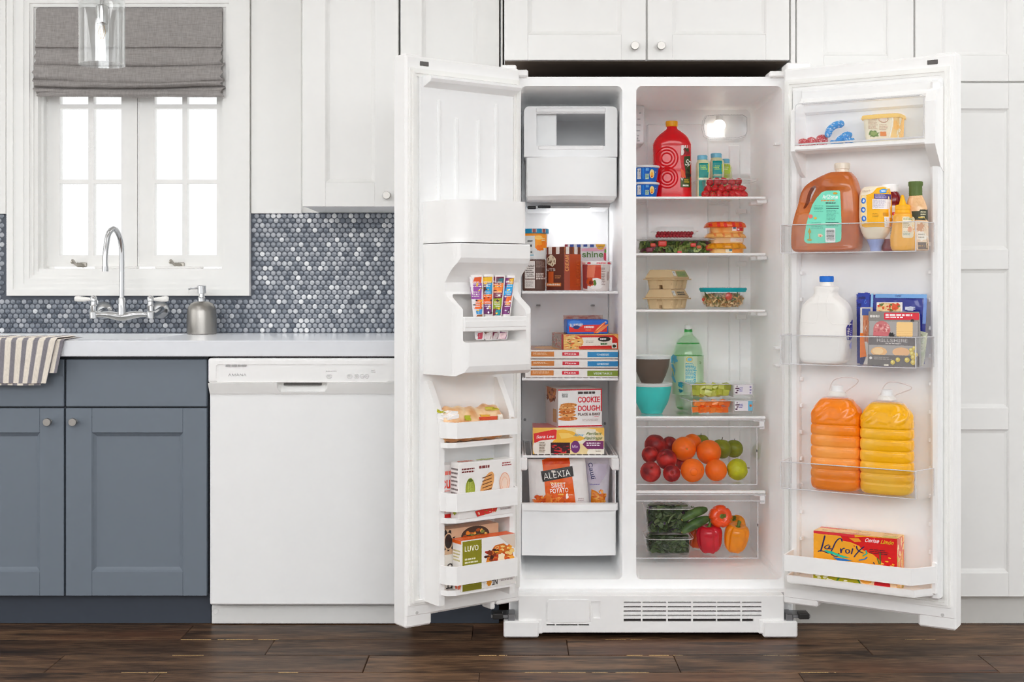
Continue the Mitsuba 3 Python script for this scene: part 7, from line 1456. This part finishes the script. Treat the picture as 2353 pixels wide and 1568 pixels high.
# ---------------------------------------------------------------- second clear bin
ly = -.080
t = bottle('milk_jug', 'white milk jug with a bright blue cap in the second door bin', 'jug', ly, [(286, 520, 700, 100, 3), (300, 485, 742, 125, 3), (330, 478, 742, 128, 3.2), (365, 482, 730, 128, 3.2), (400, 468, 746, 134, 3.2), (440, 420, 795, 150, 3.4), (490, 372, 845, 168, 3.6), (560, 336, 882, 168, 4), (640, 325, 895, 172, 4), (760, 318, 892, 172, 4.4), (900, 312, 876, 172, 4.4), (1090, 314, 862, 172, 4.4), (1150, 326, 848, 170, 4.4), (1182, 348, 826, 162, 4), (1194, 376, 800, 150, 4)], (240, 238, 234), 'satin', 70, 56, binB, H3)
add(t, 'neck', H3, ly, [(230, 545, 684, 68, 2), (288, 538, 690, 72, 2)], (242, 240, 234), 'satin')
add(t, 'cap', H3, ly, [(172, 538, 686, 70, 2), (178, 530, 692, 78, 2), (234, 530, 692, 78, 2), (240, 536, 686, 74, 2)], (10, 110, 214), 'satin')
cr_ = []
for P in ([(330, 715), (430, 720), (500, 708), (520, 660), (528, 520), (530, 400)], [(880, 745), (760, 742), (680, 722), (640, 660), (626, 520), (628, 400)]):
    X, Y = np.array(P, float).T; x, z = H3.xz(X, Y, ly - .03); q3 = spline(np.stack([x, z + t.dz], 1), 40); cr_.append(tube(np.stack([q3[:, 0], t.lo.front(q3[:, 0], q3[:, 1], -.0015), q3[:, 1]], 1), .0021, 6))
t.part('moulded_crease', cat_(cr_), (240, 238, 234), 'satin', 60)
A = Art(H3, ly - .03); A.poly([(866, 700), (880, 690), (876, 900), (850, 940), (836, 930), (840, 790)], (60, 56, 140)).poly([(842, 990), (868, 945), (862, 1040), (845, 1030)], (130, 130, 190)).lines(846, 790, 868, 910, 5, (200, 190, 226), 4); t.art('printed_label', A, onto(t.lo), edge=24)
b_ = Bag(H3, -.050, [(962, 366), (1785, 386), (1760, 1190), (970, 1180)], .008, 4, wr=.004); settle(b_.mesh, binB)
t = Thing('shredded_cheese_bag', 'blue bag with a pizza picture standing behind the deli pack', 'bag', RD); t.part('bag', b_.mesh, (44, 52, 140), 'gloss', 50)
A = Art(H3, -.06); A.poly([(968, 376), (1110, 378), (1105, 560), (966, 560)], (34, 60, 160)).specks(975, 380, 1100, 740, 18, 26, [(50, 60, 160), (30, 34, 110), (70, 110, 200)], 3).poly([(1125, 385), (1152, 385), (1152, 600), (1125, 600)], (140, 190, 230)).poly([(1175, 388), (1780, 392), (1778, 440), (1175, 435)], (120, 170, 226)).poly([(1745, 440), (1782, 440), (1768, 740), (1730, 740)], (120, 150, 216)).text('cheese', 1410, 420, 24, (30, 50, 120), w=70, bold=True).rect(1195, 486, 1500, 600, (238, 232, 226)).poly([(1200, 590), (1205, 520), (1260, 490), (1400, 495), (1480, 550), (1478, 595)], (236, 190, 130)).specks(1210, 505, 1460, 590, 50, 16, [(214, 70, 40), (244, 214, 160), (226, 120, 60), (110, 120, 60)], 6).blob(1410, 545, 40, 34, (230, 90, 50), 7).blob(1580, 560, 60, 26, (210, 216, 236), 8, .3).lines(1530, 540, 1690, 580, 2, (230, 234, 246), 9, .5)
t.art('printed_front', A, onto(b_), edge=30)
t = carton('smoked_fish_pack', 'narrow orange and clear pack standing between the milk jug and the deli pack', 'pack', H3, 1004, 545, 1130, 1186, -.090, .02, (226, 220, 214))
k = list(scene)[-1]; t.h = t.z1 - binB; t.z0 = binB; scene[k] = shape(bx(0, t.w, 0, t.d, t.z0, t.z1, .001), (222, 214, 206), 'gloss', 20, t.fr)
A = metres(t); A.rect(.2, .02, .98, .14, (70, 90, 160)).rect(.28, .14, 1, .6, (206, 130, 90)).specks(.3, .2, .95, .6, 14, .06, [(190, 104, 66), (220, 150, 110)], 3).text('K', .45, .42, .1, (236, 226, 216), w=.2).poly([(0, .45), (.3, .45), (.62, .86), (0, .88)], (236, 120, 20)).poly([(0, .88), (.55, .86), (.3, 1), (0, 1)], (34, 36, 90)); t.art('printed_front', A, None)
t = carton('deli_snack_pack', 'grey deli snack pack with salami, cheese and grapes pictured on the front', 'pack', H3, 1092, 592, 1700, 1235, -.118, .022, (150, 146, 144), c=.003)
k = list(scene)[-1]; t.h = t.z1 - binB; t.z0 = binB
scene[k] = shape(hull([(0, 0, binB), (t.w, 0, binB), (0, t.d, binB), (t.w, t.d, binB), *[(t.w * a, .006 + b, t.z1 - c_) for a, c_ in ((.02, .006), (.05, .001), (.95, .001), (.98, .006)) for b in (0, .012)]]), (146, 142, 140), 'print', 20, t.fr)
A = metres(t)
def lean(art):
    V, F_, C = Art.mesh.__get__(art)(lambda x, z, off: np.stack([t.w * (.02 + .96 * x) , .006 * (1 - z) - off - .0004, t.z1 - z * t.h], 1)); return V, F_, C
A.rect(0, 0, 1, .18, (140, 136, 132)).rect(.31, .02, 1, .15, (222, 50, 66), .02).lines(.34, .045, .88, .085, 1, (250, 236, 238), 3, .9).lines(.34, .095, .82, .12, 1, (250, 236, 238), 4, .8).lines(.03, .07, .28, .13, 1, (222, 218, 214), 5, .7).ell(.87, .165, .035, .03, (60, 58, 58))
A.rect(.02, .18, .98, .46, (170, 166, 164)).ell(.27, .34, .17, .165, (206, 120, 122)).specks(.14, .24, .4, .44, 40, .02, [(226, 160, 156), (190, 96, 100), (232, 190, 184)], 6).rect(.1, .38, .4, .46, (206, 110, 116)).rect(.56, .19, .88, .46, (246, 206, 140), .03); [A.rect(.56, y, .87, y + .006, (226, 180, 110)) for y in (.36, .4, .43)]
A.rect(0, .455, 1, .475, (60, 56, 56)).blob(.47, .44, .06, .05, (40, 38, 38), 3, .35).rect(.02, .475, .95, .62, (112, 106, 106)).text('HILLSHIRE', .18, .56, .06, (232, 228, 224), w=.60, bold=False).lines(.35, .58, .72, .598, 1, (206, 200, 198), 6, .9).rect(.02, .62, .96, .80, (176, 170, 166)).ell(.22, .74, .16, .085, (240, 190, 130)).ell(.2, .73, .11, .06, (250, 214, 160)).ell(.66, .74, .17, .085, (240, 190, 140)).rect(.0, .80, 1, 1, (112, 106, 104)).lines(.12, .84, .5, .9, 2, (170, 164, 160), 7, .4).ell(.06, .86, .03, .025, (236, 234, 230))
for x, y, r_ in ((.86, .7, .045), (.92, .66, .04), (.88, .76, .05), (.9, .83, .05), (.78, .88, .05), (.6, .88, .045), (.5, .93, .045), (.9, .92, .05), (.95, .78, .04)): A.ell(x, y, r_, r_ * .95, (214, 190, 90)).ell(x - .012, y - .012, r_ * .5, r_ * .45, (240, 226, 140))
A.rect(.33, .97, .42, 1, (240, 236, 220))
_m = Art.mesh; v, f_, c_ = _m(A, lambda x, z, off: np.stack([t.w * (.01 + .98 * x), .006 * (1 - z) - off - .0006, t.z1 - z * t.h], 1))
scene[t.key + '__printed_front'] = mikit.ply(trimesh.Trimesh(t.fr.world(v), f_, process=False), 'mat_print', smooth=False, color=c_)
b_ = Bag(H3, -.086, [(1690, 770), (1800, 800), (1750, 1190), (1680, 1190)], .008, 12); settle(b_.mesh, binB)
t = Thing('cheese_stick_bag', 'pale green and blue bag squeezed in at the far end of the second bin', 'bag', RD); t.part('bag', b_.mesh, varied((206, 204, 184), .2, 60, 4, (170, 180, 150)), 'gloss', 50)
A = Art(H3, -.09); A.poly([(1690, 1100), (1745, 1090), (1740, 1180), (1690, 1185)], (100, 120, 180)).lines(1700, 860, 1760, 1060, 6, (170, 170, 150), 4); t.art('printed_front', A, onto(b_), edge=24)

# ---------------------------------------------------------------- third clear bin: juice
for i, (dx, dy, cj, ct2, lab) in enumerate(((0, 0, (244, 130, 16), (250, 168, 84), 'orange juice jug with deeper orange juice, nearer the hinge'), (528, 28, (244, 176, 10), (250, 206, 84), 'yellow juice jug, farther from the hinge'))):
    ly = -.083; X0, X1 = (398 + dx, 918 + dx) if i == 0 else (918, 1464); Y = lambda y: y + dy
    c0 = (X0 + X1) / 2; hw = (X1 - X0) / 2
    R_ = [(376, .50), (384, .60), (402, .68), (430, .76), (470, .88), (520, .96), (575, .995), (625, 1.0)]
    for y in (650, 760, 880, 1000, 1120): R_ += [(y - 18, 1.0), (y, .962), (y + 18, 1.0), (y + 60, 1.012)]
    R_ = [r_ for r_ in R_ if r_[0] < 1210] + [(1215, .985), (1240, 1.0), (1290, .985), (1320, .93), (1335, .84)]
    rows = [(Y(y), c0 - hw * r_, c0 + hw * r_, hw * r_ * .62, 3.0) for y, r_ in R_]
    lo = Loft(H4, ly, rows, 72, 150); v = lo.mesh.vertices
    zt0, zt1 = H4.zz(c0, Y(410), ly), H4.zz(c0, Y(600), ly); xc_ = float(H4.xz(c0, Y(700), ly)[0]); th = np.arctan2(v[:, 1] - ly, v[:, 0] - xc_); s__ = np.clip((zt0 - v[:, 2]) / (zt0 - zt1), 0, 1)
    k_ = 1 + .030 * np.cos(11 * th + 9.0 * s__) * np.sin(np.pi * s__); v[:, 0] = xc_ + (v[:, 0] - xc_) * k_; v[:, 1] = ly + (v[:, 1] - ly) * k_; lo.mesh.vertices = v
    dz = binC - v[:, 2].min(); settle_loft(lo, binC)
    t = Thing('juice_jug', lab, 'juice jug', RD, 'juice jugs in the third door bin'); t.part('jug', lo.mesh, varied(cj, .16, 9, i, ct2), 'gloss', 60); t.dz = dz
    sh = Loft(H4, ly, [(Y(345), c0 - hw * .36, c0 + hw * .36, hw * .36, 2), (Y(352), c0 - hw * .44, c0 + hw * .44, hw * .43, 2.2), (Y(372), c0 - hw * .56, c0 + hw * .56, hw * .5, 2.6), (Y(391), c0 - hw * .635, c0 + hw * .635, hw * .52, 3)], 48, 16, caps=False); sh.mesh.apply_translation((0, 0, dz)); t.part('clear_shoulder', sh.mesh, mat='shell', smooth=50)
    cxx = (664 if i == 0 else 1190)
    add(t, 'neck_ring', H4, ly, [(Y(300), cxx - 66, cxx + 66, 62, 2), (Y(312), cxx - 84, cxx + 84, 80, 2), (Y(345), cxx - 98, cxx + 98, 92, 2)], (236, 232, 226), 'gloss', 40)
    add(t, 'cap', H4, ly, [(Y(240), cxx - 54, cxx + 54, 52, 2), (Y(248), cxx - 60, cxx + 60, 58, 2), (Y(292), cxx - 60, cxx + 60, 58, 2), (Y(300), cxx - 64, cxx + 64, 62, 2)], (240, 240, 240), 'satin', 30)
    P = [(578, 322), (600, 240), (640, 180), (700, 156), (780, 152), (860, 160), (892, 176), (850, 240), (752, 322)] if i == 0 else [(1105, 336), (1150, 260), (1195, 200), (1240, 184), (1330, 192), (1420, 218), (1458, 240), (1380, 290), (1280, 345)]
    p3 = [(float(H4.xz(X, q_, ly)[0]), ly - .012 * math.sin(math.pi * j / 8), float(H4.xz(X, q_, ly)[1]) + dz) for j, (X, q_) in enumerate(P)]
    t.part('carry_loop', tube(spline(p3, 40), .0014, 8), (226, 216, 212), 'gloss', 60)

# ---------------------------------------------------------------- bottom bin: drink case
t = carton('sparkling_water_case', 'orange and red case of sparkling water cans in the bottom door bin', 'case', H5, 413, 368, 1297, 935, -.094, .068, (240, 170, 56))
k = list(scene)[-1]; t.z0 = binD + .0003; t.h = t.z1 - t.z0; scene[k] = shape(bx(0, t.w, 0, t.d, t.z0, t.z1, .0015), (240, 176, 70), 'print', 20, t.fr)
H = t.h; 
def fx(X, Y):                                            # the front's own coordinates from the photograph's
    x, z = t.fr.xz(X, Y, 0); return float(x) / t.w, (t.z1 - float(z)) / t.h
A = metres(t); Q = lambda P: [fx(*p) for p in P]
A.rect(0, 0, 1, 1, (242, 166, 40)).rect(0, 0, .5, .05, (222, 50, 60))
A.poly([(.33, .04), (.5, .05), (.62, .02), (1, .0), (1, .62), (.84, .62), (.82, .46), (.72, .34), (.6, .28), (.55, .2), (.45, .15), (.36, .14)], (216, 26, 26)).poly([(.43, .07), (.55, .06), (.58, .12), (.5, .14)], (240, 150, 40)).poly([(.86, .6), (1, .56), (1, .66), (.84, .68)], (248, 220, 180))
import itertools
A.curve(Q([(532, 425), (514, 500), (488, 586)]), .018, (44, 30, 90)); A.curve(Q([(463, 588), (490, 581), (530, 592), (566, 606)]), .016, (44, 30, 90))
for P in ([(575, 520), (545, 530), (535, 555), (560, 562), (585, 530), (580, 560), (600, 558)], [(715, 480), (695, 450), (655, 480), (615, 560), (605, 620), (640, 640), (680, 610)], [(700, 560), (705, 600), (715, 570), (740, 556)], [(775, 570), (755, 590), (770, 608), (792, 596), (775, 570)], [(828, 560), (815, 615)], [(870, 535), (890, 580), (940, 605)], [(945, 540), (890, 590), (845, 645)]):
    A.curve(Q(P), .015, (44, 30, 90))
A.ell(*fx(845, 530), .008, .014, (220, 40, 40)).poly(Q([(520, 572), (600, 585), (700, 625), (800, 655), (720, 655), (640, 625), (560, 600)]), (30, 190, 160)).poly(Q([(620, 650), (740, 665), (830, 690), (680, 690)]), (30, 120, 210)).line(Q([(940, 635), (980, 610), (970, 580)]), .016, (40, 180, 160)).line(Q([(900, 680), (960, 670), (980, 650)]), .016, (30, 110, 200))
p0 = fx(955, 478); A.text('Cerise', p0[0], p0[1] + .012, .07, (250, 240, 240), w=.165, slant=.25, rot=0, bold=True); p1 = fx(1120, 492); A.text('Limón', p1[0] + .005, p1[1] + .022, .07, (232, 200, 30), w=.145, slant=.25, bold=True)
A.lines(.68, .24, .93, .34, 3, (90, 30, 40), 4, .4).specks(.82, .36, .96, .56, 8, .02, [(244, 170, 50), (250, 200, 90)], 5).line(Q([(1120, 605), (1122, 720)]), .012, (50, 120, 50)).line(Q([(1090, 660), (1110, 720)]), .01, (50, 120, 50)).line(Q([(1050, 705), (1060, 720)]), .012, (44, 30, 90))
A.rect(.0, .62, 1, 1, (248, 214, 170)).rect(0, .62, .62, .76, (242, 166, 40)).poly([(.0, .8), (.54, .8), (.57, .9), (.52, 1), (0, 1)], (170, 164, 20)).ring(.43, .95, .15, .17, .02, (70, 120, 40)).specks(.05, .84, .22, .97, 9, .025, [(236, 236, 200)], 6).specks(.36, .88, .5, .99, 7, .022, [(240, 240, 210)], 7).ell(.64, .84, .07, .07, (244, 170, 60)).ell(.83, .90, .095, .12, (206, 22, 34)).poly([(.9, .7), (1, .7), (1, .8), (.93, .8)], (216, 26, 26))
t.art('printed_front', A, None)
A = metres(t, 'right'); A.rect(0, 0, 1, 1, (244, 196, 130)).blob(.4, .2, .5, .2, (226, 110, 90), 3, .4).specks(0, 0, 1, 1, 40, .09, [(250, 220, 170), (236, 170, 80), (226, 120, 90), (200, 180, 70)], 4); t.art('printed_side', A, None)
A = metres(t, 'top'); A.rect(0, 0, 1, 1, (246, 200, 130)).blob(.15, .15, .25, .12, (226, 80, 80), 3, .4).blob(.5, .85, .14, .1, (226, 120, 110), 5, .4).specks(.1, .1, .95, .95, 30, .03, [(200, 150, 90), (170, 130, 90), (220, 190, 80)], 6).blob(.9, .8, .1, .15, (206, 190, 60), 7); t.art('printed_top', A, None)
